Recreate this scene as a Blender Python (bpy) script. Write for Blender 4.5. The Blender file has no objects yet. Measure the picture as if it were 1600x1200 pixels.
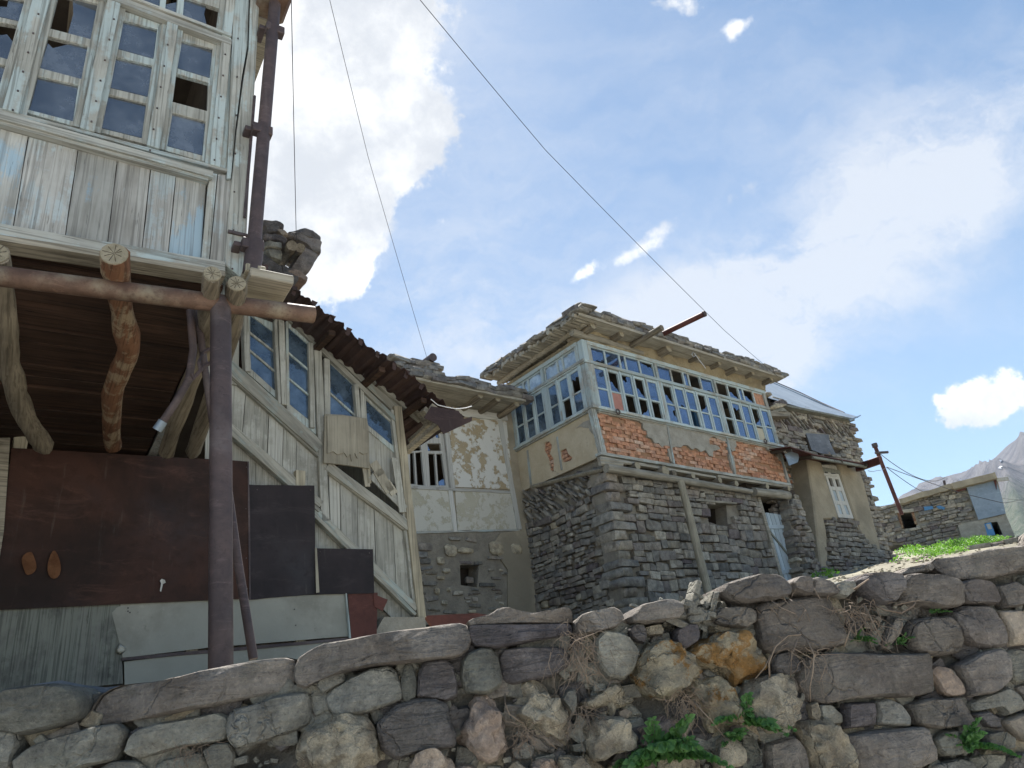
import bpy, bmesh, math, random
from math import sin, cos, pi, radians, hypot, atan2, exp
from mathutils import Vector, Matrix, noise
from mathutils.geometry import tessellate_polygon
R = random.Random(7)
S = bpy.context.scene
C = S.collection
# ------------------------------------------------------------------ camera
EYE = 1.6
FPX = 1147.0
pit, rol = radians(24.5), radians(7.3)
vF = Vector((0, cos(pit), sin(pit)))
r0 = Vector((1, 0, 0)); u0_ = Vector((0, -sin(pit), cos(pit)))
vR = cos(rol)*r0 - sin(rol)*u0_
vU = sin(rol)*r0 + cos(rol)*u0_
EYEV = Vector((0, 0, EYE))
cam = bpy.data.cameras.new('camera'); co = bpy.data.objects.new('camera', cam); C.objects.link(co)
cam.sensor_width = 36; cam.lens = 36*FPX/1600; cam.clip_start = 0.05; cam.clip_end = 20000
m = Matrix((( vR.x, vU.x, -vF.x, 0), (vR.y, vU.y, -vF.y, 0), (vR.z, vU.z, -vF.z, EYE), (0, 0, 0, 1)))
co.matrix_world = m
S.camera = co
S.render.engine = 'CYCLES'
S.view_settings.view_transform = 'Standard'; S.view_settings.look = 'None'
S.view_settings.gamma = 1; S.view_settings.use_curve_mapping = False
S.view_settings.exposure = 1.5
def ray(x, y):
    return (vF*FPX + vR*(x-800) + vU*(600-y)).normalized()
# ------------------------------------------------------------------ world
SUN_AZ, SUN_EL = radians(-8), radians(61)
SKY = 0.11
w = bpy.data.worlds.new('World'); S.world = w; w.use_nodes = True
NT = w.node_tree; NT.nodes.clear()
def N(nt, t, **kw):
    n = nt.nodes.new(t)
    for k, v in kw.items():
        if k.startswith('i_'):
            n.inputs[k[2:].replace('_', ' ')].default_value = v
        else: setattr(n, k, v)
    return n
def L(nt, a, b): nt.links.new(a, b)
def mth(nt, op, a, b=None, c=None, clamp=False):
    n = nt.nodes.new('ShaderNodeMath'); n.operation = op; n.use_clamp = clamp
    for i, v in enumerate((a, b, c)):
        if v is None: continue
        if isinstance(v, (int, float)): n.inputs[i].default_value = v
        else: nt.links.new(v, n.inputs[i])
    return n.outputs[0]
def vmth(nt, op, a, b=None, scale=None):
    n = nt.nodes.new('ShaderNodeVectorMath'); n.operation = op
    for i, v in enumerate((a, b)):
        if v is None: continue
        if isinstance(v, (tuple, list, Vector)): n.inputs[i].default_value = tuple(v)
        else: nt.links.new(v, n.inputs[i])
    if scale is not None:
        n.inputs['Scale'].default_value = scale
    return n
def smooth(nt, v, lo, hi, o0=0., o1=1.):
    n = nt.nodes.new('ShaderNodeMapRange'); n.interpolation_type = 'SMOOTHSTEP'
    nt.links.new(v, n.inputs[0]); n.inputs[1].default_value = lo; n.inputs[2].default_value = hi
    n.inputs[3].default_value = o0; n.inputs[4].default_value = o1
    return n.outputs[0]
sky = N(NT, 'ShaderNodeTexSky', sky_type='NISHITA', sun_disc=False, sun_elevation=SUN_EL,
        sun_rotation=SUN_AZ, altitude=1800, air_density=1.0, dust_density=0.7, ozone_density=1.0)
tc = N(NT, 'ShaderNodeTexCoord')
D = vmth(NT, 'NORMALIZE', tc.outputs['Generated']).outputs[0]
n1 = N(NT, 'ShaderNodeTexNoise', i_Scale=5.0, i_Detail=9.0, i_Roughness=0.62); L(NT, D, n1.inputs['Vector'])
n2 = N(NT, 'ShaderNodeTexNoise', i_Scale=19.0, i_Detail=8.0, i_Roughness=0.6); L(NT, D, n2.inputs['Vector'])
warp = vmth(NT, 'SUBTRACT', n1.outputs['Color'], (0.5, 0.5, 0.5)).outputs[0]
Dw = vmth(NT, 'ADD', D, vmth(NT, 'SCALE', warp, scale=0.16).outputs[0]).outputs[0]
def gauss(px, py, r, amp, elong=None, src=None):
    """soft blob of cloud density round a sky direction"""
    c = ray(px, py)
    v = vmth(NT, 'SUBTRACT', src if src is not None else Dw, c).outputs[0]
    rr = r/FPX*0.9
    if elong:
        ax = (ray(px+elong[0], py+elong[1]) - c).normalized()
        dt = vmth(NT, 'DOT_PRODUCT', v, ax).outputs['Value']
        l2 = vmth(NT, 'DOT_PRODUCT', v, v).outputs['Value']
        par = mth(NT, 'MULTIPLY', dt, dt)
        per = mth(NT, 'SUBTRACT', l2, par)
        q = mth(NT, 'ADD', mth(NT, 'DIVIDE', par, (rr*elong[2])**2), mth(NT, 'DIVIDE', per, rr*rr))
    else:
        l2 = vmth(NT, 'DOT_PRODUCT', v, v).outputs['Value']
        q = mth(NT, 'DIVIDE', l2, rr*rr)
    return mth(NT, 'MULTIPLY', mth(NT, 'EXPONENT', mth(NT, 'MULTIPLY', q, -1.0)), amp)
def total(lst):
    s = lst[0]
    for g in lst[1:]: s = mth(NT, 'ADD', s, g)
    return s
cum = total([gauss(500, -60, 150, 1.1), gauss(440, 90, 120, 1.1), gauss(560, 60, 110, 1.0), gauss(600, 190, 85, 1.0),
             gauss(660, 235, 42, 1.0), gauss(480, 260, 120, 1.1), gauss(430, 400, 110, 1.1), gauss(530, 370, 75, .9),
             gauss(560, 420, 40, .7), gauss(300, 250, 220, 1.0), gauss(590, 270, 45, .6),
             gauss(1550, 600, 34, 1.2), gauss(1505, 618, 26, 1.05), gauss(1600, 588, 26, 1.0), gauss(1475, 640, 20, 1.0), gauss(1445, 660, 15, .9)])
Ds = vmth(NT, 'ADD', D, vmth(NT, 'SCALE', warp, scale=0.03).outputs[0]).outputs[0]
small = total([gauss(1000, 395, 14, 1.1, (60, -30, 4.), Ds), gauss(918, 424, 12, 1.0, (30, -20, 2.6), Ds), gauss(1030, 360, 12, .9, (60, -40, 3.4), Ds), gauss(1145, 48, 16, .75, None, Ds), gauss(1160, 40, 12, .8, (30, -12, 2.), Ds),
             gauss(1060, 2, 18, .8, (60, 5, 2.4), Ds), gauss(688, 346, 12, .75, None, Ds), gauss(1160, 300, 16, .5, (60, -40, 3.), Ds)])
small = mth(NT, 'ADD', small, mth(NT, 'MULTIPLY', mth(NT, 'SUBTRACT', n5.outputs['Fac'], 0.5), 1.3)) if False else small
n5 = N(NT, 'ShaderNodeTexNoise', i_Scale=62.0, i_Detail=7.0, i_Roughness=0.62); L(NT, D, n5.inputs['Vector'])
dens = mth(NT, 'ADD', cum, mth(NT, 'MULTIPLY', mth(NT, 'SUBTRACT', n2.outputs['Fac'], 0.5), 1.25))
dens = mth(NT, 'ADD', dens, mth(NT, 'MULTIPLY', mth(NT, 'SUBTRACT', n5.outputs['Fac'], 0.5), 0.85))
small = mth(NT, 'ADD', small, mth(NT, 'MULTIPLY', mth(NT, 'SUBTRACT', n5.outputs['Fac'], 0.5), 1.5))
cmask = mth(NT, 'MAXIMUM', smooth(NT, dens, 0.38, 0.80), smooth(NT, small, 0.35, 1.1, 0, .9))
# thin high cloud
mp = N(NT, 'ShaderNodeMapping'); mp.inputs['Scale'].default_value = (1.0, 3.2, 3.2)
mp.inputs['Rotation'].default_value = (0.2, 0.75, -0.5); L(NT, Dw, mp.inputs['Vector'])
n3 = N(NT, 'ShaderNodeTexNoise', i_Scale=3.2, i_Detail=10.0, i_Roughness=0.66); L(NT, mp.outputs[0], n3.inputs['Vector'])
thin = total([gauss(1300, 390, 115, 1.0, (60, -42, 3.0)), gauss(1160, 500, 100, .85, (60, -34, 2.2)), gauss(1480, 300, 110, .55, (60, -40, 2.2)), gauss(1000, 560, 130, .6, (60, -8, 1.8)),
              gauss(700, 520, 160, .75, (60, 10, 1.6)), gauss(640, 120, 170, .5), gauss(860, 320, 120, .35, (60, -25, 2.0)), gauss(1210, 590, 70, .8), gauss(1150, 150, 120, .28, (60, 12, 3.))])
el = N(NT, 'ShaderNodeSeparateXYZ'); L(NT, D, el.inputs[0])
low = smooth(NT, el.outputs['Z'], 0.0, 0.75, 0.30, 0.0)
glob = smooth(NT, n3.outputs['Fac'], 0.45, 0.85, 0.0, 0.16)
tmask = mth(NT, 'ADD', mth(NT, 'MULTIPLY', thin, smooth(NT, n3.outputs['Fac'], 0.26, 0.66, .12, 1.)), glob)
tmask = mth(NT, 'ADD', tmask, low, clamp=True)
tmask = mth(NT, 'MULTIPLY', tmask, 0.85)
bgs = N(NT, 'ShaderNodeBackground'); bgs.inputs['Strength'].default_value = SKY
hs = N(NT, 'ShaderNodeMixRGB', blend_type='MULTIPLY'); hs.inputs[0].default_value = 1.0
hs.inputs[2].default_value = (.60, .635, .585, 1); L(NT, sky.outputs[0], hs.inputs[1])
m1 = N(NT, 'ShaderNodeMixRGB'); L(NT, tmask, m1.inputs[0]); L(NT, hs.outputs[0], m1.inputs[1])
m1.inputs[2].default_value = (2.85, 2.95, 3.12, 1)
shade = smooth(NT, n1.outputs['Fac'], 0.38, 0.66)
cc = N(NT, 'ShaderNodeMixRGB'); L(NT, shade, cc.inputs[0]); cc.inputs[1].default_value = (2.55, 2.65, 2.8, 1); cc.inputs[2].default_value = (4.4, 4.35, 4.25, 1)
m2 = N(NT, 'ShaderNodeMixRGB'); L(NT, cmask, m2.inputs[0]); L(NT, m1.outputs[0], m2.inputs[1]); L(NT, cc.outputs[0], m2.inputs[2])
L(NT, m2.outputs[0], bgs.inputs['Color'])
wo = N(NT, 'ShaderNodeOutputWorld'); L(NT, bgs.outputs[0], wo.inputs['Surface'])
# ------------------------------------------------------------------ sun
sl = bpy.data.lights.new('sun', 'SUN'); sl.energy = 4.9; sl.angle = radians(0.5); sl.color = (1, .97, .92)
so = bpy.data.objects.new('sun', sl); C.objects.link(so)
sd = Vector((sin(SUN_AZ)*cos(SUN_EL), cos(SUN_AZ)*cos(SUN_EL), sin(SUN_EL)))
so.rotation_euler = (-sd).to_track_quat('-Z', 'Y').to_euler(); so.location = sd*30

# ------------------------------------------------------------------ helpers
class Face:
    """a building's own frame: x along the front, y into the building, z up"""
    def __init__(s, az, d, u0=0., zb=0.):
        a = radians(az)
        s.A = Vector((sin(a), cos(a), 0)); s.Nn = Vector((-cos(a), sin(a), 0))
        s.o = s.Nn*d + s.A*u0 + Vector((0, 0, zb)); s.rot = pi/2 - a
    def loc(s, wv):
        v = wv - s.o
        return Vector((v.dot(s.A), v.dot(s.Nn), v.z))
    def wor(s, l): return s.o + s.A*l[0] + s.Nn*l[1] + Vector((0, 0, l[2]))
    def P(s, px, py, y=0.):
        d = ray(px, py); e = s.loc(EYEV); ln = Vector((d.dot(s.A), d.dot(s.Nn), d.z))
        t = (y - e.y)/ln.y
        return e + ln*t
    def X(s, px, py, x=0.):
        d = ray(px, py); e = s.loc(EYEV); ln = Vector((d.dot(s.A), d.dot(s.Nn), d.z))
        t = (x - e.x)/ln.x
        return e + ln*t
    def xz(s, pts, y=0.):
        r = []
        for p in pts:
            q = s.P(p[0], p[1], y); r.append((q.x, q.z))
        return r
def thing(name, label, cat, face, group=None):
    o = bpy.data.objects.new(name, None); C.objects.link(o); o.empty_display_size = .2
    o.location = face.o; o.rotation_euler = (0, 0, face.rot)
    o['label'] = label; o['category'] = cat
    if group: o['group'] = group
    o.rotation_euler = (0, 0, face.rot)
    return o
ID = Matrix.Identity(4)
class MB:
    def __init__(s, M=None): s.v = []; s.f = []; s.M = M or ID
    def add(s, vs, fs):
        k = len(s.v)
        s.v += [tuple(s.M @ Vector(v)) for v in vs]; s.f += [tuple(i+k for i in f) for f in fs]; return s
    def prism(s, pts, y0, y1, holes=()):
        loops = [list(pts)] + [list(h) for h in holes]
        tri = tessellate_polygon([[Vector((p[0], p[1], 0)) for p in l] for l in loops])
        flat = [p for l in loops for p in l]; n = len(flat)
        vs = [(p[0], y0, p[1]) for p in flat] + [(p[0], y1, p[1]) for p in flat]
        fs = [tuple(t) for t in tri] + [tuple(i+n for i in reversed(t)) for t in tri]
        k = 0
        for l in loops:
            for i in range(len(l)):
                a, b = k+i, k+(i+1) % len(l)
                fs.append((a, b, b+n, a+n))
            k += len(l)
        return s.add(vs, fs)
    def box(s, x0, x1, y0, y1, z0, z1):
        return s.add([(x, y, z) for x in (x0, x1) for y in (y0, y1) for z in (z0, z1)],
                     [(0, 1, 3, 2), (4, 6, 7, 5), (0, 4, 5, 1), (2, 3, 7, 6), (0, 2, 6, 4), (1, 5, 7, 3)])
    def bar(s, a, b, w, y0, y1, w2=None, jit=0.0):
        """straight board in the facade plane from a to b (x,z)"""
        a = Vector(a[:2]) if len(a) == 2 else Vector((a[0], a[2])); b = Vector(b[:2]) if len(b) == 2 else Vector((b[0], b[2]))
        d = (b-a).normalized(); n = Vector((-d.y, d.x)); w2 = w2 or w
        k = max(2, int((b-a).length/.18)) if jit else 1
        up = []; dn = []
        for i in range(k+1):
            p = a.lerp(b, i/k); ww = (w*(1-i/k)+w2*i/k)/2
            up.append(tuple(p + n*(ww+R.uniform(-jit, jit)))); dn.append(tuple(p - n*(ww+R.uniform(-jit, jit))))
        return s.prism(up + dn[::-1], y0, y1)
    def beam(s, p, q, w, h):
        p, q = Vector(p), Vector(q); d = (q-p).normalized()
        up = Vector((0, 0, 1)) if abs(d.z) < .9 else Vector((1, 0, 0))
        sd = d.cross(up).normalized(); up = sd.cross(d)
        vs = [c + sd*sx*w/2 + up*sz*h/2 for c in (p, q) for sx in (-1, 1) for sz in (-1, 1)]
        return s.add(vs, [(0, 1, 3, 2), (4, 6, 7, 5), (0, 4, 5, 1), (2, 3, 7, 6), (0, 2, 6, 4), (1, 5, 7, 3)])
    def tube(s, pts, rad, n=10, jit=0.0, caps=True):
        pts = [Vector(p) for p in pts]; vs = []; fs = []
        up = Vector((0.13, .21, 1)).normalized(); ph = R.uniform(0, 50)
        for i, p in enumerate(pts):
            t = (pts[min(i+1, len(pts)-1)] - pts[max(i-1, 0)]).normalized()
            if abs(t.dot(up)) > .95: up = Vector((1, .2, .1)).normalized()
            a = t.cross(up).normalized(); b = t.cross(a)
            r = rad[i] if isinstance(rad, (list, tuple)) else rad
            for k in range(n):
                g = 2*pi*k/n
                rr = r*(1+jit*noise.noise(Vector((ph+cos(g)*1.2, sin(g)*1.2, i*.55))))
                vs.append(p + a*cos(g)*rr + b*sin(g)*rr)
        for i in range(len(pts)-1):
            for k in range(n):
                fs.append((i*n+k, i*n+(k+1) % n, (i+1)*n+(k+1) % n, (i+1)*n+k))
        if caps:
            fs.append(tuple(range(n))[::-1]); fs.append(tuple(range((len(pts)-1)*n, len(pts)*n)))
        return s.add(vs, fs)
    def build(s, name, mat, parent=None, smooth_=False, bevel=0, kind=None, label=None, M=None):
        me = bpy.data.meshes.new(name); me.from_pydata(s.v, [], s.f)
        bm = bmesh.new(); bm.from_mesh(me); bmesh.ops.recalc_face_normals(bm, faces=bm.faces)
        if bevel:
            es = [e for e in bm.edges if len(e.link_faces) == 2 and e.calc_face_angle(0) > .5]
            bmesh.ops.bevel(bm, geom=es, offset=bevel, segments=1, affect='EDGES', clamp_overlap=True)
        bm.to_mesh(me); bm.free()
        if smooth_:
            me.shade_smooth() if smooth_ is True else None
            if smooth_ != True:
                me.shade_smooth(); 
                try: me.set_sharp_from_angle(angle=smooth_)
                except Exception: pass
        me.materials.append(mat)
        o = bpy.data.objects.new(name, me); C.objects.link(o)
        if parent: o.parent = parent
        if M is not None: o.matrix_basis = M
        if kind: o['kind'] = kind
        if label: o['label'] = label
        return o
# ------------------------------------------------------------------ materials
def newmat(name):
    m = bpy.data.materials.new(name); m.use_nodes = True; nt = m.node_tree; nt.nodes.clear()
    o = N(nt, 'ShaderNodeOutputMaterial'); b = N(nt, 'ShaderNodeBsdfPrincipled'); L(nt, b.outputs[0], o.inputs[0])
    return m, nt, b, o
def coords(nt, scale=(1, 1, 1), rot=(0, 0, 0), rnd=True):
    t = N(nt, 'ShaderNodeTexCoord'); mp = N(nt, 'ShaderNodeMapping'); L(nt, t.outputs['Object'], mp.inputs[0])
    mp.inputs['Scale'].default_value = scale; mp.inputs['Rotation'].default_value = rot
    if rnd:
        oi = N(nt, 'ShaderNodeObjectInfo'); v = vmth(nt, 'SCALE', (31.0, 17.0, 23.0)); 
        L(nt, oi.outputs['Random'], v.inputs['Scale'])
        L(nt, v.outputs[0], mp.inputs['Location'])
    return mp.outputs[0]
def tex(nt, vec, scale, detail=5., rough=.6, dist=0.):
    n = N(nt, 'ShaderNodeTexNoise', i_Scale=scale, i_Detail=detail, i_Roughness=rough, i_Distortion=dist); L(nt, vec, n.inputs['Vector']); return n.outputs['Fac']
def mixc(nt, f, a, b, mode='MIX'):
    n = N(nt, 'ShaderNodeMixRGB', blend_type=mode)
    if isinstance(f, (int, float)): n.inputs[0].default_value = f
    else: L(nt, f, n.inputs[0])
    for i, c in ((1, a), (2, b)):
        if isinstance(c, tuple): n.inputs[i].default_value = (*c, 1) if len(c) == 3 else c
        else: L(nt, c, n.inputs[i])
    return n.outputs[0]
def bump(nt, b, h, strength=.5, dist=.02):
    n = N(nt, 'ShaderNodeBump'); n.inputs['Strength'].default_value = strength; n.inputs['Distance'].default_value = dist
    L(nt, h, n.inputs['Height']); L(nt, n.outputs[0], b.inputs['Normal'])
def ramp(nt, f, stops, const=False):
    n = N(nt, 'ShaderNodeValToRGB'); e = n.color_ramp.elements
    if const: n.color_ramp.interpolation = 'CONSTANT'
    while len(e) < len(stops): e.new(.5)
    for i, (p, c) in enumerate(stops): e[i].position = p; e[i].color = (*c, 1)
    L(nt, f, n.inputs[0]); return n.outputs[0]
def rnd_out(nt, island=False):
    if island: return N(nt, 'ShaderNodeNewGeometry').outputs['Random Per Island']
    return N(nt, 'ShaderNodeObjectInfo').outputs['Random']
def wood(name, c1, c2, axis='z', paint=None, pamt=.5, crack=.35, rotang=0., rough=.8, tone=.25, pscale=2.2):
    m, nt, b, o = newmat(name)
    sc = {'z': (26, 26, 1.6), 'x': (1.6, 26, 26), 'y': (26, 1.6, 26)}[axis]
    if rotang:
        # grain along a board that slopes: turn first, then stretch
        t = N(nt, 'ShaderNodeTexCoord'); r_ = N(nt, 'ShaderNodeMapping'); L(nt, t.outputs['Object'], r_.inputs[0]); r_.inputs['Rotation'].default_value = (0, rotang, 0)
        s_ = N(nt, 'ShaderNodeMapping'); L(nt, r_.outputs[0], s_.inputs[0]); s_.inputs['Scale'].default_value = sc; vec = s_.outputs[0]
    else: vec = coords(nt, sc)
    v2 = coords(nt, (1, 1, 1))
    g = tex(nt, vec, 1.0, 6, .65, .6); k = tex(nt, vec, 2.6, 4, .7); big = tex(nt, v2, 3.0, 4, .6)
    f = smooth(nt, g, .3, .72)
    col = mixc(nt, f, c1, c2)
    col = mixc(nt, smooth(nt, big, .35, .75, 0, .55), col, tuple(x*1.35 for x in c1))
    if paint:
        pm = tex(nt, v2, pscale, 8, .7); pm = mth(nt, 'ADD', pm, mth(nt, 'MULTIPLY', mth(nt, 'SUBTRACT', g, .5), .45))
        col = mixc(nt, smooth(nt, pm, .62-pamt*.35, .70-pamt*.30, 0, .82), col, paint)
    wv = coords(nt, {'z': (60, 60, 1.1), 'x': (1.1, 60, 60), 'y': (60, 1.1, 60)}[axis]) if not rotang else vec
    fine = tex(nt, wv, 1.3, 3, .6); col = mixc(nt, smooth(nt, fine, .38, .52, min(.5, crack*1.5), 0), col, tuple(x*.45 for x in c2))
    cr = smooth(nt, k, .30, .37, 1.0, 0.0)
    col = mixc(nt, mth(nt, 'MULTIPLY', cr, crack*1.6, clamp=True), col, tuple(x*.25 for x in c2))
    r_ = rnd_out(nt); col = mixc(nt, 1.0, col, ramp(nt, r_, [(0, (1-tone,)*3), (1, (1+tone*.3,)*3)]), 'MULTIPLY')
    L(nt, col, b.inputs['Base Color']); b.inputs['Roughness'].default_value = rough; b.inputs['Specular IOR Level'].default_value = .25
    bump(nt, b, mth(nt, 'SUBTRACT', g, mth(nt, 'MULTIPLY', cr, .9)), .55, .006)
    return m
def stone(name, cols, island=False, sc=6., bs=.5, bd=.02, lichen=None, lamt=.4, const=False, strata=0., coord_scale=1.):
    """rock: colour by piece, mottled, with cracks in the relief"""
    m, nt, b, o = newmat(name)
    if coord_scale == 'gen':
        geo = N(nt, 'ShaderNodeNewGeometry'); oi = N(nt, 'ShaderNodeObjectInfo')
        ad = vmth(nt, 'ADD', geo.outputs['Position'], (0, 0, 0)); vec = ad.outputs[0]
    else: vec = coords(nt, (1, 1, 1))
    a = tex(nt, vec, sc, 8, .68, .3); c = tex(nt, vec, sc*4.5, 6, .7); g = tex(nt, vec, sc*.35, 3, .5)
    base = ramp(nt, rnd_out(nt, island), [(i/max(1, len(cols)-(0 if const else 1)), c_) for i, c_ in enumerate(cols)], const)
    dark = mixc(nt, 1.0, base, (.52, .50, .49), 'MULTIPLY'); light = mixc(nt, 1.0, base, (1.35, 1.32, 1.25), 'MULTIPLY')
    col = mixc(nt, smooth(nt, a, .3, .7), dark, light)
    col = mixc(nt, smooth(nt, c, .55, .75, 0, .5), col, mixc(nt, 1.0, base, (1.6, 1.55, 1.45), 'MULTIPLY'))
    col = mixc(nt, smooth(nt, c, .27, .40, .55, 0), col, tuple(.3*x for x in cols[0]))
    col = mixc(nt, smooth(nt, g, .5, .7, 0, .2), col, (.28, .25, .19))
    if lichen:
        lm = tex(nt, vec, sc*.8, 9, .75); col = mixc(nt, smooth(nt, lm, .62-lamt*.3, .68-lamt*.3, 0, .9), col, mixc(nt, c, lichen, tuple(x*.55 for x in lichen)))
    L(nt, col, b.inputs['Base Color']); b.inputs['Roughness'].default_value = .88; b.inputs['Specular IOR Level'].default_value = .25
    f3 = tex(nt, vec, sc*14, 5, .75)
    col = mixc(nt, smooth(nt, f3, .50, .68, 0, .55), col, mixc(nt, 1.0, col, (1.7, 1.65, 1.55), 'MULTIPLY')); col = mixc(nt, smooth(nt, f3, .32, .46, .6, 0), col, mixc(nt, 1.0, col, (.42, .41, .40), 'MULTIPLY'))
    q2 = tex(nt, vec, sc*1.1, 6, .7); col = mixc(nt, smooth(nt, q2, .52, .62, 0, .35), col, mixc(nt, 1.0, base, (.95, .84, .72), 'MULTIPLY')); col = mixc(nt, smooth(nt, q2, .36, .44, .35, 0), col, mixc(nt, 1.0, base, (.62, .66, .60), 'MULTIPLY'))
    L(nt, col, b.inputs['Base Color'])
    h = mth(nt, 'ADD', mth(nt, 'ADD', a, mth(nt, 'MULTIPLY', c, .6)), mth(nt, 'MULTIPLY', f3, .22))
    if strata:
        vs_ = N(nt, 'ShaderNodeMapping'); L(nt, vec, vs_.inputs[0]); vs_.inputs['Scale'].default_value = (1, 1, 9)
        st = tex(nt, vs_.outputs[0], 3.2, 5, .7, 1.2); h = mth(nt, 'ADD', h, mth(nt, 'MULTIPLY', smooth(nt, st, .45, .55), strata))
    vo = N(nt, 'ShaderNodeTexVoronoi', feature='DISTANCE_TO_EDGE'); vo.inputs['Scale'].default_value = sc*.9
    dv = vmth(nt, 'ADD', vec, None); dn = N(nt, 'ShaderNodeTexNoise', i_Scale=sc*2., i_Detail=4.); L(nt, vec, dn.inputs['Vector'])
    sc_ = vmth(nt, 'SCALE', dn.outputs['Color'], scale=.35/sc*2); L(nt, sc_.outputs[0], dv.inputs[1]); L(nt, dv.outputs[0], vo.inputs['Vector'])
    ck = smooth(nt, vo.outputs['Distance'], 0, .03, -.35, 0)
    h = mth(nt, 'ADD', h, mth(nt, 'MULTIPLY', ck, smooth(nt, g, .42, .6)))
    bump(nt, b, h, bs, bd)
    return m
def plaster(name, c1, c2, sc=3., peel=None, pa=.5, bs=.5, bd=.015, c3=None, crack=0.):
    m, nt, b, o = newmat(name); vec = coords(nt, rnd=False)
    a = tex(nt, vec, sc, 8, .65, .2); c = tex(nt, vec, sc*7, 6, .7); g = tex(nt, vec, sc*.4, 3, .5)
    col = mixc(nt, smooth(nt, a, .3, .7), c1, c2)
    col = mixc(nt, smooth(nt, c, .55, .8, 0, .4), col, tuple(min(.9, x*1.5) for x in c2))
    col = mixc(nt, smooth(nt, c, .25, .42, .5, 0), col, tuple(x*.45 for x in c1))
    h = mth(nt, 'ADD', a, mth(nt, 'MULTIPLY', c, .5))
    if c3: col = mixc(nt, smooth(nt, g, .48, .62, 0, .7), col, c3)
    if peel:
        pm = mth(nt, 'ADD', tex(nt, vec, sc*1.3, 10, .78), mth(nt, 'MULTIPLY', g, .25))
        k = smooth(nt, pm, .80-pa*.35, .82-pa*.35)
        col = mixc(nt, k, col, peel); h = mth(nt, 'ADD', h, mth(nt, 'MULTIPLY', k, .5))
    vo = N(nt, 'ShaderNodeTexVoronoi', feature='DISTANCE_TO_EDGE'); vo.inputs['Scale'].default_value = sc*.8
    dn = N(nt, 'ShaderNodeTexNoise', i_Scale=sc*2., i_Detail=5.); L(nt, vec, dn.inputs['Vector'])
    av = vmth(nt, 'ADD', vec, None); s_ = vmth(nt, 'SCALE', dn.outputs['Color'], scale=.25); L(nt, s_.outputs[0], av.inputs[1]); L(nt, av.outputs[0], vo.inputs['Vector'])
    ck = smooth(nt, vo.outputs['Distance'], 0, .010, 1, 0); ck = mth(nt, 'MULTIPLY', ck, smooth(nt, a, .55, .68, 0, crack))
    col = mixc(nt, mth(nt, 'MULTIPLY', ck, .7), col, tuple(x*.3 for x in c1)); h = mth(nt, 'SUBTRACT', h, ck)
    L(nt, col, b.inputs['Base Color']); b.inputs['Roughness'].default_value = .95; b.inputs['Specular IOR Level'].default_value = .15
    bump(nt, b, h, bs, bd); return m
def metal(name, c1, c2, c3=None, rough=.55, met=.25, sc=3., bs=.15, streak=(.3, .28, .24), sa=.12):
    m, nt, b, o = newmat(name); vec = coords(nt)
    a = tex(nt, vec, sc, 8, .65, .4); c = tex(nt, vec, sc*8, 6, .7); v2 = coords(nt, (9, 9, 1.2)); st = tex(nt, v2, 2., 5, .6)
    col = mixc(nt, smooth(nt, a, .35, .68), c1, c2)
    if c3: col = mixc(nt, smooth(nt, tex(nt, vec, sc*.5, 6, .6), .5, .7, 0, .8), col, c3)
    col = mixc(nt, smooth(nt, st, .60, .78, 0, sa), col, streak)
    vv = coords(nt, (1., 1., 3.5)); col = mixc(nt, smooth(nt, tex(nt, vv, sc*1.3, 9, .75, 1.), .52, .72, 0, .45), col, tuple(min(.8, x*2.1+.01) for x in c2))
    col = mixc(nt, smooth(nt, tex(nt, vec, sc*2.5, 9, .8), .60, .66, 0, .5), col, tuple(x*.55 for x in c1))
    col = mixc(nt, smooth(nt, c, .3, .5, .35, 0), col, tuple(x*.5 for x in c1))
    L(nt, col, b.inputs['Base Color']); b.inputs['Metallic'].default_value = met; b.inputs['Specular IOR Level'].default_value = .3; b.inputs['Roughness'].default_value = rough
    bump(nt, b, mth(nt, 'ADD', c, a), bs, .006); return m
def glass(name, tint, refl=.34, see=.35, gc=(.9, .95, 1)):
    m, nt, b, o = newmat(name); nt.nodes.remove(b); vec = coords(nt)
    a = tex(nt, vec, 3., 7, .7); g = tex(nt, vec, 14., 5, .7)
    gl = N(nt, 'ShaderNodeBsdfGlossy'); gl.inputs['Roughness'].default_value = .06; gl.inputs['Color'].default_value = (*gc, 1)
    bn = N(nt, 'ShaderNodeBump'); bn.inputs['Strength'].default_value = .12; bn.inputs['Distance'].default_value = .02; L(nt, tex(nt, vec, 1.6, 2, .5), bn.inputs['Height']); L(nt, bn.outputs[0], gl.inputs['Normal'])
    df = N(nt, 'ShaderNodeBsdfDiffuse'); L(nt, mixc(nt, smooth(nt, a, .35, .75), tint, tuple(min(.8, x*2.6+.03) for x in tint)), df.inputs['Color'])
    tr = N(nt, 'ShaderNodeBsdfTransparent')
    x1 = N(nt, 'ShaderNodeMixShader'); L(nt, smooth(nt, mth(nt, 'ADD', mth(nt, 'MULTIPLY', a, .7), mth(nt, 'MULTIPLY', g, .3)), .3, .75, 1-see-.1, 1-see+.2), x1.inputs[0]); L(nt, tr.outputs[0], x1.inputs[1]); L(nt, df.outputs[0], x1.inputs[2])
    fr = N(nt, 'ShaderNodeFresnel'); fr.inputs['IOR'].default_value = 1.6
    k = mth(nt, 'ADD', mth(nt, 'MULTIPLY', fr.outputs[0], .9), refl-.08, clamp=True)
    x2 = N(nt, 'ShaderNodeMixShader'); L(nt, k, x2.inputs[0]); L(nt, x1.outputs[0], x2.inputs[1]); L(nt, gl.outputs[0], x2.inputs[2])
    L(nt, x2.outputs[0], o.inputs[0]); return m
WG1, WG2 = (.33, .31, .26), (.20, .185, .15)
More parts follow.
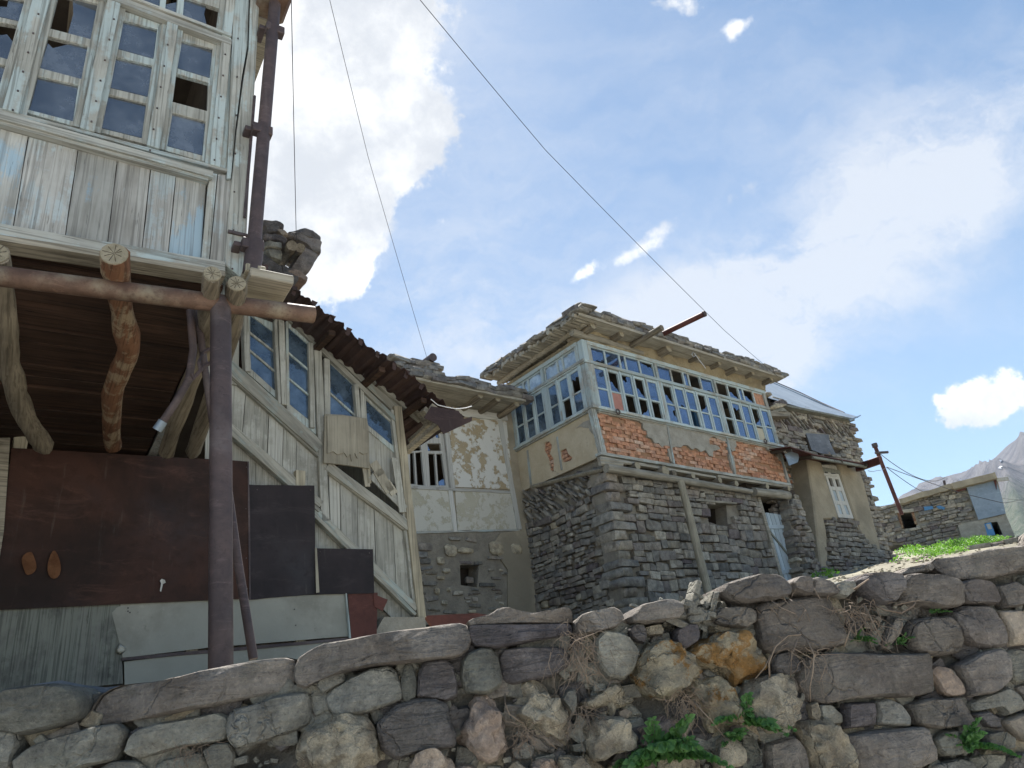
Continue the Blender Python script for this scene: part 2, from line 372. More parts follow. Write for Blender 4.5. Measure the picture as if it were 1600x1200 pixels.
M = dict(
 plank=wood('weathered_plank', (.41, .405, .375), (.24, .23, .205), 'z', paint=(.40, .46, .47), pamt=.36, crack=.35),
 plank_blue=wood('weathered_plank_blue', (.40, .40, .37), (.24, .235, .21), 'z', paint=(.30, .42, .50), pamt=.27, crack=.28),
 frame_v=wood('window_frame_upright', (.38, .38, .34), (.22, .215, .185), 'z', paint=(.42, .50, .50), pamt=.45, crack=.35, tone=.18),
 frame_h=wood('window_frame_rail', (.38, .38, .34), (.22, .215, .185), 'x', paint=(.42, .50, .50), pamt=.38, crack=.35, tone=.18),
 blue_v=wood('pale_blue_upright', (.38, .38, .34), (.25, .24, .22), 'z', paint=(.45, .55, .57), pamt=.8, crack=.15, tone=.22),
 blue_h=wood('pale_blue_rail', (.38, .37, .32), (.25, .24, .21), 'x', paint=(.45, .55, .57), pamt=.6, crack=.18, tone=.22),
 stairb=wood('stair_board', (.37, .365, .32), (.22, .215, .185), 'z', paint=(.46, .455, .41), pamt=.45, crack=.28, tone=.22),
 staird=wood('stair_rail', (.36, .35, .30), (.21, .20, .17), 'x', paint=(.33, .38, .36), pamt=.22, rotang=radians(-42), crack=.25),
 ply=wood('split_plywood', (.36, .33, .26), (.24, .215, .165), 'z', crack=.2),
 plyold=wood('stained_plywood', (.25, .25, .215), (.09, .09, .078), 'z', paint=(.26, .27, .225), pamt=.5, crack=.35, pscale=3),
 beam=wood('bare_beam', (.31, .28, .22), (.16, .14, .105), 'x', crack=.4),
 log_y=wood('log_along_depth', (.25, .215, .16), (.11, .09, .065), 'y', crack=.4),
 log_x=wood('log_along_front', (.36, .335, .275), (.22, .195, .15), 'x', crack=.3),
 post=wood('timber_post', (.40, .36, .27), (.25, .22, .16), 'z', crack=.4),
 logred=wood('barked_log', (.22, .11, .06), (.10, .045, .025), 'y', crack=.4, paint=(.36, .28, .18), pamt=.42, pscale=7),
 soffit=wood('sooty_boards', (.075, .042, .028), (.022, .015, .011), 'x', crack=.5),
 endgrain=plaster('end_grain', (.25, .22, .155), (.36, .32, .235), 26., bs=.9),
 white_wood=wood('chipped_white_paint', (.36, .33, .27), (.25, .22, .18), 'z', paint=(.62, .61, .56), pamt=.9, crack=.2),
 white_woodh=wood('chipped_white_paint_rail', (.36, .33, .27), (.25, .22, .18), 'x', paint=(.58, .57, .52), pamt=.8, crack=.2),
 door=wood('pale_blue_door_board', (.40, .42, .42), (.30, .31, .31), 'z', paint=(.42, .50, .55), pamt=.85, crack=.15),
 bluepaint=wood('bright_blue_paint', (.10, .25, .45), (.08, .2, .38), 'z', crack=.1),
 rust=metal('rusty_pipe', (.058, .045, .047), (.10, .072, .068), (.12, .105, .105), .6, .2, 5.),
 rustp=metal('rusty_pipe_pale', (.085, .05, .036), (.16, .10, .07), (.26, .235, .17), .65, .15, 6.),
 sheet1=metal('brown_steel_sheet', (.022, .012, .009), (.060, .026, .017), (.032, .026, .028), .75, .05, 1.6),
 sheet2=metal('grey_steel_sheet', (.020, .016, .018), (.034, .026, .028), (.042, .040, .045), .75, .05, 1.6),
 sheetred=metal('red_steel_sheet', (.075, .026, .020), (.12, .042, .032), None, .65, .1, 2.),
 corr=metal('rusty_corrugated', (.040, .024, .022), (.075, .045, .038), (.06, .052, .05), .65, .2, 2.),
 galv=metal('galvanised_sheet', (.19, .235, .28), (.26, .305, .35), (.16, .20, .25), .45, .45, 1.2, streak=(.4, .42, .44)),
 panel=plaster('pale_panel', (.23, .225, .19), (.36, .35, .30), 2.6, bs=.3, bd=.008, c3=(0.310, 0.310, 0.270)),
 mud=plaster('mud_plaster', (0.287, 0.247, 0.178), (0.380, 0.328, 0.241), 2.6, bs=.7, bd=.03, c3=(0.230, 0.201, 0.149)),
 mudy=plaster('yellow_mud', (.27, .215, .13), (.38, .32, .21), 5., bs=1., bd=.06, c3=(.20, .17, .12)),
 mudg=plaster('grey_render', (.26, .24, .20), (.37, .345, .29), 5., bs=.8, bd=.03),
 mudd=plaster('dark_mortar', (0.196, 0.172, 0.138), (0.287, 0.259, 0.207), 5., bs=.9, bd=.04),
 whitep=plaster('flaking_whitewash', (.34, .27, .165), (.40, .33, .22), 2.6, peel=(.60, .585, .53), pa=.57, bs=.6, bd=.012),
 whiteq=plaster('worn_whitewash', (.40, .37, .28), (.46, .43, .34), 2.2, peel=(.52, .50, .43), pa=.6, bs=.5, bd=.012),
 tan=plaster('tan_plaster', (.42, .35, .24), (.50, .43, .31), 3.2, bs=.7, bd=.02, crack=.8),
 dark=plaster('unlit_interior', (.05, .04, .033), (.08, .065, .05), 3.),  # near-black colour puts the shade of unlit rooms into the surface
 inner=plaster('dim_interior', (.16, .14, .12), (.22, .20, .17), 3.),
 ground=plaster('stony_earth', (.16, .145, .11), (.24, .22, .17), 1.4, bs=1., bd=.06, c3=(.29, .27, .20)),
 path=plaster('bounce_path', (.40, .385, .35), (.47, .45, .41), .8, bs=.8, bd=.03),  # unseen path, kept pale so sunlight bounces up onto the house fronts
 earth=plaster('wall_earth', (.11, .10, .085), (.21, .195, .165), 7., bs=1., bd=.05),
 stone_g=stone('slate_stone', [(.11, .11, .105), (.26, .25, .225), (.19, .165, .15), (.30, .28, .24), (.16, .16, .16), (.235, .22, .185), (.13, .11, .115), (.38, .355, .30), (.18, .175, .165), (.22, .195, .165)], sc=9, bs=.7, bd=.015, coord_scale='gen'),
 stone_i=stone('slate_stone_joined', [(.11, .11, .105), (.26, .25, .225), (.19, .165, .15), (.30, .28, .24), (.16, .16, .16), (.235, .22, .185), (.13, .11, .115), (.38, .355, .30), (.18, .175, .165), (.22, .195, .165)], True, sc=9, bs=.7, bd=.015, coord_scale='gen'),
 stone_w=stone('pale_cobble', [(0.403, 0.358, 0.269), (0.336, 0.291, 0.213), (0.448, 0.414, 0.336)], sc=9, bs=.7, bd=.012, coord_scale='gen'),
 slate=stone('roof_slate', [(.13, .13, .13), (.20, .195, .185), (.24, .23, .205), (.16, .15, .15)], sc=8, bs=.7, bd=.015, coord_scale='gen'),
 brick=stone('clay_brick', [(.42, .215, .13), (.47, .25, .155), (.38, .185, .115), (.50, .36, .28), (.44, .235, .145), (.40, .22, .15)], sc=14, bs=.3, bd=.004, coord_scale='gen'),
 R_g=stone('sandstone_olive', [(.165, .168, .15), (.265, .262, .23), (.21, .212, .20)], sc=4.6, bs=1., bd=.045, strata=.05),
 R_b=stone('sandstone_brown', [(.145, .13, .12), (.225, .205, .185), (.175, .16, .155)], sc=4.2, bs=1., bd=.045, strata=.06),
 R_d=stone('dark_sandstone', [(.095, .09, .09), (.145, .135, .135), (.12, .11, .12)], sc=4.6, bs=1., bd=.04, strata=.12),
 R_l=stone('pale_limestone', [(.44, .39, .30), (.50, .45, .36), (.40, .345, .26)], sc=9, bs=1., bd=.06),
 R_p=stone('pinkish_limestone', [(.45, .355, .31), (.48, .40, .33)], sc=6, bs=1., bd=.05),
 R_o=stone('lichened_limestone', [(.40, .36, .27), (.36, .32, .24)], sc=7, bs=1., bd=.05, lichen=(.36, .18, .04), lamt=.42),
 R_o2=stone('orange_lichened_slab', [(.34, .29, .19), (.30, .26, .19)], sc=6, bs=.9, bd=.04, lichen=(.32, .17, .05), lamt=.50),
 R_r=stone('reddish_sandstone', [(.25, .20, .165), (.27, .24, .20)], sc=4, bs=.8, bd=.03),
 tarp=metal('grey_tarpaulin', (.10, .11, .125), (.16, .17, .19), None, .7, 0.),
 smear=plaster('orange_rust_smear', (.10, .045, .022), (.17, .08, .04), 9.),
 pink=plaster('faded_pink_board', (.34, .16, .13), (.42, .22, .18), 4.),
 brickback=plaster('brick_dust_mortar', (.26, .15, .09), (.34, .20, .12), 6.),
 cream=plaster('cream_board', (.42, .38, .28), (.48, .44, .34), 4.),
 cable=metal('cable', (.04, .04, .045), (.06, .06, .06)),
 wire=metal('bright_wire', (.6, .6, .6), (.7, .7, .7), None, .4, .3),
 glass_b=glass('sky_tinted_glass', (.020, .035, .065), .26, .35, (.55, .72, 1.)),  # bluish tints put the reflected sky into the pane colour
 glass_d=glass('dirty_glass', (.035, .055, .08), .14, .10, (.6, .78, 1.)),
 glass_p=glass('dusty_pale_glass', (.16, .19, .20), .22, .12, (.8, .9, 1.)),
 glass_l=glass('gallery_glass', (.045, .052, .06), .24, .16, (.74, .78, .84)),
)
def leafmat(name, c1, c2):
    m, nt, b, o = newmat(name)
    col = mixc(nt, rnd_out(nt, True), c1, c2); L(nt, col, b.inputs['Base Color']); b.inputs['Roughness'].default_value = .6
    t = N(nt, 'ShaderNodeBsdfTranslucent'); L(nt, mixc(nt, 1., col, (1.3, 1.5, .7), 'MULTIPLY'), t.inputs[0])
    x = N(nt, 'ShaderNodeMixShader'); x.inputs[0].default_value = .35; L(nt, b.outputs[0], x.inputs[1]); L(nt, t.outputs[0], x.inputs[2]); L(nt, x.outputs[0], o.inputs[0]); return m
M['leaf'] = leafmat('nettle_leaf', (.06, .15, .05), (.12, .25, .075))
M['grass'] = leafmat('sunlit_herb', (.07, .17, .02), (.16, .30, .05))
M['twig'] = wood('dry_twig', (.27, .21, .155), (.15, .105, .075), 'z', crack=.1)
# --------------------------------------------------------------- haze, terrain
FW = Face(80.0, 2.66, 0, 0)          # the retaining wall's frame
TAB = [(-180, .06), (-60, .075), (-36, .078), (-20, .078), (-9, .09), (0, .100), (7, .105), (15, .113), (20, .117), (25, .119), (33, .112), (60, .10), (180, .06)]
def tint(az):
    for (a, t), (b, q) in zip(TAB, TAB[1:]):
        if a <= az <= b: return t + (q-t)*(az-a)/(b-a)
    return .08
def gz(x, y):
    Dd = hypot(x, y); az = math.degrees(atan2(x, y))
    t = tint(az)
    k = min(1, max(0, (Dd-21)/15)); t = t + k*max(0, .0125 - abs(az-26)*.0012)
    t -= .022*min(1, max(0, (12-Dd)/7))
    if Dd < 3.2: t -= .03*(3.2-Dd)
    z = EYE + t*min(Dd, 46)
    if Dd > 46: z -= min(14, (Dd-46)*.12)
    return z + .03*noise.noise(Vector((x*.9, y*.9, 0)))*min(1, Dd/6) + .015*noise.noise(Vector((x*4, y*4, 3)))
def grid(name, us, vs, fn, mat, kind='structure', sm=True):
    v = [fn(u, w_) for u in us for w_ in vs]; k = len(vs)
    f = [(i*k+j, (i+1)*k+j, (i+1)*k+j+1, i*k+j+1) for i in range(len(us)-1) for j in range(len(vs)-1)]
    me = bpy.data.meshes.new(name); me.from_pydata([tuple(p) for p in v], [], f); me.materials.append(mat)
    if sm: me.shade_smooth()
    o = bpy.data.objects.new(name, me); C.objects.link(o); o['kind'] = kind
    return o
def steps(*seg):
    r = []
    for a, b, n in seg: r += [a + (b-a)*i/n for i in range(n)]
    return r + [seg[-1][1]]
us = steps((-3500, -200, 6), (-200, -20, 10), (-20, -5, 15), (-5, 12, 110), (12, 45, 110), (45, 200, 20), (200, 3500, 8))
vs = steps((.22, 3, 24), (3, 12, 40), (12, 45, 90), (45, 120, 15), (120, 3500, 10))
def gfn(u, v):
    p = FW.wor((u, v, 0)); return (p.x, p.y, gz(p.x, p.y))
grid('ground', us, vs, gfn, M['ground'])
us2 = steps((-3500, -30, 5), (-30, 30, 60), (30, 3500, 5)); vs2 = steps((-3500, -30, 5), (-30, .3, 50))
def pfn(u, v):
    p = FW.wor((u, v, 0)); return (p.x, p.y, .03*noise.noise(Vector((p.x, p.y, 0))))
grid('path', us2, vs2, pfn, M['path'])
# mountain
def mountain_mat():
    m, nt, b, o = newmat('mountain_rock'); g = N(nt, 'ShaderNodeNewGeometry'); v = vmth(nt, 'SCALE', g.outputs['Position'], scale=.01).outputs[0]
    a = tex(nt, v, 1.1, 9, .68, .5); c = tex(nt, v, 5., 7, .7); s = N(nt, 'ShaderNodeSeparateXYZ'); L(nt, g.outputs['Position'], s.inputs[0])
    hgt = mth(nt, 'ADD', s.outputs['Z'], mth(nt, 'MULTIPLY', mth(nt, 'SUBTRACT', a, .5), 160))
    col = mixc(nt, smooth(nt, a, .35, .65), (.05, .048, .056), (.12, .112, .115))
    col = mixc(nt, smooth(nt, hgt, 130, 240, 1, 0), col, mixc(nt, smooth(nt, c, .4, .6), (.04, .055, .028), (.07, .085, .045)))
    col = mixc(nt, smooth(nt, c, .45, .7, 0, .5), col, (.10, .085, .08))
    L(nt, col, b.inputs['Base Color']); b.inputs['Roughness'].default_value = 1
    bump(nt, b, mth(nt, 'ADD', a, c), .8, 14.); return m
RID = [(1380, 800), (1410, 772), (1440, 757), (1475, 746), (1500, 742), (1520, 733), (1552, 720), (1575, 697), (1597, 681), (1630, 700), (1680, 725), (1740, 735), (1800, 770), (1900, 800)]
MD = 1900.
def rid(az):
    pts = []
    for p in RID:
        d = ray(*p); pts.append((math.degrees(atan2(d.x, d.y)), d.z/hypot(d.x, d.y)))
    if az <= pts[0][0]: return pts[0][1] - (pts[0][0]-az)*.006
    for (a, t), (b, q) in zip(pts, pts[1:]):
        if a <= az <= b: return t + (q-t)*(az-a)/(b-a)
    return max(.05, pts[-1][1] - (az-pts[-1][0])*.004)
def mfn(az, k):
    top = max(.02, rid(az))*MD
    Dd = 500 + (MD-500)*k if k <= 1 else MD + (k-1)*1400
    p = Vector((Dd*sin(radians(az)), Dd*cos(radians(az)), 0))
    n = noise.hetero_terrain(p*.0022, .9, 2.1, 7, .6)
    rdg = 1-abs(noise.noise(Vector((az*.35+k*.8, k*1.6, 5))))*2
    h = top*(k**1.25) if k <= 1 else top*max(0, (1-(k-1)*1.1))
    edge = max(0., 1-abs(k-1)*4)
    h += (1-edge)*(rdg*45 + n*18)*min(1, k*3)*(top/400) + edge*6*noise.noise(p*.02)
    return (p.x, p.y, EYE + h - 30*(k < .08))
azs = [8 + i*.28 for i in range(250)]; ks = [i/60 for i in range(0, 61)] + [1+i/12 for i in range(1, 10)]
mo = grid('mountain', azs, ks, mfn, mountain_mat())
# snow patches on the upper slope
sm_ = newmat('old_snow'); sm_[2].inputs['Base Color'].default_value = (.36, .37, .40, 1)
def mpt(px, py):
    """point on the mountain under a photo pixel"""
    d = ray(px, py); az = math.degrees(atan2(d.x, d.y)); t = d.z/hypot(d.x, d.y); best = None
    for i in range(5, 101):
        q = mfn(az, i/100); tt = (q[2]-EYE)/hypot(q[0], q[1])
        if tt >= t: return Vector(q)
    return Vector(mfn(az, 1))
for pts in ([(1556, 732), (1562, 727), (1572, 730), (1566, 734), (1568, 738), (1560, 737)], [(1561, 722), (1567, 718), (1568, 721), (1563, 724)], [(1498, 750), (1503, 749), (1502, 752)]):
    mb = MB(); ct_ = (sum(p[0] for p in pts)/len(pts), sum(p[1] for p in pts)/len(pts)); c3 = [mpt(ct_[0]+(p[0]-ct_[0])*.62, ct_[1]+(p[1]-ct_[1])*.5)*.99 for p in pts]; mb.add([tuple(p) for p in c3] + [tuple(p*1.02) for p in c3], [tuple(range(len(c3)))] + [(i, (i+1) % len(c3), (i+1) % len(c3)+len(c3), i+len(c3)) for i in range(len(c3))])
    mb.build('snow', sm_[0], kind='structure')
# haze
hz = bpy.data.materials.new('haze'); hz.use_nodes = True; nt = hz.node_tree; nt.nodes.clear(); ho = N(nt, 'ShaderNodeOutputMaterial'); pv = N(nt, 'ShaderNodeVolumePrincipled')
pv.inputs['Density'].default_value = .00008; pv.inputs['Color'].default_value = (.50, .70, 1, 1); L(nt, pv.outputs[0], ho.inputs['Volume'])
mb = MB(); mb.box(-3700, 3900, -3700, 3900, -45, 620); mb.build('haze', hz, kind='stuff')

# --------------------------------------------------------------- rock pieces
def rock_mesh(name, mat, seed, rnd=.28, flat=False):
    """unit rock: a box with cut edges, knocked about; 44 triangles"""
    r = random.Random(seed); bm = bmesh.new(); bmesh.ops.create_cube(bm, size=1.0)
    for v in bm.verts:
        v.co += Vector((r.uniform(-.07, .07), r.uniform(-.05, .05), r.uniform(-.09, .09)))
    bmesh.ops.bevel(bm, geom=bm.edges[:], offset=.035+rnd*.34, segments=1, affect='EDGES', profile=.6)
    for v in bm.verts: v.co += Vector((r.uniform(-1, 1), r.uniform(-1, 1), r.uniform(-1, 1)))*.032
    bmesh.ops.recalc_face_normals(bm, faces=bm.faces)
    me = bpy.data.meshes.new(name); bm.to_mesh(me); bm.free(); me.materials.append(mat)
    if not flat: me.shade_smooth(); me.set_sharp_from_angle(angle=radians(38))
    return me
POOL = {k: [rock_mesh('stone', M[k], i*7+j, .04+.09*(i % 3)) for i in range(9)] for j, k in enumerate(('stone_g', 'slate'))}
POOL['stone_w'] = [rock_mesh('cobble', M['stone_w'], 90+i, .5) for i in range(5)]
BRK = []
for i in range(5):
    r = random.Random(i); bm = bmesh.new(); bmesh.ops.create_cube(bm, size=1.0)
    for v in bm.verts: v.co += Vector([r.uniform(-.012, .012) for _ in range(3)])
    bmesh.ops.bevel(bm, geom=bm.edges[:], offset=.03, segments=1, affect='EDGES')
    me = bpy.data.meshes.new('brick'); bm.to_mesh(me); bm.free(); me.materials.append(M['brick']); BRK.append(me)
def inside(p, poly):
    c = False; n = len(poly)
    for i in range(n):
        a, b = poly[i], poly[i-1]
        if (a[1] > p[1]) != (b[1] > p[1]) and p[0] < (b[0]-a[0])*(p[1]-a[1])/(b[1]-a[1]+1e-12)+a[0]: c = not c
    return c
def courses(poly, holes, hr, wr, rnd, tilt=.04, proj=(.0, .05), pale=.06, slant=None, depth=.14):
    """list of stones (x, y, z, w, h, depth, tilt, kind) filling a polygon in courses"""
    out = []; xs = [p[0] for p in poly]; zs = [p[1] for p in poly]; z = min(zs); wav = rnd.uniform(0, 9)
    while z < max(zs):
        h = hr[0] + (hr[1]-hr[0])*rnd.random()**1.5; x = min(xs) - rnd.uniform(0, wr[1])
        while x < max(xs):
            ww = wr[0] + (wr[1]-wr[0])*rnd.random()**1.4*(1.25 if rnd.random() < .12 else 1); 
            zz = z + .03*sin(x*1.7+wav) + .02*sin(x*4.1+z*3)
            cx, cz = x+ww/2, zz+h/2
            if inside((cx, cz), poly) and not any(inside((cx + dx*ww*.42, cz), hl) for hl in holes for dx in (-1, 0, 1)):
                kd = 'w' if rnd.random() < pale else 'g'
                if rnd.random() < .13 and h > hr[0]*1.2:      # two thin slates in place of one block
                    for q in (.25, .75): out.append((cx, -rnd.uniform(*proj), zz+h*q, ww*.96, h*.46, depth, rnd.gauss(0, tilt), 'g'))
                else:
                    out.append((cx, -rnd.uniform(*proj), cz+rnd.uniform(-.008, .008), (min(ww, h*1.3) if kd == 'w' else ww*.965), h*rnd.uniform(.76, 1.0), depth, rnd.gauss(0, tilt) + (slant(cx, cz) if slant else 0), kd))
            x += ww
        z += h
    return out
def lay(specs, face, root, T=None, name='stone', cap=300, stuffname='small_stones', pool='stone_g', stuffmat='stone_i', rnd=random.Random(3)):
    T = T or ID; big = []
    for s in specs:
        x, y, z, w_, h, dp, a, kd = s
        l = T @ Vector((x, y, z)); wv = face.wor(l); dd = (wv-EYEV).length
        inf = (wv-EYEV).normalized().dot(vF) > .55
        big.append((max(w_, h)*w_*h/dd**2*(1 if inf else .01), s))
    big.sort(key=lambda t: -t[0]); mb = MB()
    for i, (q, s) in enumerate(big):
        x, y, z, w_, h, dp, a, kd = s
        mm = T @ Matrix.Translation((x, y+dp*.5-.02, z)) @ Matrix.Rotation(a, 4, 'Y') @ Matrix.Rotation(rnd.gauss(0, .03), 4, 'Z') @ Matrix.Diagonal((w_, dp, h, 1))
        me = rnd.choice(POOL['stone_w'] if kd == 'w' else POOL[pool])
        if i < cap:
            o = bpy.data.objects.new(name, me); C.objects.link(o); o.parent = root; o.matrix_basis = mm
        else:
            mb.add([mm @ v.co for v in me.vertices], [tuple(p.vertices) for p in me.polygons])
    if mb.v: mb.build(stuffname, M[stuffmat], root, kind='stuff')
def shift(specs, dx=0, dy=0, dz=0): return [(s[0]+dx, s[1]+dy, s[2]+dz) + tuple(s[3:]) for s in specs]
# ------------------------------------------------------------------ retaining wall
wall = thing('retaining_wall', 'rough dry stone retaining wall of large rocks and long coping stones beside the path', 'wall', FW)
def CA(*p): return [(x/2.963, 920+y/2.963) for x, y in p]
def CB(*p): return [(460+x/2.963, 900+y/2.963) for x, y in p]
def CC(*p): return [(860+x/3.529, 860+y/3.529) for x, y in p]
def CD(*p): return [(1180+x/3.157, 820+y/3.157) for x, y in p]
def rock(pts, kind, proj, seed, back=.22, lump=.0, facets=4):
    r = random.Random(seed); n = len(pts)
    for _ in range(1):                                              # one corner cut keeps blocks blocky
        q = []
        for i in range(n):
            a, b = Vector(pts[i]), Vector(pts[(i+1) % n]); q += [a.lerp(b, .08), a.lerp(b, .92)] if lump < .5 else [a.lerp(b, .16), a.lerp(b, .84)]
        pts = q; n = len(pts)
    per = [(pts[i]-pts[(i+1) % n]).length for i in range(n)]; tot = sum(per); NN = 44; o = []
    step = tot/NN; i = 0; acc = 0.
    for k in range(NN):
        t = k*step
        while acc+per[i] < t and i < n-1: acc += per[i]; i += 1
        o.append(pts[i].lerp(pts[(i+1) % n], (t-acc)/max(per[i], 1e-9)))
    c = sum(o, Vector((0, 0)))/NN
    o = [c + (p-c)*(1+(min(.045, .011/max(.02, (p-c).length)) if lump < .5 else .05)) for p in o]
    xs = [p.x for p in o]; ys = [p.y for p in o]; sx, sy = max(xs)-min(xs), max(ys)-min(ys); mn = min(sx, sy)
    so_ = Vector((r.uniform(0, 99), r.uniform(0, 99), r.uniform(0, 99)))
    pl = [(Vector((cos(g), sin(g))), r.uniform(.12, .48), r.uniform(.2, 1.0)) for g in [r.uniform(0, 2*pi) for _ in range(facets)]]
    rings = [(1.0, back), (1.0, .05), (1.0, -.01), (.985, -.4), (.95, -.66), (.885, -.86), (.78, -.95), (.64, -1.0), (.48, -1.02), (.30, -1.03), (.12, -1.03)]
    if lump < .5: rings = [(1.0, back), (1.0, .05), (1.0, -.2), (.992, -.62), (.972, -.86), (.93, -.96), (.86, -1.0), (.74, -1.0), (.56, -1.01), (.34, -1.02), (.12, -1.02)]
    v = []; 
    ero = min(.5, .035/mn*2)
    for j, (s, d) in enumerate(rings):
        for p in o:
            e = 1-(1-s)*(1 if s < .9 else 1)
            q = c + Vector(((p.x-c.x), (p.y-c.y)))*e
            if s >= .88:   # shrink by distance rather than by share, so that long stones stay blocky
                dv = (p-c); q = p - dv.normalized()*(1-s)*mn*1.1 if s < 1 else p.copy()
            dep = d if d > 0 else d*proj
            if d <= -.3:
                u = ((q.x-c.x)/mn, (q.y-c.y)/mn)
                cut = 0
                for nv, off, sl in pl:
                    g = nv.x*u[0]+nv.y*u[1] - off
                    if g > 0: cut = max(cut, g*sl*mn*.55)
                dep += min(cut, proj*.85)
            w3 = Vector((q.x*7, dep*7, q.y*7))+so_
            amp = (.006+lump*.02); nn = noise.noise(w3*.9)*1.3 + noise.noise(w3*2.6)*.6 + lump*noise.noise(w3*5)*.9
            rough = noise.cell(w3*1.1)*.004
            k = 1 if d < .04 else .4
            q = q + (q-c).normalized()*amp*nn*.7*k if (q-c).length > 1e-4 else q
            v.append((q.x, dep - (amp*nn*1.2+rough)*k*(1 if d < 0 else .3), q.y))
    f = []
    for j in range(len(rings)-1):
        for k in range(NN):
            a, b = j*NN+k, j*NN+(k+1) % NN; f.append((a, b, b+NN, a+NN))
    f.append(tuple(range((len(rings)-1)*NN, len(rings)*NN)))
    mb = MB(); mb.add(v, f); return mb
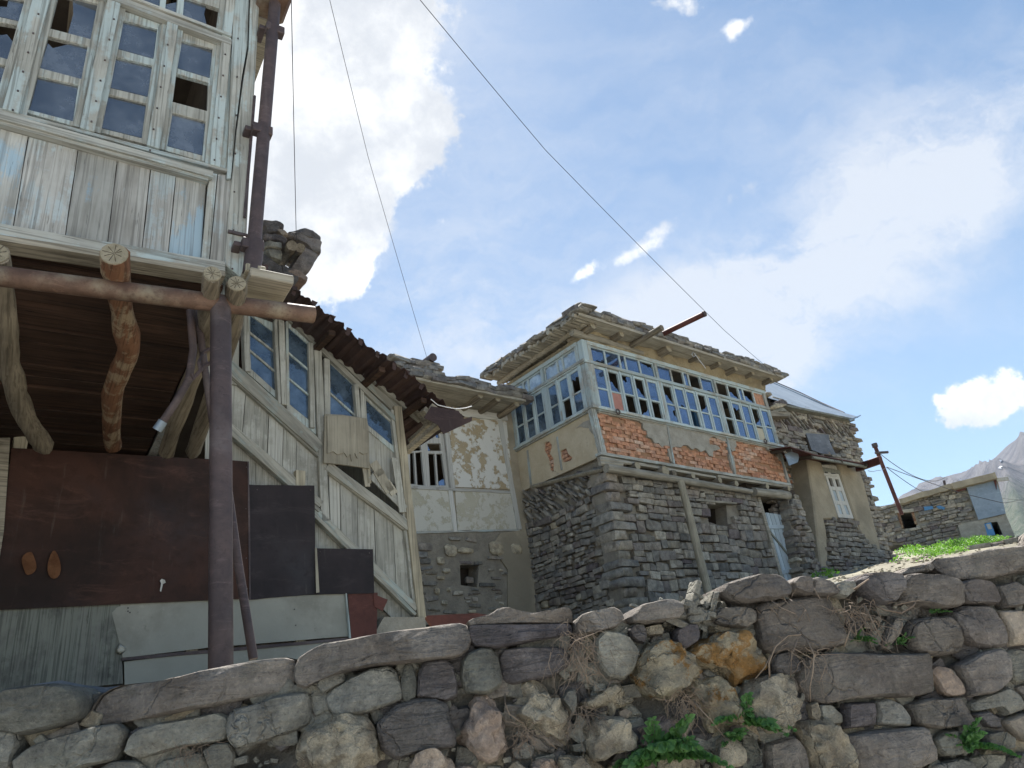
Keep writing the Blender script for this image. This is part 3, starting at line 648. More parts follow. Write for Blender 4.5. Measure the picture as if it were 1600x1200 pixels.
STN = [
 (CA((-60, 505), (0, 490), (120, 462), (260, 445), (345, 452), (390, 480), (402, 530), (385, 590), (330, 625), (200, 660), (100, 680), (-60, 655)), 'R_g', .13, 'c'),
 (CA((412, 590), (440, 530), (480, 480), (560, 445), (720, 430), (850, 410), (960, 378), (1150, 340), (1300, 320), (1365, 330), (1378, 380), (1365, 440), (1290, 475), (1100, 520), (900, 560), (700, 595), (540, 622), (440, 628)), 'R_b', .13, 'c'),
 (CA((-40, 650), (50, 640), (95, 665), (98, 720), (75, 770), (55, 830), (-40, 860)), 'R_g', .08, ''),
 (CA((80, 800), (130, 760), (200, 715), (330, 675), (450, 640), (540, 628), (575, 670), (560, 720), (540, 790), (400, 820), (330, 850), (200, 860), (90, 840)), 'R_g', .1, ''),
 (CA((580, 760), (600, 690), (650, 655), (760, 620), (900, 600), (1010, 575), (1058, 600), (1060, 650), (1040, 700), (960, 715), (860, 730), (740, 765), (640, 790)), 'R_g', .1, ''),
 (CA((1062, 600), (1075, 560), (1200, 530), (1330, 490), (1420, 478), (1440, 540), (1440, 620), (1380, 655), (1240, 700), (1110, 738), (1080, 700)), 'R_g', .1, ''),
 (CA((720, 830), (760, 790), (850, 770), (930, 760), (960, 800), (975, 860), (960, 900), (720, 900)), 'R_g', .07, ''),
 (CA((945, 750), (1000, 722), (1060, 722), (1085, 770), (1080, 830), (1000, 860), (965, 800)), 'R_g', .07, ''),
 (CA((430, 850), (520, 800), (640, 800), (690, 840), (700, 900), (430, 910)), 'R_g', .08, ''),
 (CA((150, 880), (330, 858), (420, 850), (425, 930), (150, 940)), 'R_b', .07, ''),
 (CA((-60, 870), (60, 850), (130, 880), (140, 950), (-60, 960)), 'R_g', .07, ''),
 (CB((8, 470), (20, 390), (60, 360), (140, 320), (260, 300), (400, 272), (560, 250), (700, 228), (775, 222), (808, 250), (808, 300), (790, 345), (740, 380), (640, 390), (500, 405), (350, 425), (220, 450), (110, 490), (60, 515), (20, 500)), 'R_b', .14, 'c'),
 (CB((806, 215), (830, 200), (900, 185), (940, 155), (975, 150), (1040, 170), (1100, 178), (1180, 165), (1250, 148), (1275, 165), (1285, 200), (1288, 215), (1180, 222), (1000, 226), (840, 232), (810, 232)), 'R_b', .10, 'c'),
 (CB((812, 236), (840, 234), (1000, 229), (1180, 226), (1288, 220), (1292, 268), (1200, 287), (1060, 312), (940, 332), (830, 325), (815, 285)), 'R_d', .12, 'c'),
 (CB((1300, 215), (1320, 190), (1400, 165), (1470, 150), (1510, 165), (1520, 200), (1480, 240), (1400, 255), (1330, 275), (1300, 260)), 'R_b', .11, 'c'),
 (CB((105, 510), (125, 470), (180, 450), (232, 445), (235, 490), (190, 510), (130, 545)), 'R_g', .07, ''),
 (CB((145, 570), (170, 520), (260, 470), (350, 430), (430, 415), (470, 440), (498, 520), (498, 570), (440, 600), (330, 635), (210, 648), (160, 610)), 'R_g', .1, ''),
 (CB((505, 570), (496, 480), (505, 420), (530, 400), (548, 410), (562, 500), (560, 560), (520, 575)), 'R_g', .07, ''),
 (CB((567, 560), (577, 450), (600, 400), (700, 392), (735, 420), (760, 500), (760, 560), (700, 585), (620, 570)), 'R_d', .1, ''),
 (CB((767, 480), (772, 400), (800, 360), (860, 335), (910, 335), (940, 380), (955, 470), (950, 510), (890, 540), (800, 535)), 'R_g', .09, ''),
 (CB((948, 380), (970, 345), (1100, 335), (1240, 328), (1285, 370), (1270, 420), (1200, 465), (1090, 480), (1010, 500), (960, 480)), 'R_d', .09, ''),
 (CB((938, 352), (955, 333), (985, 335), (980, 350), (945, 362)), 'R_d', .05, ''),
 (CB((15, 750), (50, 710), (120, 680), (200, 650), (270, 643), (330, 680), (375, 750), (378, 830), (340, 870), (250, 900), (100, 910), (40, 850)), 'R_l', .14, 'l'),
 (CB((385, 690), (430, 640), (480, 600), (560, 575), (650, 572), (700, 600), (710, 670), (742, 730), (740, 790), (660, 800), (560, 820), (470, 855), (400, 810)), 'R_d', .11, ''),
 (CB((745, 670), (780, 620), (830, 560), (870, 545), (920, 590), (965, 660), (972, 760), (950, 840), (890, 872), (840, 840), (775, 790), (748, 730)), 'R_p', .12, 'l'),
 (CB((1060, 560), (1060, 510), (1100, 483), (1160, 510), (1230, 570), (1275, 640), (1280, 780), (1240, 795), (1180, 770), (1130, 740), (1090, 690), (1020, 640), (1025, 600)), 'R_l', .11, 'l'),
 (CB((1238, 570), (1260, 530), (1298, 525), (1304, 600), (1290, 645), (1274, 620)), 'R_g', .07, ''),
 (CB((1380, 300), (1420, 255), (1480, 265), (1540, 285), (1590, 350), (1570, 440), (1520, 488), (1440, 470), (1400, 420), (1385, 370)), 'R_g', .11, ''),
 (CB((1330, 590), (1370, 560), (1430, 520), (1500, 490), (1530, 540), (1585, 580), (1540, 610), (1490, 625), (1460, 660), (1430, 620), (1350, 610)), 'R_l', .09, 'l'),
 (CB((1365, 710), (1375, 670), (1480, 665), (1540, 695), (1565, 740), (1560, 790), (1480, 800), (1400, 848), (1370, 820)), 'R_l', .1, 'l'),
 (CB((545, 880), (580, 830), (640, 822), (700, 840), (740, 880), (740, 960), (550, 960)), 'R_p', .1, 'l'),
 (CB((750, 890), (770, 862), (830, 875), (870, 895), (875, 960), (755, 960)), 'R_p', .08, 'l'),
 (CB((1220, 835), (1290, 820), (1340, 850), (1365, 900), (1360, 970), (1230, 970)), 'R_l', .09, 'l'),
 (CB((975, 890), (1040, 870), (1080, 900), (1080, 970), (970, 970)), 'R_l', .07, 'l'),
 (CB((1090, 880), (1140, 850), (1200, 860), (1225, 900), (1215, 970), (1095, 970)), 'R_p', .08, 'l'),
 (CB((1470, 880), (1540, 855), (1590, 880), (1590, 970), (1460, 970)), 'R_l', .08, 'l'),
 (CB((1285, 780), (1340, 770), (1350, 812), (1295, 812)), 'R_g', .05, ''),
 (CB((1000, 800), (1060, 760), (1120, 790), (1100, 850), (1020, 850)), 'R_g', .04, ''),
 (CC((420, 380), (480, 310), (560, 290), (650, 280), (700, 300), (712, 350), (690, 380), (600, 395), (520, 410), (440, 405)), 'R_b', .13, 'c'),
 (CC((415, 440), (450, 408), (500, 418), (520, 470), (515, 520), (470, 510), (430, 480)), 'R_d', .09, ''),
 (CC((503, 430), (600, 410), (618, 440), (610, 462), (540, 472), (514, 455)), 'R_l', .07, ''),
 (CC((670, 490), (680, 440), (740, 405), (800, 410), (815, 460), (800, 500), (730, 548), (690, 530)), 'R_d', .1, ''),
 (CC((880, 360), (900, 325), (1000, 320), (1090, 325), (1120, 345), (1110, 400), (1060, 435), (960, 425), (890, 405)), 'R_b', .11, 'c'),
 (CC((465, 640), (480, 590), (520, 520), (570, 480), (620, 478), (680, 530), (750, 590), (812, 650), (810, 690), (740, 730), (660, 780), (590, 815), (530, 790), (480, 740)), 'R_o', .13, 'l'),
 (CC((740, 570), (780, 530), (850, 490), (930, 450), (980, 440), (1050, 455), (1110, 510), (1140, 570), (1190, 625), (1150, 680), (1050, 740), (1010, 760), (950, 700), (860, 650), (780, 610)), 'R_o2', .12, 'l'),
 (CC((745, 760), (790, 715), (870, 695), (940, 710), (1000, 780), (1035, 850), (1062, 920), (1050, 980), (960, 1020), (880, 1015), (840, 960), (800, 860)), 'R_o', .1, 'l'),
 (CC((1045, 790), (1090, 720), (1200, 700), (1300, 695), (1370, 740), (1408, 840), (1400, 920), (1330, 970), (1220, 1015), (1160, 960), (1100, 900), (1066, 860)), 'R_l', .13, 'l'),
 (CC((490, 1000), (560, 940), (610, 910), (690, 960), (735, 1060), (700, 1110), (620, 1110), (580, 1060), (500, 1080)), 'R_p', .08, 'l'),
 (CC((895, 1080), (940, 1040), (1000, 1060), (1045, 1120), (1045, 1200), (920, 1230), (900, 1150)), 'R_l', .08, 'l'),
 (CC((940, 200), (1020, 170), (1100, 145), (1210, 142), (1270, 180), (1292, 220), (1280, 260), (1200, 290), (1120, 290), (1050, 300), (980, 280), (940, 240)), 'R_b', .16, 'c'),
 (CC((1297, 190), (1330, 160), (1380, 155), (1400, 170), (1405, 250), (1380, 255), (1310, 230)), 'R_b', .12, 'c'),
 (CC((1404, 165), (1440, 160), (1500, 180), (1560, 225), (1550, 255), (1480, 258), (1409, 252)), 'R_b', .12, 'c'),
 (CC((490, 1085), (550, 1065), (600, 1125), (590, 1200), (490, 1200)), 'R_b', .05, ''),
 (CC((380, 890), (410, 875), (450, 890), (430, 925), (385, 925)), 'R_r', .05, ''),
 (CC((880, 655), (940, 705), (1000, 765), (1010, 780), (950, 715), (870, 690), (850, 670)), 'R_g', .03, ''),
 (CC((610, 1115), (700, 1120), (760, 1170), (740, 1240), (600, 1240)), 'R_l', .06, 'l'),
 (CC((1060, 1000), (1150, 1030), (1180, 1120), (1100, 1240), (1060, 1240), (1055, 1110)), 'R_g', .05, ''),
 (CD((0, 470), (0, 420), (30, 390), (130, 365), (270, 355), (350, 365), (390, 420), (440, 540), (440, 590), (300, 620), (150, 620), (80, 640), (20, 600)), 'R_b', .12, ''),
 (CD((357, 300), (400, 280), (465, 285), (476, 330), (430, 365), (370, 350)), 'R_g', .1, 'c'),
 (CD((477, 290), (500, 255), (600, 248), (680, 252), (706, 290), (690, 340), (650, 390), (580, 400), (520, 350), (490, 320)), 'R_d', .14, 'c'),
 (CD((693, 330), (710, 260), (760, 252), (870, 265), (950, 290), (1000, 390), (980, 410), (880, 420), (780, 395), (693, 390)), 'R_b', .13, 'c'),
 (CD((880, 190), (910, 165), (1000, 160), (1120, 135), (1250, 122), (1400, 110), (1560, 95), (1600, 150), (1560, 200), (1400, 215), (1250, 240), (1130, 275), (980, 270), (930, 235)), 'R_b', .15, 'c'),
 (CD((970, 300), (1010, 280), (1120, 287), (1150, 310), (1178, 375), (1160, 400), (1000, 392)), 'R_b', .11, ''),
 (CD((1158, 305), (1250, 285), (1290, 320), (1318, 385), (1290, 410), (1200, 418), (1183, 380)), 'R_b', .11, ''),
 (CD((1293, 262), (1400, 250), (1500, 240), (1510, 360), (1400, 372), (1330, 372), (1303, 320)), 'R_g', .1, ''),
 (CD((735, 520), (760, 480), (850, 465), (930, 460), (970, 500), (1010, 580), (1005, 632), (900, 640), (780, 632), (740, 600)), 'R_b', .11, ''),
 (CD((950, 440), (1000, 408), (1120, 405), (1150, 430), (1200, 510), (1232, 600), (1150, 612), (1060, 600), (1010, 565), (975, 500)), 'R_b', .1, ''),
 (CD((1160, 437), (1250, 435), (1330, 460), (1400, 480), (1480, 520), (1470, 590), (1400, 590), (1300, 594), (1240, 600), (1212, 520)), 'R_r', .1, ''),
 (CD((205, 760), (240, 660), (340, 635), (500, 640), (700, 640), (820, 645), (835, 720), (855, 825), (760, 850), (600, 848), (450, 855), (350, 885), (262, 868)), 'R_b', .13, ''),
 (CD((75, 690), (90, 650), (150, 630), (200, 660), (208, 720), (140, 745), (90, 735)), 'R_d', .08, ''),
 (CD((850, 720), (880, 695), (950, 710), (1000, 780), (1028, 835), (950, 850), (900, 830)), 'R_r', .08, ''),
 (CD((980, 700), (1080, 640), (1190, 618), (1230, 690), (1235, 760), (1150, 825), (1050, 850), (1025, 780)), 'R_b', .1, ''),
 (CD((1212, 640), (1260, 612), (1340, 640), (1400, 670), (1480, 700), (1460, 740), (1400, 745), (1330, 760), (1270, 778), (1242, 740)), 'R_g', .09, ''),
 (CD((1050, 880), (1130, 840), (1220, 805), (1270, 840), (1292, 905), (1220, 940), (1190, 900), (1080, 920)), 'R_g', .09, ''),
 (CD((1275, 800), (1400, 762), (1500, 770), (1500, 870), (1400, 880), (1330, 880)), 'R_b', .09, ''),
 (CD((257, 892), (290, 880), (298, 925), (295, 970), (262, 945)), 'R_l', .07, ''),
 (CD((302, 892), (360, 890), (418, 940), (423, 978), (350, 985), (307, 950)), 'R_g', .08, ''),
 (CD((427, 885), (500, 872), (568, 875), (583, 982), (500, 1002), (433, 1008)), 'R_d', .1, ''),
 (CD((576, 870), (640, 858), (700, 880), (750, 960), (738, 992), (650, 990), (592, 985)), 'R_g', .1, ''),
 (CD((742, 890), (830, 862), (1005, 855), (1050, 920), (1080, 985), (1000, 996), (880, 1000), (795, 985)), 'R_b', .11, ''),
 (CD((1070, 935), (1130, 912), (1195, 960), (1205, 1008), (1130, 1000), (1095, 960)), 'R_d', .08, ''),
 (CD((1215, 970), (1290, 930), (1400, 920), (1500, 930), (1500, 1075), (1400, 1080), (1290, 1060), (1240, 1010)), 'R_r', .1, ''),
 (CD((212, 990), (260, 970), (330, 970), (400, 1030), (435, 1100), (440, 1240), (300, 1260), (245, 1120)), 'R_l', .12, 'l'),
 (CD((430, 1045), (560, 1015), (820, 998), (838, 1080), (878, 1160), (800, 1200), (600, 1215), (450, 1215)), 'R_b', .12, ''),
 (CD((862, 1060), (910, 1018), (980, 1012), (1018, 1060), (1000, 1130), (930, 1142), (882, 1110)), 'R_g', .09, ''),
 (CD((1112, 1032), (1180, 1018), (1258, 1052), (1252, 1100), (1170, 1122), (1122, 1080)), 'R_g', .09, ''),
 (CD((1240, 1150), (1290, 1122), (1400, 1110), (1500, 1110), (1500, 1240), (1240, 1240)), 'R_b', .1, ''),
 (CD((40, 1080), (180, 1040), (230, 1100), (245, 1260), (60, 1260)), 'R_b', .1, ''),
 (CD((545, 600), (560, 530), (610, 500), (640, 470), (625, 530), (600, 605), (570, 615)), 'R_g', .07, ''),
 (CD((610, 610), (642, 500), (680, 455), (722, 462), (700, 540), (650, 600), (625, 618)), 'R_b', .08, ''),
 (CD((700, 250), (740, 215), (860, 195), (885, 210), (850, 235), (750, 246)), 'R_b', .10, 'c'),
 (CD((880, 1190), (1000, 1150), (1080, 1175), (1070, 1250), (880, 1250)), 'R_g', .07, ''),
 (CD((460, 450), (520, 440), (535, 520), (490, 545), (455, 510)), 'R_d', .06, ''),
 (CD((1290, 600), (1330, 608), (1400, 612), (1480, 620), (1470, 655), (1400, 660), (1345, 635)), 'R_g', .06, ''),
 (CD((1060, 1150), (1120, 1130), (1225, 1135), (1230, 1230), (1080, 1240)), 'R_g', .06, ''),
]
GRATIO = 0
topline = []
for i, (pts, kd, proj, fl) in enumerate(STN):
    l = [Vector(q) for q in FW.xz(pts, -.04)]
    lump = .9 if 'l' in fl else .1
    mb = rock(l, kd, proj*.9, 100+i, back=.34 if 'c' in fl else .2, lump=lump, facets=5)
    mb.build('stone', M[kd], wall, smooth_=radians(50 if lump > .5 else 27))
# more of the same wall beyond the frame, to both sides and down to the path
rw = random.Random(11)
lo = FW.P(0, 1215).z
def filler(x0, x1, z0, z1, hh=(.13, .24), ww=(.2, .55)):
    z = z0
    while z < z1-.05:
        h = min(rw.uniform(*hh), z1-z+.04); x = x0
        while x < x1:
            w_ = min(rw.uniform(*ww), x1-x+.1)
            cx, cz = x+w_/2, z+h/2; k = 8
            pts = []
            for j in range(10):
                g = 2*pi*j/10; e = 2.6
                pts.append(Vector((cx+(abs(cos(g))**(2/e))*(1 if cos(g) > 0 else -1)*w_*.47*rw.uniform(.92, 1.03), cz+(abs(sin(g))**(2/e))*(1 if sin(g) > 0 else -1)*h*.46*rw.uniform(.9, 1.04))))
            kd = rw.choice(['R_g', 'R_b', 'R_d', 'R_g', 'R_l', 'R_b'])
            rock(pts, kd, rw.uniform(.06, .11), rw.randint(0, 9999), back=.2, lump=.8 if kd == 'R_l' else .1).build('stone', M[kd], wall, smooth_=radians(52))
            x += w_
        z += h
xa = FW.P(-30, 1100).x; xb = FW.P(1640, 1000).x
zb0 = FW.P(800, 1205).z
def lowz(x):   # where the traced stones end
    return min(FW.P(0, 1212).z + (x-FW.P(0, 1212).x)*(FW.P(1600, 1212).z-FW.P(0, 1212).z)/(FW.P(1600, 1212).x-FW.P(0, 1212).x), 9)
filler(xa-1.4, xa, 0, 1.80); filler(xb+.2, xb+1.9, 0, 2.05)
nx = 7
for i in range(nx):
    q0 = xa + (xb+.2-xa)*i/nx; q1 = xa + (xb+.2-xa)*(i+1)/nx
    filler(q0, q1, .02, lowz((q0+q1)/2)-.01, hh=(.2, .34), ww=(.3, .7))
# earth packed between and behind the stones
def topz(x):
    ks = [(-2.9, 1075), ]
    return None
ex = [xa-1.4 + (xb+1.9-xa+1.4)*i/150 for i in range(151)]
def crest(x):
    # a little under the coping line
    tab = [(0, 1085), (140, 1085), (300, 1065), (465, 1050), (735, 1000), (890, 975), (990, 965), (1100, 960), (1150, 915), (1240, 915), (1330, 925), (1480, 905), (1600, 880)]
    best = None
    for (a, ya), (b, yb) in zip(tab, tab[1:]):
        pa, pb = FW.P(a, ya), FW.P(b, yb)
        if pa.x <= x <= pb.x: return pa.z + (pb.z-pa.z)*(x-pa.x)/(pb.x-pa.x)
    p = FW.P(*tab[0]) if x < 0 else FW.P(*tab[-1]); return p.z
ev = []; rows = 60
for i, x in enumerate(ex):
    cz = crest(x)
    for j in range(rows+1):
        z = cz*j/rows
        y = .012 + .045*noise.noise(Vector((x*5, z*5, 1))) + .022*noise.noise(Vector((x*19, z*19, 4)))
        ev.append((x, y, z))
    ev.append((x, .30, cz-.04)); ev.append((x, .42, cz-.25))
ef = []; rr = rows+3
for i in range(len(ex)-1):
    for j in range(rr-1): ef.append((i*rr+j, i*rr+j+1, (i+1)*rr+j+1, (i+1)*rr+j))
me = bpy.data.meshes.new('earth_packing'); me.from_pydata(ev, [], ef); me.materials.append(M['earth']); me.shade_smooth()
eo = bpy.data.objects.new('earth_packing', me); C.objects.link(eo); eo.parent = wall
# smaller stones set back between the large ones
fil = {k: [rock_mesh('wedged_stone', M[k], 300+i, .12) for i in range(4)] for k in ('R_g', 'R_b', 'R_l', 'R_d')}
mbs = {k: MB() for k in fil}
for i in range(420):
    x = rw.uniform(xa, xb); z = crest(x) - rw.uniform(0.05, .62); s = rw.uniform(.045, .095); k = rw.choice(['R_g', 'R_b', 'R_g', 'R_d', 'R_l'])
    me = rw.choice(fil[k]); mm = Matrix.Translation((x, rw.uniform(.0, .02), z)) @ Matrix.Rotation(rw.uniform(-.8, .8), 4, 'Y') @ Matrix.Rotation(rw.uniform(-.3, .3), 4, 'X') @ Matrix.Diagonal((s*rw.uniform(1, 1.6), .08, s, 1))
    mbs[k].add([mm @ v.co for v in me.vertices], [tuple(p.vertices) for p in me.polygons])
for k in mbs: mbs[k].build('wedged_stones', M[k], wall, smooth_=radians(30), kind='stuff')
# chips of stone wedged in the joints
mb = MB()
for i in range(330):
    x = rw.uniform(xa, xb); z = crest(x) - rw.uniform(0.03, .62); s = rw.uniform(.006, .026)
    me = rw.choice(POOL['slate']); mm = Matrix.Translation((x, rw.uniform(-.04, -.005), z)) @ Matrix.Rotation(rw.uniform(-1, 1), 4, 'Y') @ Matrix.Diagonal((s*rw.uniform(1, 2.2), s, s, 1))
    mb.add([mm @ v.co for v in me.vertices], [tuple(p.vertices) for p in me.polygons])
for i in range(120):      # slate rubble heaped near (1090, 960)
    p = FW.P(rw.gauss(1080, 26), rw.gauss(957, 11)); s = rw.uniform(.012, .05)
    me = rw.choice(POOL['slate']); mm = Matrix.Translation((p.x, rw.uniform(-.05, .05), p.z-.01)) @ Matrix.Rotation(rw.uniform(-1.2, .6), 4, 'Y') @ Matrix.Rotation(rw.uniform(-.5, .5), 4, 'X') @ Matrix.Diagonal((s*rw.uniform(1, 2), s*1.5, s*.5, 1))
    mb.add([mm @ v.co for v in me.vertices], [tuple(p_.vertices) for p_ in me.polygons])
mb.build('stone_chips', M['R_g'], wall, kind='stuff')
# ================================================================== left gallery house
def c1(*p): return [(x/2.728, y/2.728) for x, y in p]
def c2(*p): return [(x/3., 360+y/3.) for x, y in p]
def c3(*p): return [(x/2.5806, 680+y/2.5806) for x, y in p]
def c4(*p): return [(340+x/2.79, 330+y/2.79) for x, y in p]
def c5(*p): return [(480+x/2.726, 560+y/2.726) for x, y in p]
def c6(*p): return [(780+x/3.3333, 460+y/3.3333) for x, y in p]
def c7(*p): return [(800+x/3.2, 680+y/3.2) for x, y in p]
def c8(*p): return [(1160+x/3.334, 560+y/3.3333) for x, y in p]
def atz(face, px, py, z):
    """photo pixel -> point on the level z (in the face's own frame)"""
    d = ray(px, py); e = face.loc(EYEV); ln = Vector((d.dot(face.A), d.dot(face.Nn), d.z)); t = (z-e.z)/ln.z
    return e + ln*t
def poly(face, root, name, pts, y0, y1, mat, holes=(), yp=None, bevel=0, label=None, kind=None):
    yy = y0 if yp is None else yp
    mb = MB(); mb.prism(face.xz(pts, yy), y0, y1, [face.xz(h, yy) for h in holes])
    return mb.build(name, M[mat] if isinstance(mat, str) else mat, root, bevel=bevel, label=label, kind=kind)
def bar(face, root, name, a, b, w_, y0, y1, mat, w2=None, jit=.002, label=None, bevel=0):
    mb = MB(); mb.bar(face.P(a[0], a[1], y0), face.P(b[0], b[1], y0), w_, y0, y1, w2, jit)
    return mb.build(name, M[mat], root, label=label, bevel=bevel)
def nails(face, root, pts, y):
    mb = MB()
    for p in pts:
        q = face.P(p[0], p[1], y); mb.box(q.x-.004, q.x+.004, y-.004, y+.003, q.z-.004, q.z+.004)
    mb.build('nail', M['rust'], root, kind='stuff')
ZB = EYE + .2
FL = Face(55, 3.37, 0, ZB)
LG = thing('gallery_house', 'overhanging timber house with big paned windows held up on rusty pipes and logs', 'house', FL)
# boarding under the windows
seams = [((-100, 175), (-140, 335)), ((-40, 188), (-75, 347)), ((3, 198), (-28, 356)), ((47.6, 207), (18, 365)), ((125, 225), (101, 372)), ((186, 241), (167, 383)), ((238, 254), (221, 394)), ((277, 266), (262, 403)), ((324, 277), (313, 410))]
mats = ['plank', 'plank', 'plank_blue', 'plank', 'plank_blue', 'plank', 'plank', 'plank_blue']
for i, ((a, b), mt) in enumerate(zip(zip(seams, seams[1:]), mats)):
    (t0, b0), (t1, b1) = a, b
    g = 1.0
    n = 6; lf = []; rt = []
    for k in range(n+1):
        f = k/n
        lf.append((t0[0]+(b0[0]-t0[0])*f+g*.7+R.uniform(-.3, .5), t0[1]-14+(b0[1]-t0[1]+18)*f)); rt.append((t1[0]+(b1[0]-t1[0])*f-g*.6+R.uniform(-.4, .3), t1[1]-14+(b1[1]-t1[1]+18)*f))
    yy = R.uniform(0, .006)
    poly(FL, LG, 'plank', lf+rt[::-1], yy, yy+.022, mt)
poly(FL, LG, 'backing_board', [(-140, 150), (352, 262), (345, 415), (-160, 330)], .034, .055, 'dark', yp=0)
poly(FL, LG, 'stile', c1((893, 735), (926, 742), (890, 1118), (858, 1112)), -.014, .02, 'frame_v')
poly(FL, LG, 'plank', c1((930, 742), (990, 752), (962, 1128), (894, 1118)), -.002, .02, 'plank')
# corner post, in two leaves with a long crack between them
poly(FL, LG, 'corner_post', c1((1075, -160), (1128, -150), (1103, 60), (1090, 300), (1062, 800), (1042, 1190), (958, 1125), (990, 760), (1010, 560), (1040, 330), (1062, 200), (1066, 60)), -.03, .13, 'frame_v', bevel=.006)
poly(FL, LG, 'corner_post', c1((1000, -160), (1066, -158), (1058, 60), (1054, 195), (1030, 330), (1002, 560), (984, 760), (968, 760), (990, 180)), -.022, .1, 'frame_v')
# sill mouldings and rails
bar(FL, LG, 'sill', (-120, 146), (333, 272), .045, -.05, .03, 'frame_h')
bar(FL, LG, 'sill', (-120, 157), (326, 279), .028, -.035, .03, 'frame_h')
bar(FL, LG, 'sill', (-120, 139), (362, 268), .022, -.02, .03, 'frame_h')
bar(FL, LG, 'rail', (-120, -118), (362, 66), .05, -.03, .03, 'frame_h')
bar(FL, LG, 'rail', (-120, -130), (362, 55), .02, -.04, .03, 'frame_h')
bar(FL, LG, 'floor_beam', (-160, 333), (352, 418), .07, -.045, .05, 'frame_h', bevel=.004)
bar(FL, LG, 'floor_beam', (-160, 345), (352, 427), .03, -.055, .05, 'beam')
bar(FL, LG, 'floor_beam', (-160, 372), (318, 442), .075, .16, .28, 'beam')
# battens between the casements
for a, b, w_ in ((c1((192, -60))[0], c1((45, 472))[0], .07), (c1((500, -60))[0], c1((372, 552))[0], .065), (c1((738, 98))[0], c1((655, 625))[0], .06), (c1((966, 178))[0], c1((918, 705))[0], .055)):
    bar(FL, LG, 'batten', a, b, w_, -.028, .0, 'frame_v', bevel=.003)
    bar(FL, LG, 'mullion', a, b, w_*1.9, .0, .05, 'frame_v')
bar(FL, LG, 'batten', c1((1000, -120))[0], c1((966, 160))[0], .05, -.028, 0, 'frame_v')
poly(FL, LG, 'stile', c1((985, -140), (1010, -130), (985, 742), (925, 722), (960, 200), (972, -40)), .001, .05, 'frame_v')
bar(FL, LG, 'mullion', c1((-120, -60))[0], c1((-290, 400))[0], .12, .0, .05, 'frame_v')
# casements: a frame with three openings, and the glass
def casement(face, root, outer, holes, gls, y=.012, mat='frame_v', gm='glass_l', th=.03, name='window', inner=.0):
    w_ = poly(face, root, name, outer, y, y+th, mat, holes, yp=y, bevel=.003)
    for g in gls:
        if g: poly(face, w_, 'pane', g[0] if isinstance(g, tuple) and len(g) == 1 else g, y+th*.5, y+th*.5+.004, gm, yp=y+th*.5)
    return w_
h1 = [c1((238, -30), (416, 16), (386, 165), (207, 118)), c1((204, 152), (374, 196), (347, 335), (170, 288)), c1((157, 322), (334, 362), (311, 515), (122, 466))]
casement(FL, LG, c1((212, -90), (470, -25), (340, 545), (85, 470)), h1,
         [c1((310, -20), (420, 16), (388, 168), (290, 142), (312, 60)), c1((204, 185), (225, 205), (330, 180), (376, 200), (349, 338), (168, 290)), c1((155, 320), (336, 360), (313, 518), (120, 468))])
h2 = [c1((512, 82), (671, 123), (655, 250), (492, 205)), c1((486, 240), (649, 279), (630, 412), (465, 372)), c1((456, 400), (624, 441), (605, 588), (432, 545))]
casement(FL, LG, c1((492, 38), (722, 100), (636, 618), (398, 555)), h2, h2)
h3 = [c1((769, 172), (907, 206), (895, 332), (756, 290)), c1((750, 312), (889, 352), (884, 472), (734, 432)), c1((736, 480), (877, 517), (864, 662), (713, 622))]
casement(FL, LG, c1((752, 132), (934, 178), (886, 694), (690, 636)), h3, [h3[0], None, h3[2]])
h0 = [c1((-85, -40), (105, 2), (92, 92), (-98, 50)), c1((-102, 75), (86, 110), (48, 255), (-130, 205)), c1((-135, 235), (42, 285), (2, 415), (-170, 366))]
casement(FL, LG, c1((-160, -110), (165, -62), (30, 480), (-250, 400)), h0, [c1((40, -20), (105, 2), (92, 92), (-98, 50), (-90, 20), (30, 30)), c1((-104, 120), (0, 150), (30, 146), (64, 190), (46, 258), (-130, 208)), h0[2]])
ht = [c1((535, -85), (686, -42), (678, 54), (528, 6)), c1((712, -35), (758, -20), (748, 80), (702, 60)), c1((786, -12), (934, 36), (921, 136), (778, 86))]
casement(FL, LG, c1((505, -140), (972, -10), (955, 172), (495, -20)), ht, [ht[0], c1((702, 20), (752, 10), (748, 80), (702, 60)), c1((786, -12), (880, 18), (870, 60), (885, 124), (778, 86))], y=.014)
nails(FL, LG, [(178-i*7, 30+i*32) for i in range(6)] + [(262-i*5.5, 70+i*33) for i in range(6)] + [(352-i*3.4, 85+i*33) for i in range(6)] + [(60-i*8, 22+i*30) for i in range(6)] + [(372-i*1.5, 60+i*60) for i in range(7)], -.03)
# upper part, side wall, room and roof (mostly out of frame)
pTR = FL.P(407, 0, 0); xR_ = FL.P(392, 300, 0).x; zf = FL.P(352, 437, 0).z - .03; ztop = pTR.z + .65
mb = MB(); mb.box(-3.2, xR_, .0, .06, ztop-.02, ztop+.3); mb.build('head_beam', M['frame_h'], LG)
mb = MB(); mb.box(xR_-.10, xR_-.04, .14, 3.0, zf, ztop+.3); mb.build('side_wall', M['plank'], LG)
mb = MB(); mb.box(-3.2, -3.14, .06, 3.0, zf, ztop+.3); mb.build('side_wall', M['plank'], LG)
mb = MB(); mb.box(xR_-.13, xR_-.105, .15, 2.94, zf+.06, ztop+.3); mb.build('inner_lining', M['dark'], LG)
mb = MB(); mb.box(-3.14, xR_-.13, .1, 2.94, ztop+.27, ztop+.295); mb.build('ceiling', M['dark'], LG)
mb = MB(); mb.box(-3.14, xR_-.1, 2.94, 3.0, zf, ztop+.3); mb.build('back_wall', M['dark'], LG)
mb = MB(); mb.box(-3.14, xR_-.1, .10, 2.94, zf+.035, zf+.06); mb.build('floor', M['soffit'], LG)
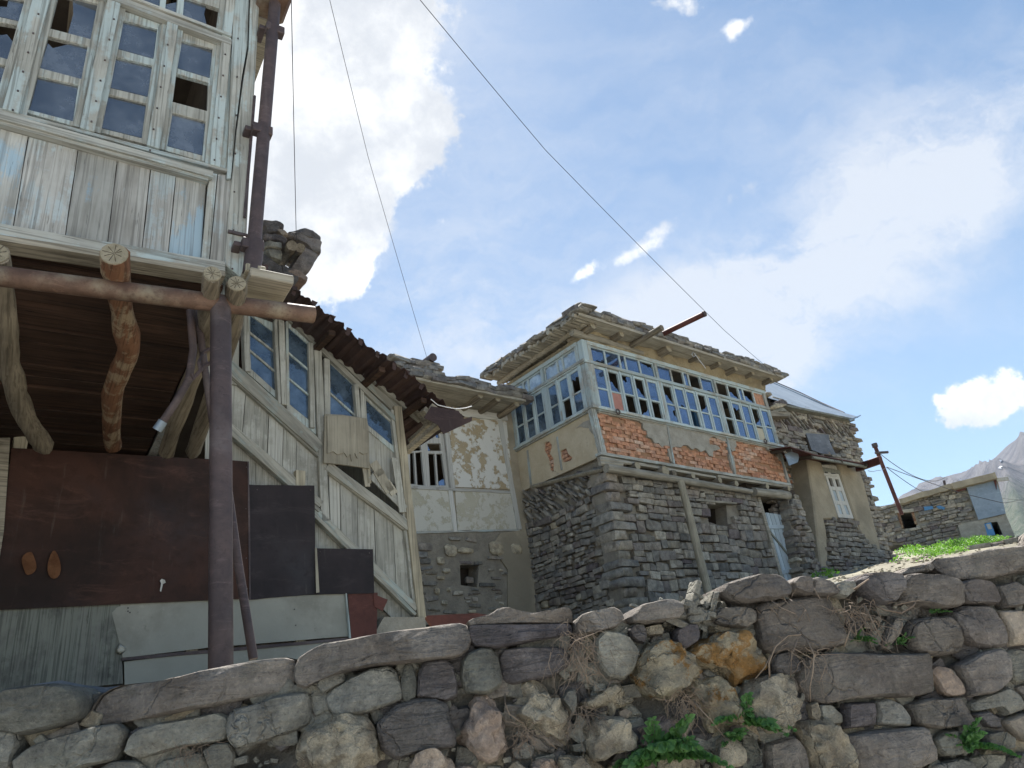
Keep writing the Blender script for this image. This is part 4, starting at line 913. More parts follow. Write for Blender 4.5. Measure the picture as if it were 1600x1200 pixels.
mb = MB(); mb.box(-3.5, xR_+.35, -.45, 3.3, ztop+.3, ztop+.42); mb.build('roof', M['beam'], LG)
mb = MB()
for k in range(7):
    x = -3.0+k*.55; mb.tube([(x, 2.6, ztop+.24), (x, -.4, ztop+.24)], .05, 8, .2)
mb.build('rafters', M['log_y'], LG, kind='stuff')
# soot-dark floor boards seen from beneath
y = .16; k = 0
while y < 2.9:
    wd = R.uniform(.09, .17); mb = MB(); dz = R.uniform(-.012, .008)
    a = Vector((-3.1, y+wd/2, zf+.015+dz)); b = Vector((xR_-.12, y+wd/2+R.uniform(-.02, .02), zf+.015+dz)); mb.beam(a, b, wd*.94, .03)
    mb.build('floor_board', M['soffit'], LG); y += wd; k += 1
# logs under the floor
def log(face, root, path, rad, mat, z, y0=None, name='log_joist', endmat='endgrain', n=14, jit=.25):
    pts = []
    for i, p in enumerate(path): q = atz(face, p[0], p[1], z); pts.append(q)
    # smooth subdivision
    out = []; rr = []
    for i in range(len(pts)-1):
        for s in range(5):
            t = s/5; p0 = pts[max(i-1, 0)]; p1 = pts[i]; p2 = pts[i+1]; p3 = pts[min(i+2, len(pts)-1)]
            q = .5*((2*p1) + (p2-p0)*t + (2*p0-5*p1+4*p2-p3)*t*t + (3*p1-p0-3*p2+p3)*t**3); out.append(q); f = (i+t)/(len(pts)-1); rr.append(rad[0]+(rad[1]-rad[0])*f + .004*noise.noise(q*9))
    out.append(pts[-1]); rr.append(rad[1])
    o = MB().tube(out, rr, n, jit).build(name, M[mat], root, smooth_=radians(50))
    d = (out[0]-out[1]).normalized()
    e = MB().tube([out[0]+d*.001, out[0]+d*.006], [rr[0]*.97, rr[0]*.93], n, jit*.2).build('end_grain', M[endmat], o)
    ax = d.cross(Vector((0, 0, 1))).normalized(); az_ = ax.cross(d); ck = MB(); c0 = out[0]+d*.0062
    for k in range(9):
        g = k*.72 + R.uniform(-.25, .25); r1 = rr[0]*R.uniform(.5, .9); v1 = ax*cos(g)+az_*sin(g); v2 = d.cross(v1)*rr[0]*.028
        a_, b_ = c0+v1*rr[0]*.05, c0+v1*r1
        ck.add([a_-v2*.3, a_+v2*.3, b_+v2, b_-v2, a_-v2*.3+d*.001, a_+v2*.3+d*.001, b_+v2+d*.001, b_-v2+d*.001], [(0, 1, 2, 3), (7, 6, 5, 4), (0, 4, 5, 1), (1, 5, 6, 2), (2, 6, 7, 3), (3, 7, 4, 0)])
    ck.build('drying_cracks', M['dark'], o, kind='stuff')
    return o
zl = FL.P(179, 418, -.2).z
log(FL, LG, c2((-20, 110), (10, 330), (30, 560), (60, 700), (110, 850), (205, 1010)), (.052, .062), 'log_y', zl)
log(FL, LG, c2((536, 112), (565, 330), (600, 560), (525, 770), (530, 1010)), (.056, .054), 'logred', zl)
log(FL, LG, c2((996, 205), (975, 400), (965, 560), (880, 740), (780, 1040)), (.043, .052), 'log_y', zl-.02)
log(FL, LG, c2((1110, 250), (1085, 480), (990, 780), (905, 1040)), (.043, .05), 'log_y', zl-.02)
mb = MB(); q = FL.P(405, 445, -.1); mb.box(q.x-.06, q.x+.16, -.16, .12, q.z+.005, q.z+.06); mb.build('bearer_block', M['beam'], LG, bevel=.006)
mb = MB(); q = FL.P(397, 432, -.1); mb.box(q.x-.05, q.x+.05, -.14, .1, q.z+.0, q.z+.05); mb.build('bearer_block', M['post'], LG, bevel=.006)
# rusty pipe frame
def tb(face, root, name, pts, rad, mat, n=16, jit=0., sm=True, lab=None, cap=True):
    return MB().tube(pts, rad, n, jit, caps=cap).build(name, M[mat], root, smooth_=radians(50), label=lab)
ypipe = -.13
def hollow(face, root, name, a, b, r, mat, t=.006):
    a, b = Vector(a), Vector(b); mb = MB(); mb.tube([a, b], r, 20, caps=False); mb.tube([a, b], r-t, 20, caps=False)
    n = 20
    mb.f += [(k, (k+1) % n, 2*n+(k+1) % n, 2*n+k) for k in range(n)] + [(n+k, n+(k+1) % n, 3*n+(k+1) % n, 3*n+k) for k in range(n)]
    return mb.build(name, M[mat], root, smooth_=radians(50))
pa, pb = FL.P(-60, 424, ypipe), FL.P(490, 492, ypipe); pa = pb + (pa-pb)*2.2
hollow(FL, LG, 'support_beam', pa, pb, .045, 'rustp')
q0, q1 = FL.P(345, 470, ypipe), FL.P(345, 1040, ypipe); q2 = q1 + (q1-q0)*.12
hollow(FL, LG, 'support_post', q0, q2, .048, 'rust')
pL = FL.P(-150, 430, ypipe); hollow(FL, LG, 'support_post', (pL.x, ypipe, pL.z), (pL.x, ypipe, q2.z), .062, 'rust')
tb(FL, LG, 'brace_pipe', [FL.P(352, 735, .06), FL.P(372, 880, .01), FL.P(396, 1030, -.04)], .019, 'rust')
tb(FL, LG, 'bent_pipe', [FL.P(297, 485, .1), FL.P(302, 547, .12), FL.P(295, 593, .15), FL.P(275, 628, .2), FL.P(252, 662, .25)], .019, 'rust', 10)
tb(FL, LG, 'bent_pipe_end', [FL.P(255, 658, .245), FL.P(245, 672, .265)], .023, 'galv', 10)
tb(FL, LG, 'bent_pipe', [FL.P(308, 480, .15), FL.P(318, 560, .2), FL.P(332, 660, .3)], .018, 'rust', 10)
for a in ([(327, 545), (316, 552), (311, 566), (314, 580)], [(332, 566), (318, 572), (308, 585), (302, 592), (300, 585)]):
    tb(FL, LG, 'hook', [FL.P(x, y_, .02) for x, y_ in a], .010, 'rust', 8)
# down pipe at the corner
d0, d1 = FL.P(437, -80, -.10), FL.P(393, 428, -.10)
hollow(FL, LG, 'downpipe', d0, d1, .036, 'rust', .004)
tb(FL, LG, 'downpipe', [FL.P(399, 378, -.1), FL.P(393, 428, -.10)], .045, 'rust')
tb(FL, LG, 'downpipe', [FL.P(382, 340, -.05), FL.P(398, 150, -.05)], .008, 'rust', 6)
for x, y_ in ((429, 48), (409, 205), (394, 385)):
    q = FL.P(x, y_, -.1); mb = MB(); mb.box(q.x-.055, q.x+.055, -.13, -.07, q.z-.03, q.z+.03); mb.box(q.x-.09, q.x-.05, -.10, .02, q.z-.015, q.z+.015); mb.build('pipe_clamp', M['rust'], LG, bevel=.004)
q = FL.P(432, 4, -.1); mb = MB(); mb.box(q.x-.11, q.x+.08, -.22, .05, q.z-.02, q.z+.09); mb.build('gutter_end', M['rustp'], LG, bevel=.02)
q = FL.P(374, 367, -.03); mb = MB(); mb.box(q.x-.06, q.x+.05, -.045, -.03, q.z-.008, q.z+.008); mb.build('iron_strap', M['rust'], LG)
# dim back wall under the overhang
mb = MB(); mb.box(-7.5, 1.6, 3.4, 3.6, -.6, zf+.3); mb.build('cellar_wall', M['dark'], LG)
mb = MB(); mb.box(-3.1, -2.95, .1, 3.5, -.6, zf); mb.build('cellar_wall', M['dark'], LG)

# ================================================================== patched fence
FS = Face(49.4, 5.8, 0, EYE+.35)
FE = thing('patched_fence', 'fence patched from rusty brown steel sheets and pale panels under the overhanging gallery', 'fence', FS)
ye = -.07
def sheet(pts, mat, y, name='metal_sheet', label=None):
    """thin sheet with slightly buckled face"""
    q = FS.xz(pts, y); mb = MB(); n = 10
    a, b, c, d = [Vector(p) for p in q]; vs = []; fs = []
    ph = R.uniform(0, 40)
    for i in range(n+1):
        for j in range(n+1):
            s, t = i/n, j/n; p = (a*(1-s)+b*s)*(1-t) + (d*(1-s)+c*s)*t
            bu = .012*noise.noise(Vector((p.x*1.6+ph, p.y*1.6, 0)))
            if name == 'metal_sheet' and (j in (0, n)): p = p + Vector((0, .004*noise.noise(Vector((p.x*9+ph, 0, 0)))))
            vs.append((p.x, y+bu, p.y))
    N1 = len(vs); vs += [(v[0], v[1]+.004, v[2]) for v in vs]
    for i in range(n):
        for j in range(n):
            k = i*(n+1)+j; f = (k, k+1, k+n+2, k+n+1); fs.append(f); fs.append(tuple(N1+x for x in f[::-1]))
    rim = [i for i in range(n+1)] + [i*(n+1)+n for i in range(1, n+1)] + [n*(n+1)+i for i in range(n-1, -1, -1)] + [i*(n+1) for i in range(n-1, 0, -1)]
    for i in range(len(rim)):
        k, l = rim[i], rim[(i+1) % len(rim)]; fs.append((k, l, l+N1, k+N1))
    mb.add(vs, fs); return mb.build(name, M[mat], FE, smooth_=radians(40), label=label)
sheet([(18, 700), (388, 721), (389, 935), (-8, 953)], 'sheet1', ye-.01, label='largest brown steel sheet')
sheet([(388, 757), (491, 759), (494, 928), (390, 937)], 'sheet2', ye+.0)
sheet([(494, 857), (583, 858), (585, 927), (494, 929)], 'sheet2', ye-.004)
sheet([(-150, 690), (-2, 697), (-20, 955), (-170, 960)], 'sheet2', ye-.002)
sheet([(543, 926), (590, 926), (589, 992), (549, 1000)], 'sheetred', ye+.01)
sheet([(583, 928), (606, 937), (598, 955), (585, 948)], 'sheetred', ye+.005)
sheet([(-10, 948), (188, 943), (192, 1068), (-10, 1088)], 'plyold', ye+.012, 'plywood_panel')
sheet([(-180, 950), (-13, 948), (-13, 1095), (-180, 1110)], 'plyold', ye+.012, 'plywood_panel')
sheet([(172, 944), (325, 938), (325, 1012), (192, 1028)], 'panel', ye+.008, 'pale_panel')
sheet([(325, 938), (541, 927), (546, 994), (325, 1012)], 'panel', ye+.010, 'pale_panel')
sheet([(194, 1034), (400, 1010), (400, 1100), (196, 1110)], 'panel', ye+.012, 'pale_panel')
sheet([(402, 1009), (560, 999), (565, 1060), (402, 1080)], 'panel', ye+.012, 'pale_panel')
bar(FS, FE, 'batten', (190, 1030), (548, 998), .022, ye, ye+.012, 'rust')
bar(FS, FE, 'batten', (541, 927), (547, 997), .014, ye-.01, ye+.012, 'frame_v')
bar(FS, FE, 'batten', (388, 721), (391, 937), .012, ye-.018, ye-.008, 'rust')
poly(FS, FE, 'fence_post', [(-6, 684), (16, 684), (6, 830), (-2, 880), (-30, 880)], ye-.03, ye+.05, 'beam')
poly(FS, FE, 'fence_post', [(22, 683), (45, 681), (40, 712), (20, 712)], ye+.012, ye+.10, 'post')
for x in (150, 300, 470): bar(FS, FE, 'fence_post', (x, 735), (x, 1040), .08, ye+.03, ye+.10, 'post')
nails(FS, FE, [(385, 730), (384, 795), (385, 872), (386, 920), (402, 765), (485, 766), (500, 862), (577, 864), (200, 950), (203, 957), (460, 952), (462, 977), (200, 955)], ye-.012)
for pts, mt in (([(45+11*cos(g)+1.5*sin(3*g), 881+18*sin(g)) for g in [k*pi/8 for k in range(16)]], 'smear'), ([(84+10*cos(g)+1.5*sin(2*g), 883+22*sin(g)) for g in [k*pi/8 for k in range(16)]], 'smear'), ([(249, 908), (252, 905), (257, 907), (258, 911), (254, 913), (251, 925), (249, 924), (251, 912)], 'white_wood'), ([(491, 857), (494, 857), (496, 890), (498, 926), (493, 927)], 'ply')):
    poly(FS, FE, 'paint_smear', pts, ye-.034, ye-.031, mt, yp=ye-.02)
mb = MB(); q = FS.P(188, 1015, ye); mb.tube([(q.x, ye, q.z), (q.x, ye-.02, q.z)], [.032, .018], 10, .5); mb.build('foam_blob', M['whiteq'], FE, smooth_=True)
# dark plastic edge showing above the coping at far left
mb = MB(); pts = [FW.P(x, y_, .1) for x, y_ in ((-20, 1088), (20, 1078), (60, 1068), (95, 1063), (130, 1070), (165, 1074), (200, 1070))]
for a, b in zip(pts, pts[1:]): mb.add([a, b, b+Vector((0, .12, -.25)), a+Vector((0, .12, -.25)), a+Vector((0, .01, 0)), b+Vector((0, .01, 0)), b+Vector((0, .13, -.25)), a+Vector((0, .13, -.25))], [(0, 1, 2, 3), (7, 6, 5, 4), (0, 4, 5, 1), (3, 2, 6, 7)])
TP = thing('plastic_sheet', 'dark plastic sheet edge showing behind the leftmost coping stones', 'sheet', FW)
mb.build('sheet', M['tarp'], TP, smooth_=True)

# ================================================================== staircase house
SH = thing('staircase_house', 'grey boarded staircase house with slanted windows under a rusty corrugated roof', 'house', FS)
# upright boards between the sloping rails
def board_run(xs_top, top, bot, mat, y=0., over=6):
    """boards with seams at given photo x; top and bottom are sloping lines in the photo"""
    def on(l, x): (x0, y0), (x1, y1) = l; return y0+(y1-y0)*(x-x0)/(x1-x0)
    for (a, a2), (b, b2) in zip(xs_top, xs_top[1:]):
        yy = y+R.uniform(0, .006)
        poly(FS, SH, 'board', [(a+.5, on(top, a)-over), (b-.5, on(top, b)-over), (b2-.5, on(bot, b2)+over), (a2+.5, on(bot, a2)+over)], yy, yy+.02, mat, yp=y)
board_run([(322, 320), (350, 346), (385, 378), (421, 417), (443, 441), (464, 463), (497, 500)], ((361, 592), (501, 712)), ((361, 669), (500, 790)), 'stairb', .012)
board_run([(513, 517), (531, 533), (558, 560), (584, 588), (613, 620), (634, 655)], ((515, 735), (638, 830)), ((491, 795), (652, 955)), 'stairb', .012)
# lowest field
board_run([(322, 320), (361, 361), (400, 400), (440, 440), (492, 492)], ((361, 669), (500, 790)), ((361, 760), (500, 800)), 'stairb', .03)
poly(FS, SH, 'board', [(492, 797), (560, 862), (560, 925), (494, 925)], .03, .05, 'stairb')
poly(FS, SH, 'board', c5((230, 800), (470, 1050), (474, 1100), (362, 1105), (285, 1030), (285, 1000), (230, 1000)), .02, .05, 'stairb')
poly(FS, SH, 'board', [(430, 925), (560, 900), (600, 935), (612, 968), (560, 1010), (430, 1010)], .05, .07, 'mudd')
def db(a, b, w_, y0, y1, mat='staird', name='rail', w2=None): return bar(FS, SH, name, a, b, w_, y0, y1, mat, w2, .002, bevel=.003)
db((330, 546), (501, 699), .12, -.035, .02)
db((345, 572), (500, 712), .04, -.02, .02, 'staird')
db((340, 650), (503, 788), .07, -.03, .02); db((345, 662), (500, 798), .03, -.045, .02)
db((491, 795), (652, 951), .06, -.03, .02); db((491, 804), (650, 960), .03, -.045, .02)
db((512, 727), (640, 822), .09, -.035, .02); db((515, 737), (640, 832), .03, -.02, .02)
# posts
def post(a, b, w_, y0=-.03, y1=.06, mat='stairb', name='post'): return bar(FS, SH, name, a, b, w_, y0, y1, mat, None, .002, bevel=.004)
post((497, 545), (509, 815), .075); post((511, 560), (513, 700), .06, -.02)
post((440, 500), (445, 632), .055); post((431, 500), (437, 630), .03, -.04)
post((361, 470), (361, 600), .14, -.005); post((384, 490), (388, 580), .05, -.02)
post((557, 600), (566, 700), .045, -.035); post((566, 608), (570, 720), .04, -.02)
post((622, 634), (660, 965), .085, -.04, .08, 'post', 'corner_post'); post((614, 640), (650, 950), .05, -.02, .05, 'stairb')
post((486, 535), (489, 668), .05, -.02)
# windows
def win(outer, panes, gls=None, y=.006):
    casement(FS, SH, outer, panes, gls or panes, y, 'frame_v', 'glass_d', .03)
def slats(tl, tr, bl, br, n, gap=3.5):
    """split a slanted opening into n panes with bars along the slope"""
    out = []
    for i in range(n):
        f0, f1 = i/n, (i+1)/n
        def L_(f, s=0): return (tl[0]+(bl[0]-tl[0])*f, tl[1]+(bl[1]-tl[1])*f + s)
        def R_(f, s=0): return (tr[0]+(br[0]-tr[0])*f, tr[1]+(br[1]-tr[1])*f + s)
        g0 = gap/2 if i else 0; g1 = gap/2 if i < n-1 else 0
        out.append([L_(f0, g0), R_(f0, g0), R_(f1, -g1), L_(f1, -g1)])
    return out
win([(386, 490), (438, 508), (438, 628), (386, 582)], slats((391, 492), (432, 522), (391, 575), (432, 612), 3))
win([(447, 500), (492, 538), (495, 680), (448, 642)], slats((451, 511), (486, 542), (453, 632), (488, 660), 3))
win([(510, 552), (559, 597), (562, 712), (512, 668)], slats((513, 564), (554, 603), (515, 660), (557, 695), 2))
win([(568, 612), (619, 655), (622, 712), (570, 668)], [[(572, 624), (613, 662), (614, 696), (574, 663)]])
poly(FS, SH, 'board', [(571, 666), (618, 702), (624, 760), (575, 735)], .02, .045, 'stairb')
# patches of split plywood and broken boards
pw = poly(FS, SH, 'plywood_patch', c5((76, 236), (150, 240), (255, 256), (262, 300), (265, 468), (150, 452), (71, 444)), -.07, -.05, 'ply', label='split plywood patch nailed over the third window')
fr = [(85, 245), (150, 243), (235, 255), (238, 300), (262, 310), (262, 400), (240, 408), (222, 398), (214, 425), (203, 402), (190, 438), (183, 408), (170, 420), (160, 402), (128, 408), (110, 395), (86, 405)]
poly(FS, pw, 'peeling_ply', c5(*fr), -.082, -.0705, 'ply')
for a, b, w_ in (((590, 735), (610, 768), .10), ((583, 722), (596, 742), .09), ((604, 752), (617, 772), .08)):
    o = bar(FS, SH, 'broken_board', a, b, w_, -.06, -.045, 'ply')
bar(FS, SH, 'broken_board', (617, 715), (630, 800), .07, -.055, -.04, 'stairb'); bar(FS, SH, 'broken_board', (575, 722), (577, 755), .04, -.05, -.035, 'post')
bar(FS, SH, 'broken_board', (580, 742), (634, 795), .07, -.05, -.035, 'stairb'); bar(FS, SH, 'broken_board', (566, 700), (575, 760), .05, -.05, -.035, 'ply')
# head of the wall: dark boarding and fascia
db((400, 438), (660, 655), .05, -.045, .02, 'staird'); poly(FS, SH, 'head_board', c4((90, 330), (250, 330), (430, 480), (800, 830), (800, 905), (560, 680), (420, 560), (310, 470), (190, 400)), .0, .03, 'staird')
db((425, 470), (626, 662), .05, -.03, .02)
db((374, 437), (440, 500), .09, .0, .03)
poly(FS, SH, 'head_board', c4((60, 300), (170, 300), (300, 420), (300, 500), (60, 480)), .04, .06, 'dark')
# body of the building
sx = FS.P(622, 634).x; mb = MB()
mb.box(sx+.02, sx+.08, .08, 4.1, -.4, 2.45); mb.build('end_wall', M['stairb'], SH)
mb = MB(); mb.box(1.5, sx, 1.6, 1.7, -.4, 3.4); mb.build('inner_wall', M['dark'], SH)
mb = MB(); mb.box(1.35, 1.41, .05, 1.7, -.4, 3.4); mb.build('inner_wall', M['stairb'], SH)
# corrugated roof running down to the right, seen from beneath
A_ = FS.P(385, 402, -.42); B_ = FS.P(716, 648, -.42); sl_ = Vector((B_.x-A_.x, 0, B_.z-A_.z)); Ls = sl_.length; t_ = sl_.normalized(); nn_ = Vector((-t_.z, 0, t_.x))
def corr_sheet(s0, s1, y0, y1, off, name='roof_sheet', pitch=.12, amp=.018, jag=0.):
    mb = MB(); n = max(8, int((s1-s0)/pitch*6)); vs = []
    for i in range(n+1):
        s = s0+(s1-s0)*i/n; hh = amp*max(-.8, min(.8, sin(2*pi*s/pitch)*1.4)); jy = R.uniform(-jag, jag)
        for k in range(4):
            p = A_ + t_*s + nn_*(hh+off+.012*noise.noise(Vector((s*2, k, off)))); vs.append((p.x, y0+(y1-y0)*k/3 + (jy if k == 0 else 0), p.z))
    N1 = len(vs); vs += [(v[0], v[1], v[2]+.004) for v in vs]; fs = []
    for i in range(n):
        for k in range(3):
            a = i*4+k; fs.append((a, a+1, a+5, a+4)); fs.append((N1+a+4, N1+a+5, N1+a+1, N1+a))
        a = i*4; fs.append((a, a+4, N1+a+4, N1+a))
    mb.add(vs, fs); return mb.build(name, M['corr'], SH, smooth_=radians(40))
nsh = 5
for i in range(nsh):
    corr_sheet(Ls*i/nsh-.05, Ls*(i+1)/nsh+.06, -.42+R.uniform(-.04, .05), 1.7, .012*(i % 2), jag=.012)
k = .2
while k < Ls-.3:      # torn corners of the sheets that stand up along the edge
    p = A_ + t_*k + nn_*.03 + Vector((0, -.42+.42, 0)); y_ = -.43; h = R.uniform(.03, .075); w_ = R.uniform(.03, .05)
    mb = MB(); q = A_ + t_*k; q = Vector((q.x, y_, q.z)) - nn_*.004; tip = q + Vector((R.uniform(-.01, .03), -.01, h))
    qa = q - nn_*.03 - t_*.018; qb = q - nn_*.03 + t_*.018; mb.add([qa, qb, tip+Vector((w_*.6, 0, -.01)), tip+Vector((-w_*.6, 0, 0))] + [v+Vector((0, .012, 0)) for v in (qa, qb, tip+Vector((w_*.6, 0, -.01)), tip+Vector((-w_*.6, 0, 0)))], [(0, 1, 2, 3), (7, 6, 5, 4), (0, 4, 5, 1), (1, 5, 6, 2), (2, 6, 7, 3), (3, 7, 4, 0)])
    mb.build('torn_sheet_edge', M['corr'], SH); k += R.uniform(.13, .2)
for s in (.42, .98, 1.55, 2.05, 2.5):
    if s < Ls:
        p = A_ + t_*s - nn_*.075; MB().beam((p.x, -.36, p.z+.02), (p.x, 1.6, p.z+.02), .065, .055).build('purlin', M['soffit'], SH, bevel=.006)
for a, b, ya, yb, w_ in (((634, 625), (672, 668), -.05, -.12, .06), ((634, 706), (696, 654), .05, -.42, .07), ((640, 690), (690, 645), .1, -.36, .05), ((660, 640), (690, 668), -.3, -.3, .08), ((672, 634), (700, 655), -.35, -.38, .06)):
    MB().beam(FS.P(a[0], a[1], ya), FS.P(b[0], b[1], yb), w_, w_*.8).build('eave_timber', M['beam'], SH, bevel=.005)
# sheet of rusty metal curling down at the end
cs = c4((930, 850), (1050, 870), (1075, 905), (1110, 895), (1108, 915), (985, 972), (960, 930), (900, 900))
poly(FS, SH, 'curled_sheet', cs, -.55, -.545, 'corr')
tb(FS, SH, 'loose_wire', [FS.P(x, y_, -.5) for x, y_ in c4((930, 820), (960, 845), (1000, 855), (1040, 862), (1080, 858), (1108, 850))], .004, 'wire', 6)
# slates and logs at the top end of this roof
for i, (pts, mt) in enumerate([
    (c4((183, 60), (240, 62), (278, 78), (275, 98), (190, 90)), 'R_d'), (c4((190, 84), (250, 86), (262, 112), (200, 116)), 'R_d'),
    (c4((188, 122), (240, 124), (290, 140), (285, 156), (190, 146)), 'R_d'), (c4((190, 150), (262, 160), (264, 184), (194, 178)), 'R_g'),
    (c4((196, 186), (264, 192), (266, 236), (212, 226)), 'R_g'), (c4((300, 100), (345, 95), (400, 108), (438, 126), (436, 150), (380, 138), (320, 112)), 'R_d'),
    (c4((288, 112), (330, 108), (436, 152), (430, 206), (400, 200), (370, 170), (320, 140)), 'R_b'), (c4((360, 180), (432, 205), (384, 280), (335, 300), (296, 276)), 'R_b'),
    (c4((170, 200), (225, 235), (262, 262), (270, 320), (220, 330), (165, 300)), 'R_d'), (c4((280, 285), (320, 275), (384, 300), (375, 322), (330, 312)), 'R_r'),
    (c4((240, 105), (262, 102), (290, 128), (262, 132)), 'R_r'), (c4((262, 250), (300, 262), (340, 320), (300, 350), (262, 300)), 'R_d')]):
    l = [Vector(q) for q in FS.xz(pts, .5)]
    mb = rock(l, mt, .12, 700+i, back=.3, lump=.2); mb.v = [(v[0], v[1]+.5, v[2]) for v in mb.v]; mb.build('roof_slate', M[mt], SH, smooth_=radians(52))
for a, b, r_ in (((325, 150), (268, 240), .055), ((362, 160), (312, 225), .05)):
    a, b = c4(a)[0], c4(b)[0]; tb(FS, SH, 'roof_log', [FS.P(a[0], a[1], .25), FS.P(b[0], b[1], 1.)], r_, 'log_y', 12, .2)
q = FS.P(*c4((180, 340))[0], -.1); MB().beam(FS.P(*c4((135, 330))[0], -.2), FS.P(*c4((275, 365))[0], -.2), .2, .09).build('eave_timber', M['log_x'], SH, bevel=.006)
# stone footing
fo = [(600, 964), (664, 964), (668, 1000), (560, 1010), (588, 985)]
poly(FS, SH, 'footing', fo, -.05, .3, 'mudg', yp=-.05)
mb = MB(); mb.box(-3, sx+.05, .06, .4, -.6, FS.P(655, 965).z-.02); mb.build('footing', M['mudd'], SH)

# ================================================================== whitewashed house behind
FH = Face(49.4, 10.0, 0, EYE+.9)
WH = thing('whitewashed_house', 'flaking whitewashed house with a broken white window between the staircase and the brick gallery', 'house', FH)
nichew = c5((650, 880), (732, 878), (724, 975), (654, 966))
wouter = c5((424, 330), (560, 316), (596, 322), (622, 553), (432, 545))
poly(FH, WH, 'wall', c5((300, 130), (900, 170), (935, 300), (985, 735), (300, 750)), .0, .25, 'mud', [wouter], yp=0)
poly(FH, WH, 'plaster_field', c5((600, 250), (845, 262), (878, 560), (624, 548)), -.018, 0, 'whitep', yp=0)
poly(FH, WH, 'plaster_field', c5((430, 556), (610, 562), (628, 735), (430, 738)), -.014, 0, 'whiteq', yp=0)
poly(FH, WH, 'plaster_field', c5((628, 562), (872, 576), (898, 728), (640, 736)), -.014, 0, 'whiteq', yp=0)
def wb(a, b, w_, y0, y1, mat='white_woodh', name='timber_rail'):
    a, b = c5(a)[0], c5(b)[0]; return bar(FH, WH, name, a, b, w_, y0, y1, mat, None, .004)
wb((636, 228), (852, 248), .16, -.05, .02); wb((426, 548), (880, 570), .05, -.03, .0); wb((440, 742), (905, 730), .035, -.02, 0, 'frame_h')
wb((822, 262), (905, 728), .10, -.035, 0, 'white_wood', 'timber_post'); wb((610, 556), (633, 738), .085, -.03, 0, 'white_wood', 'timber_post')
wb((596, 318), (622, 552), .09, -.03, .0, 'white_wood', 'timber_post')
hw = [c5((438, 402), (454, 401), (462, 536), (440, 534)), c5((461, 401), (487, 399), (500, 541), (470, 539)), c5((516, 406), (543, 406), (552, 541), (524, 541)), c5((550, 406), (574, 406), (588, 512), (592, 541), (559, 541)),
      c5((512, 362), (568, 362), (572, 394), (515, 394)), c5((440, 384), (484, 374), (487, 392), (444, 395)), c5((512, 325), (535, 318), (538, 340), (514, 342)), c5((545, 318), (560, 318), (564, 338), (548, 338))]
ww_ = casement(FH, WH, wouter, hw, [c5((560, 525), (575, 515), (592, 520), (592, 541), (560, 541)), hw[6], hw[7], c5((512, 370), (524, 392), (515, 394))], .02, 'white_wood', 'glass_b', .05)
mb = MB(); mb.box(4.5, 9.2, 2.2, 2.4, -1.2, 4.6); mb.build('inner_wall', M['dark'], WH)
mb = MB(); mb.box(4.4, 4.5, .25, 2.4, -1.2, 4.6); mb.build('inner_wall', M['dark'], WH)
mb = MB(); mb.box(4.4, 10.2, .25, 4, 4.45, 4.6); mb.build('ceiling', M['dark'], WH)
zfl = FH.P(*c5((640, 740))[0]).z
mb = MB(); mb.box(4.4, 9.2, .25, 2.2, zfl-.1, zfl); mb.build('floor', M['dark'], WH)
# lower wall: stones sunk in mud
low_poly = c5((300, 742), (985, 732), (1040, 1120), (300, 1140))
poly(FH, WH, 'lower_wall', low_poly, .0, .3, 'mudd', [nichew], yp=0)
poly(FH, WH, 'render', c5((820, 745), (965, 728), (1010, 900), (1030, 1100), (850, 1100), (850, 900), (780, 800)), -.03, 0, 'mud', yp=0)
mb = MB(); qa, qb = FH.P(*nichew[0]), FH.P(*nichew[2]); mb.box(qa.x-.05, qb.x+.2, .42, .5, qb.z-.2, qa.z+.2); mb.build('niche_back', M['dark'], WH)
st = [(500, 805, 60, 30, 'g'), (488, 838, 42, 24, 'g'), (608, 818, 54, 48, 'w'), (672, 820, 62, 26, 'w'), (802, 811, 56, 52, 'w'), (888, 812, 46, 42, 'w'), (565, 864, 30, 30, 'w'), (590, 905, 32, 20, 'w'), (500, 866, 50, 22, 'g'),
      (566, 936, 30, 16, 'w'), (550, 991, 20, 26, 'w'), (600, 985, 14, 18, 'w'), (582, 1042, 24, 18, 'w'), (520, 960, 60, 18, 'g'), (765, 966, 60, 16, 'g'), (800, 852, 60, 12, 'g'), (690, 945, 30, 26, 'g'), (640, 1000, 40, 18, 'g'), (700, 1080, 30, 14, 'w'), (625, 770, 50, 12, 'g')]
rr_ = random.Random(5); sp = []
for x, y_, w2, h2, kd in st:
    p = FH.P(*c5((x, y_))[0]); k = p.length; s_ = (FH.P(*c5((x+w2/2, y_))[0]).x - FH.P(*c5((x-w2/2, y_))[0]).x); hz_ = (FH.P(*c5((x, y_-h2/2))[0]).z - FH.P(*c5((x, y_+h2/2))[0]).z)
    sp.append((p.x, -.02 if kd == 'g' else -.035, p.z, s_, hz_, .10, 0, kd))
for s in courses(FH.xz(c5((462, 775), (840, 770), (850, 1100), (470, 1100))), [FH.xz(nichew)], (.07, .11), (.14, .34), rr_, .12, (.0, .012), .08):
    if rr_.random() < .42 and not any(abs(s[0]-t[0]) < (s[3]+t[3])/2 and abs(s[2]-t[2]) < (s[4]+t[4])/2 for t in sp[:20]): sp.append(s[:3] + (s[3]*.85, s[4]*.7) + s[5:])
lay(sp, FH, WH)
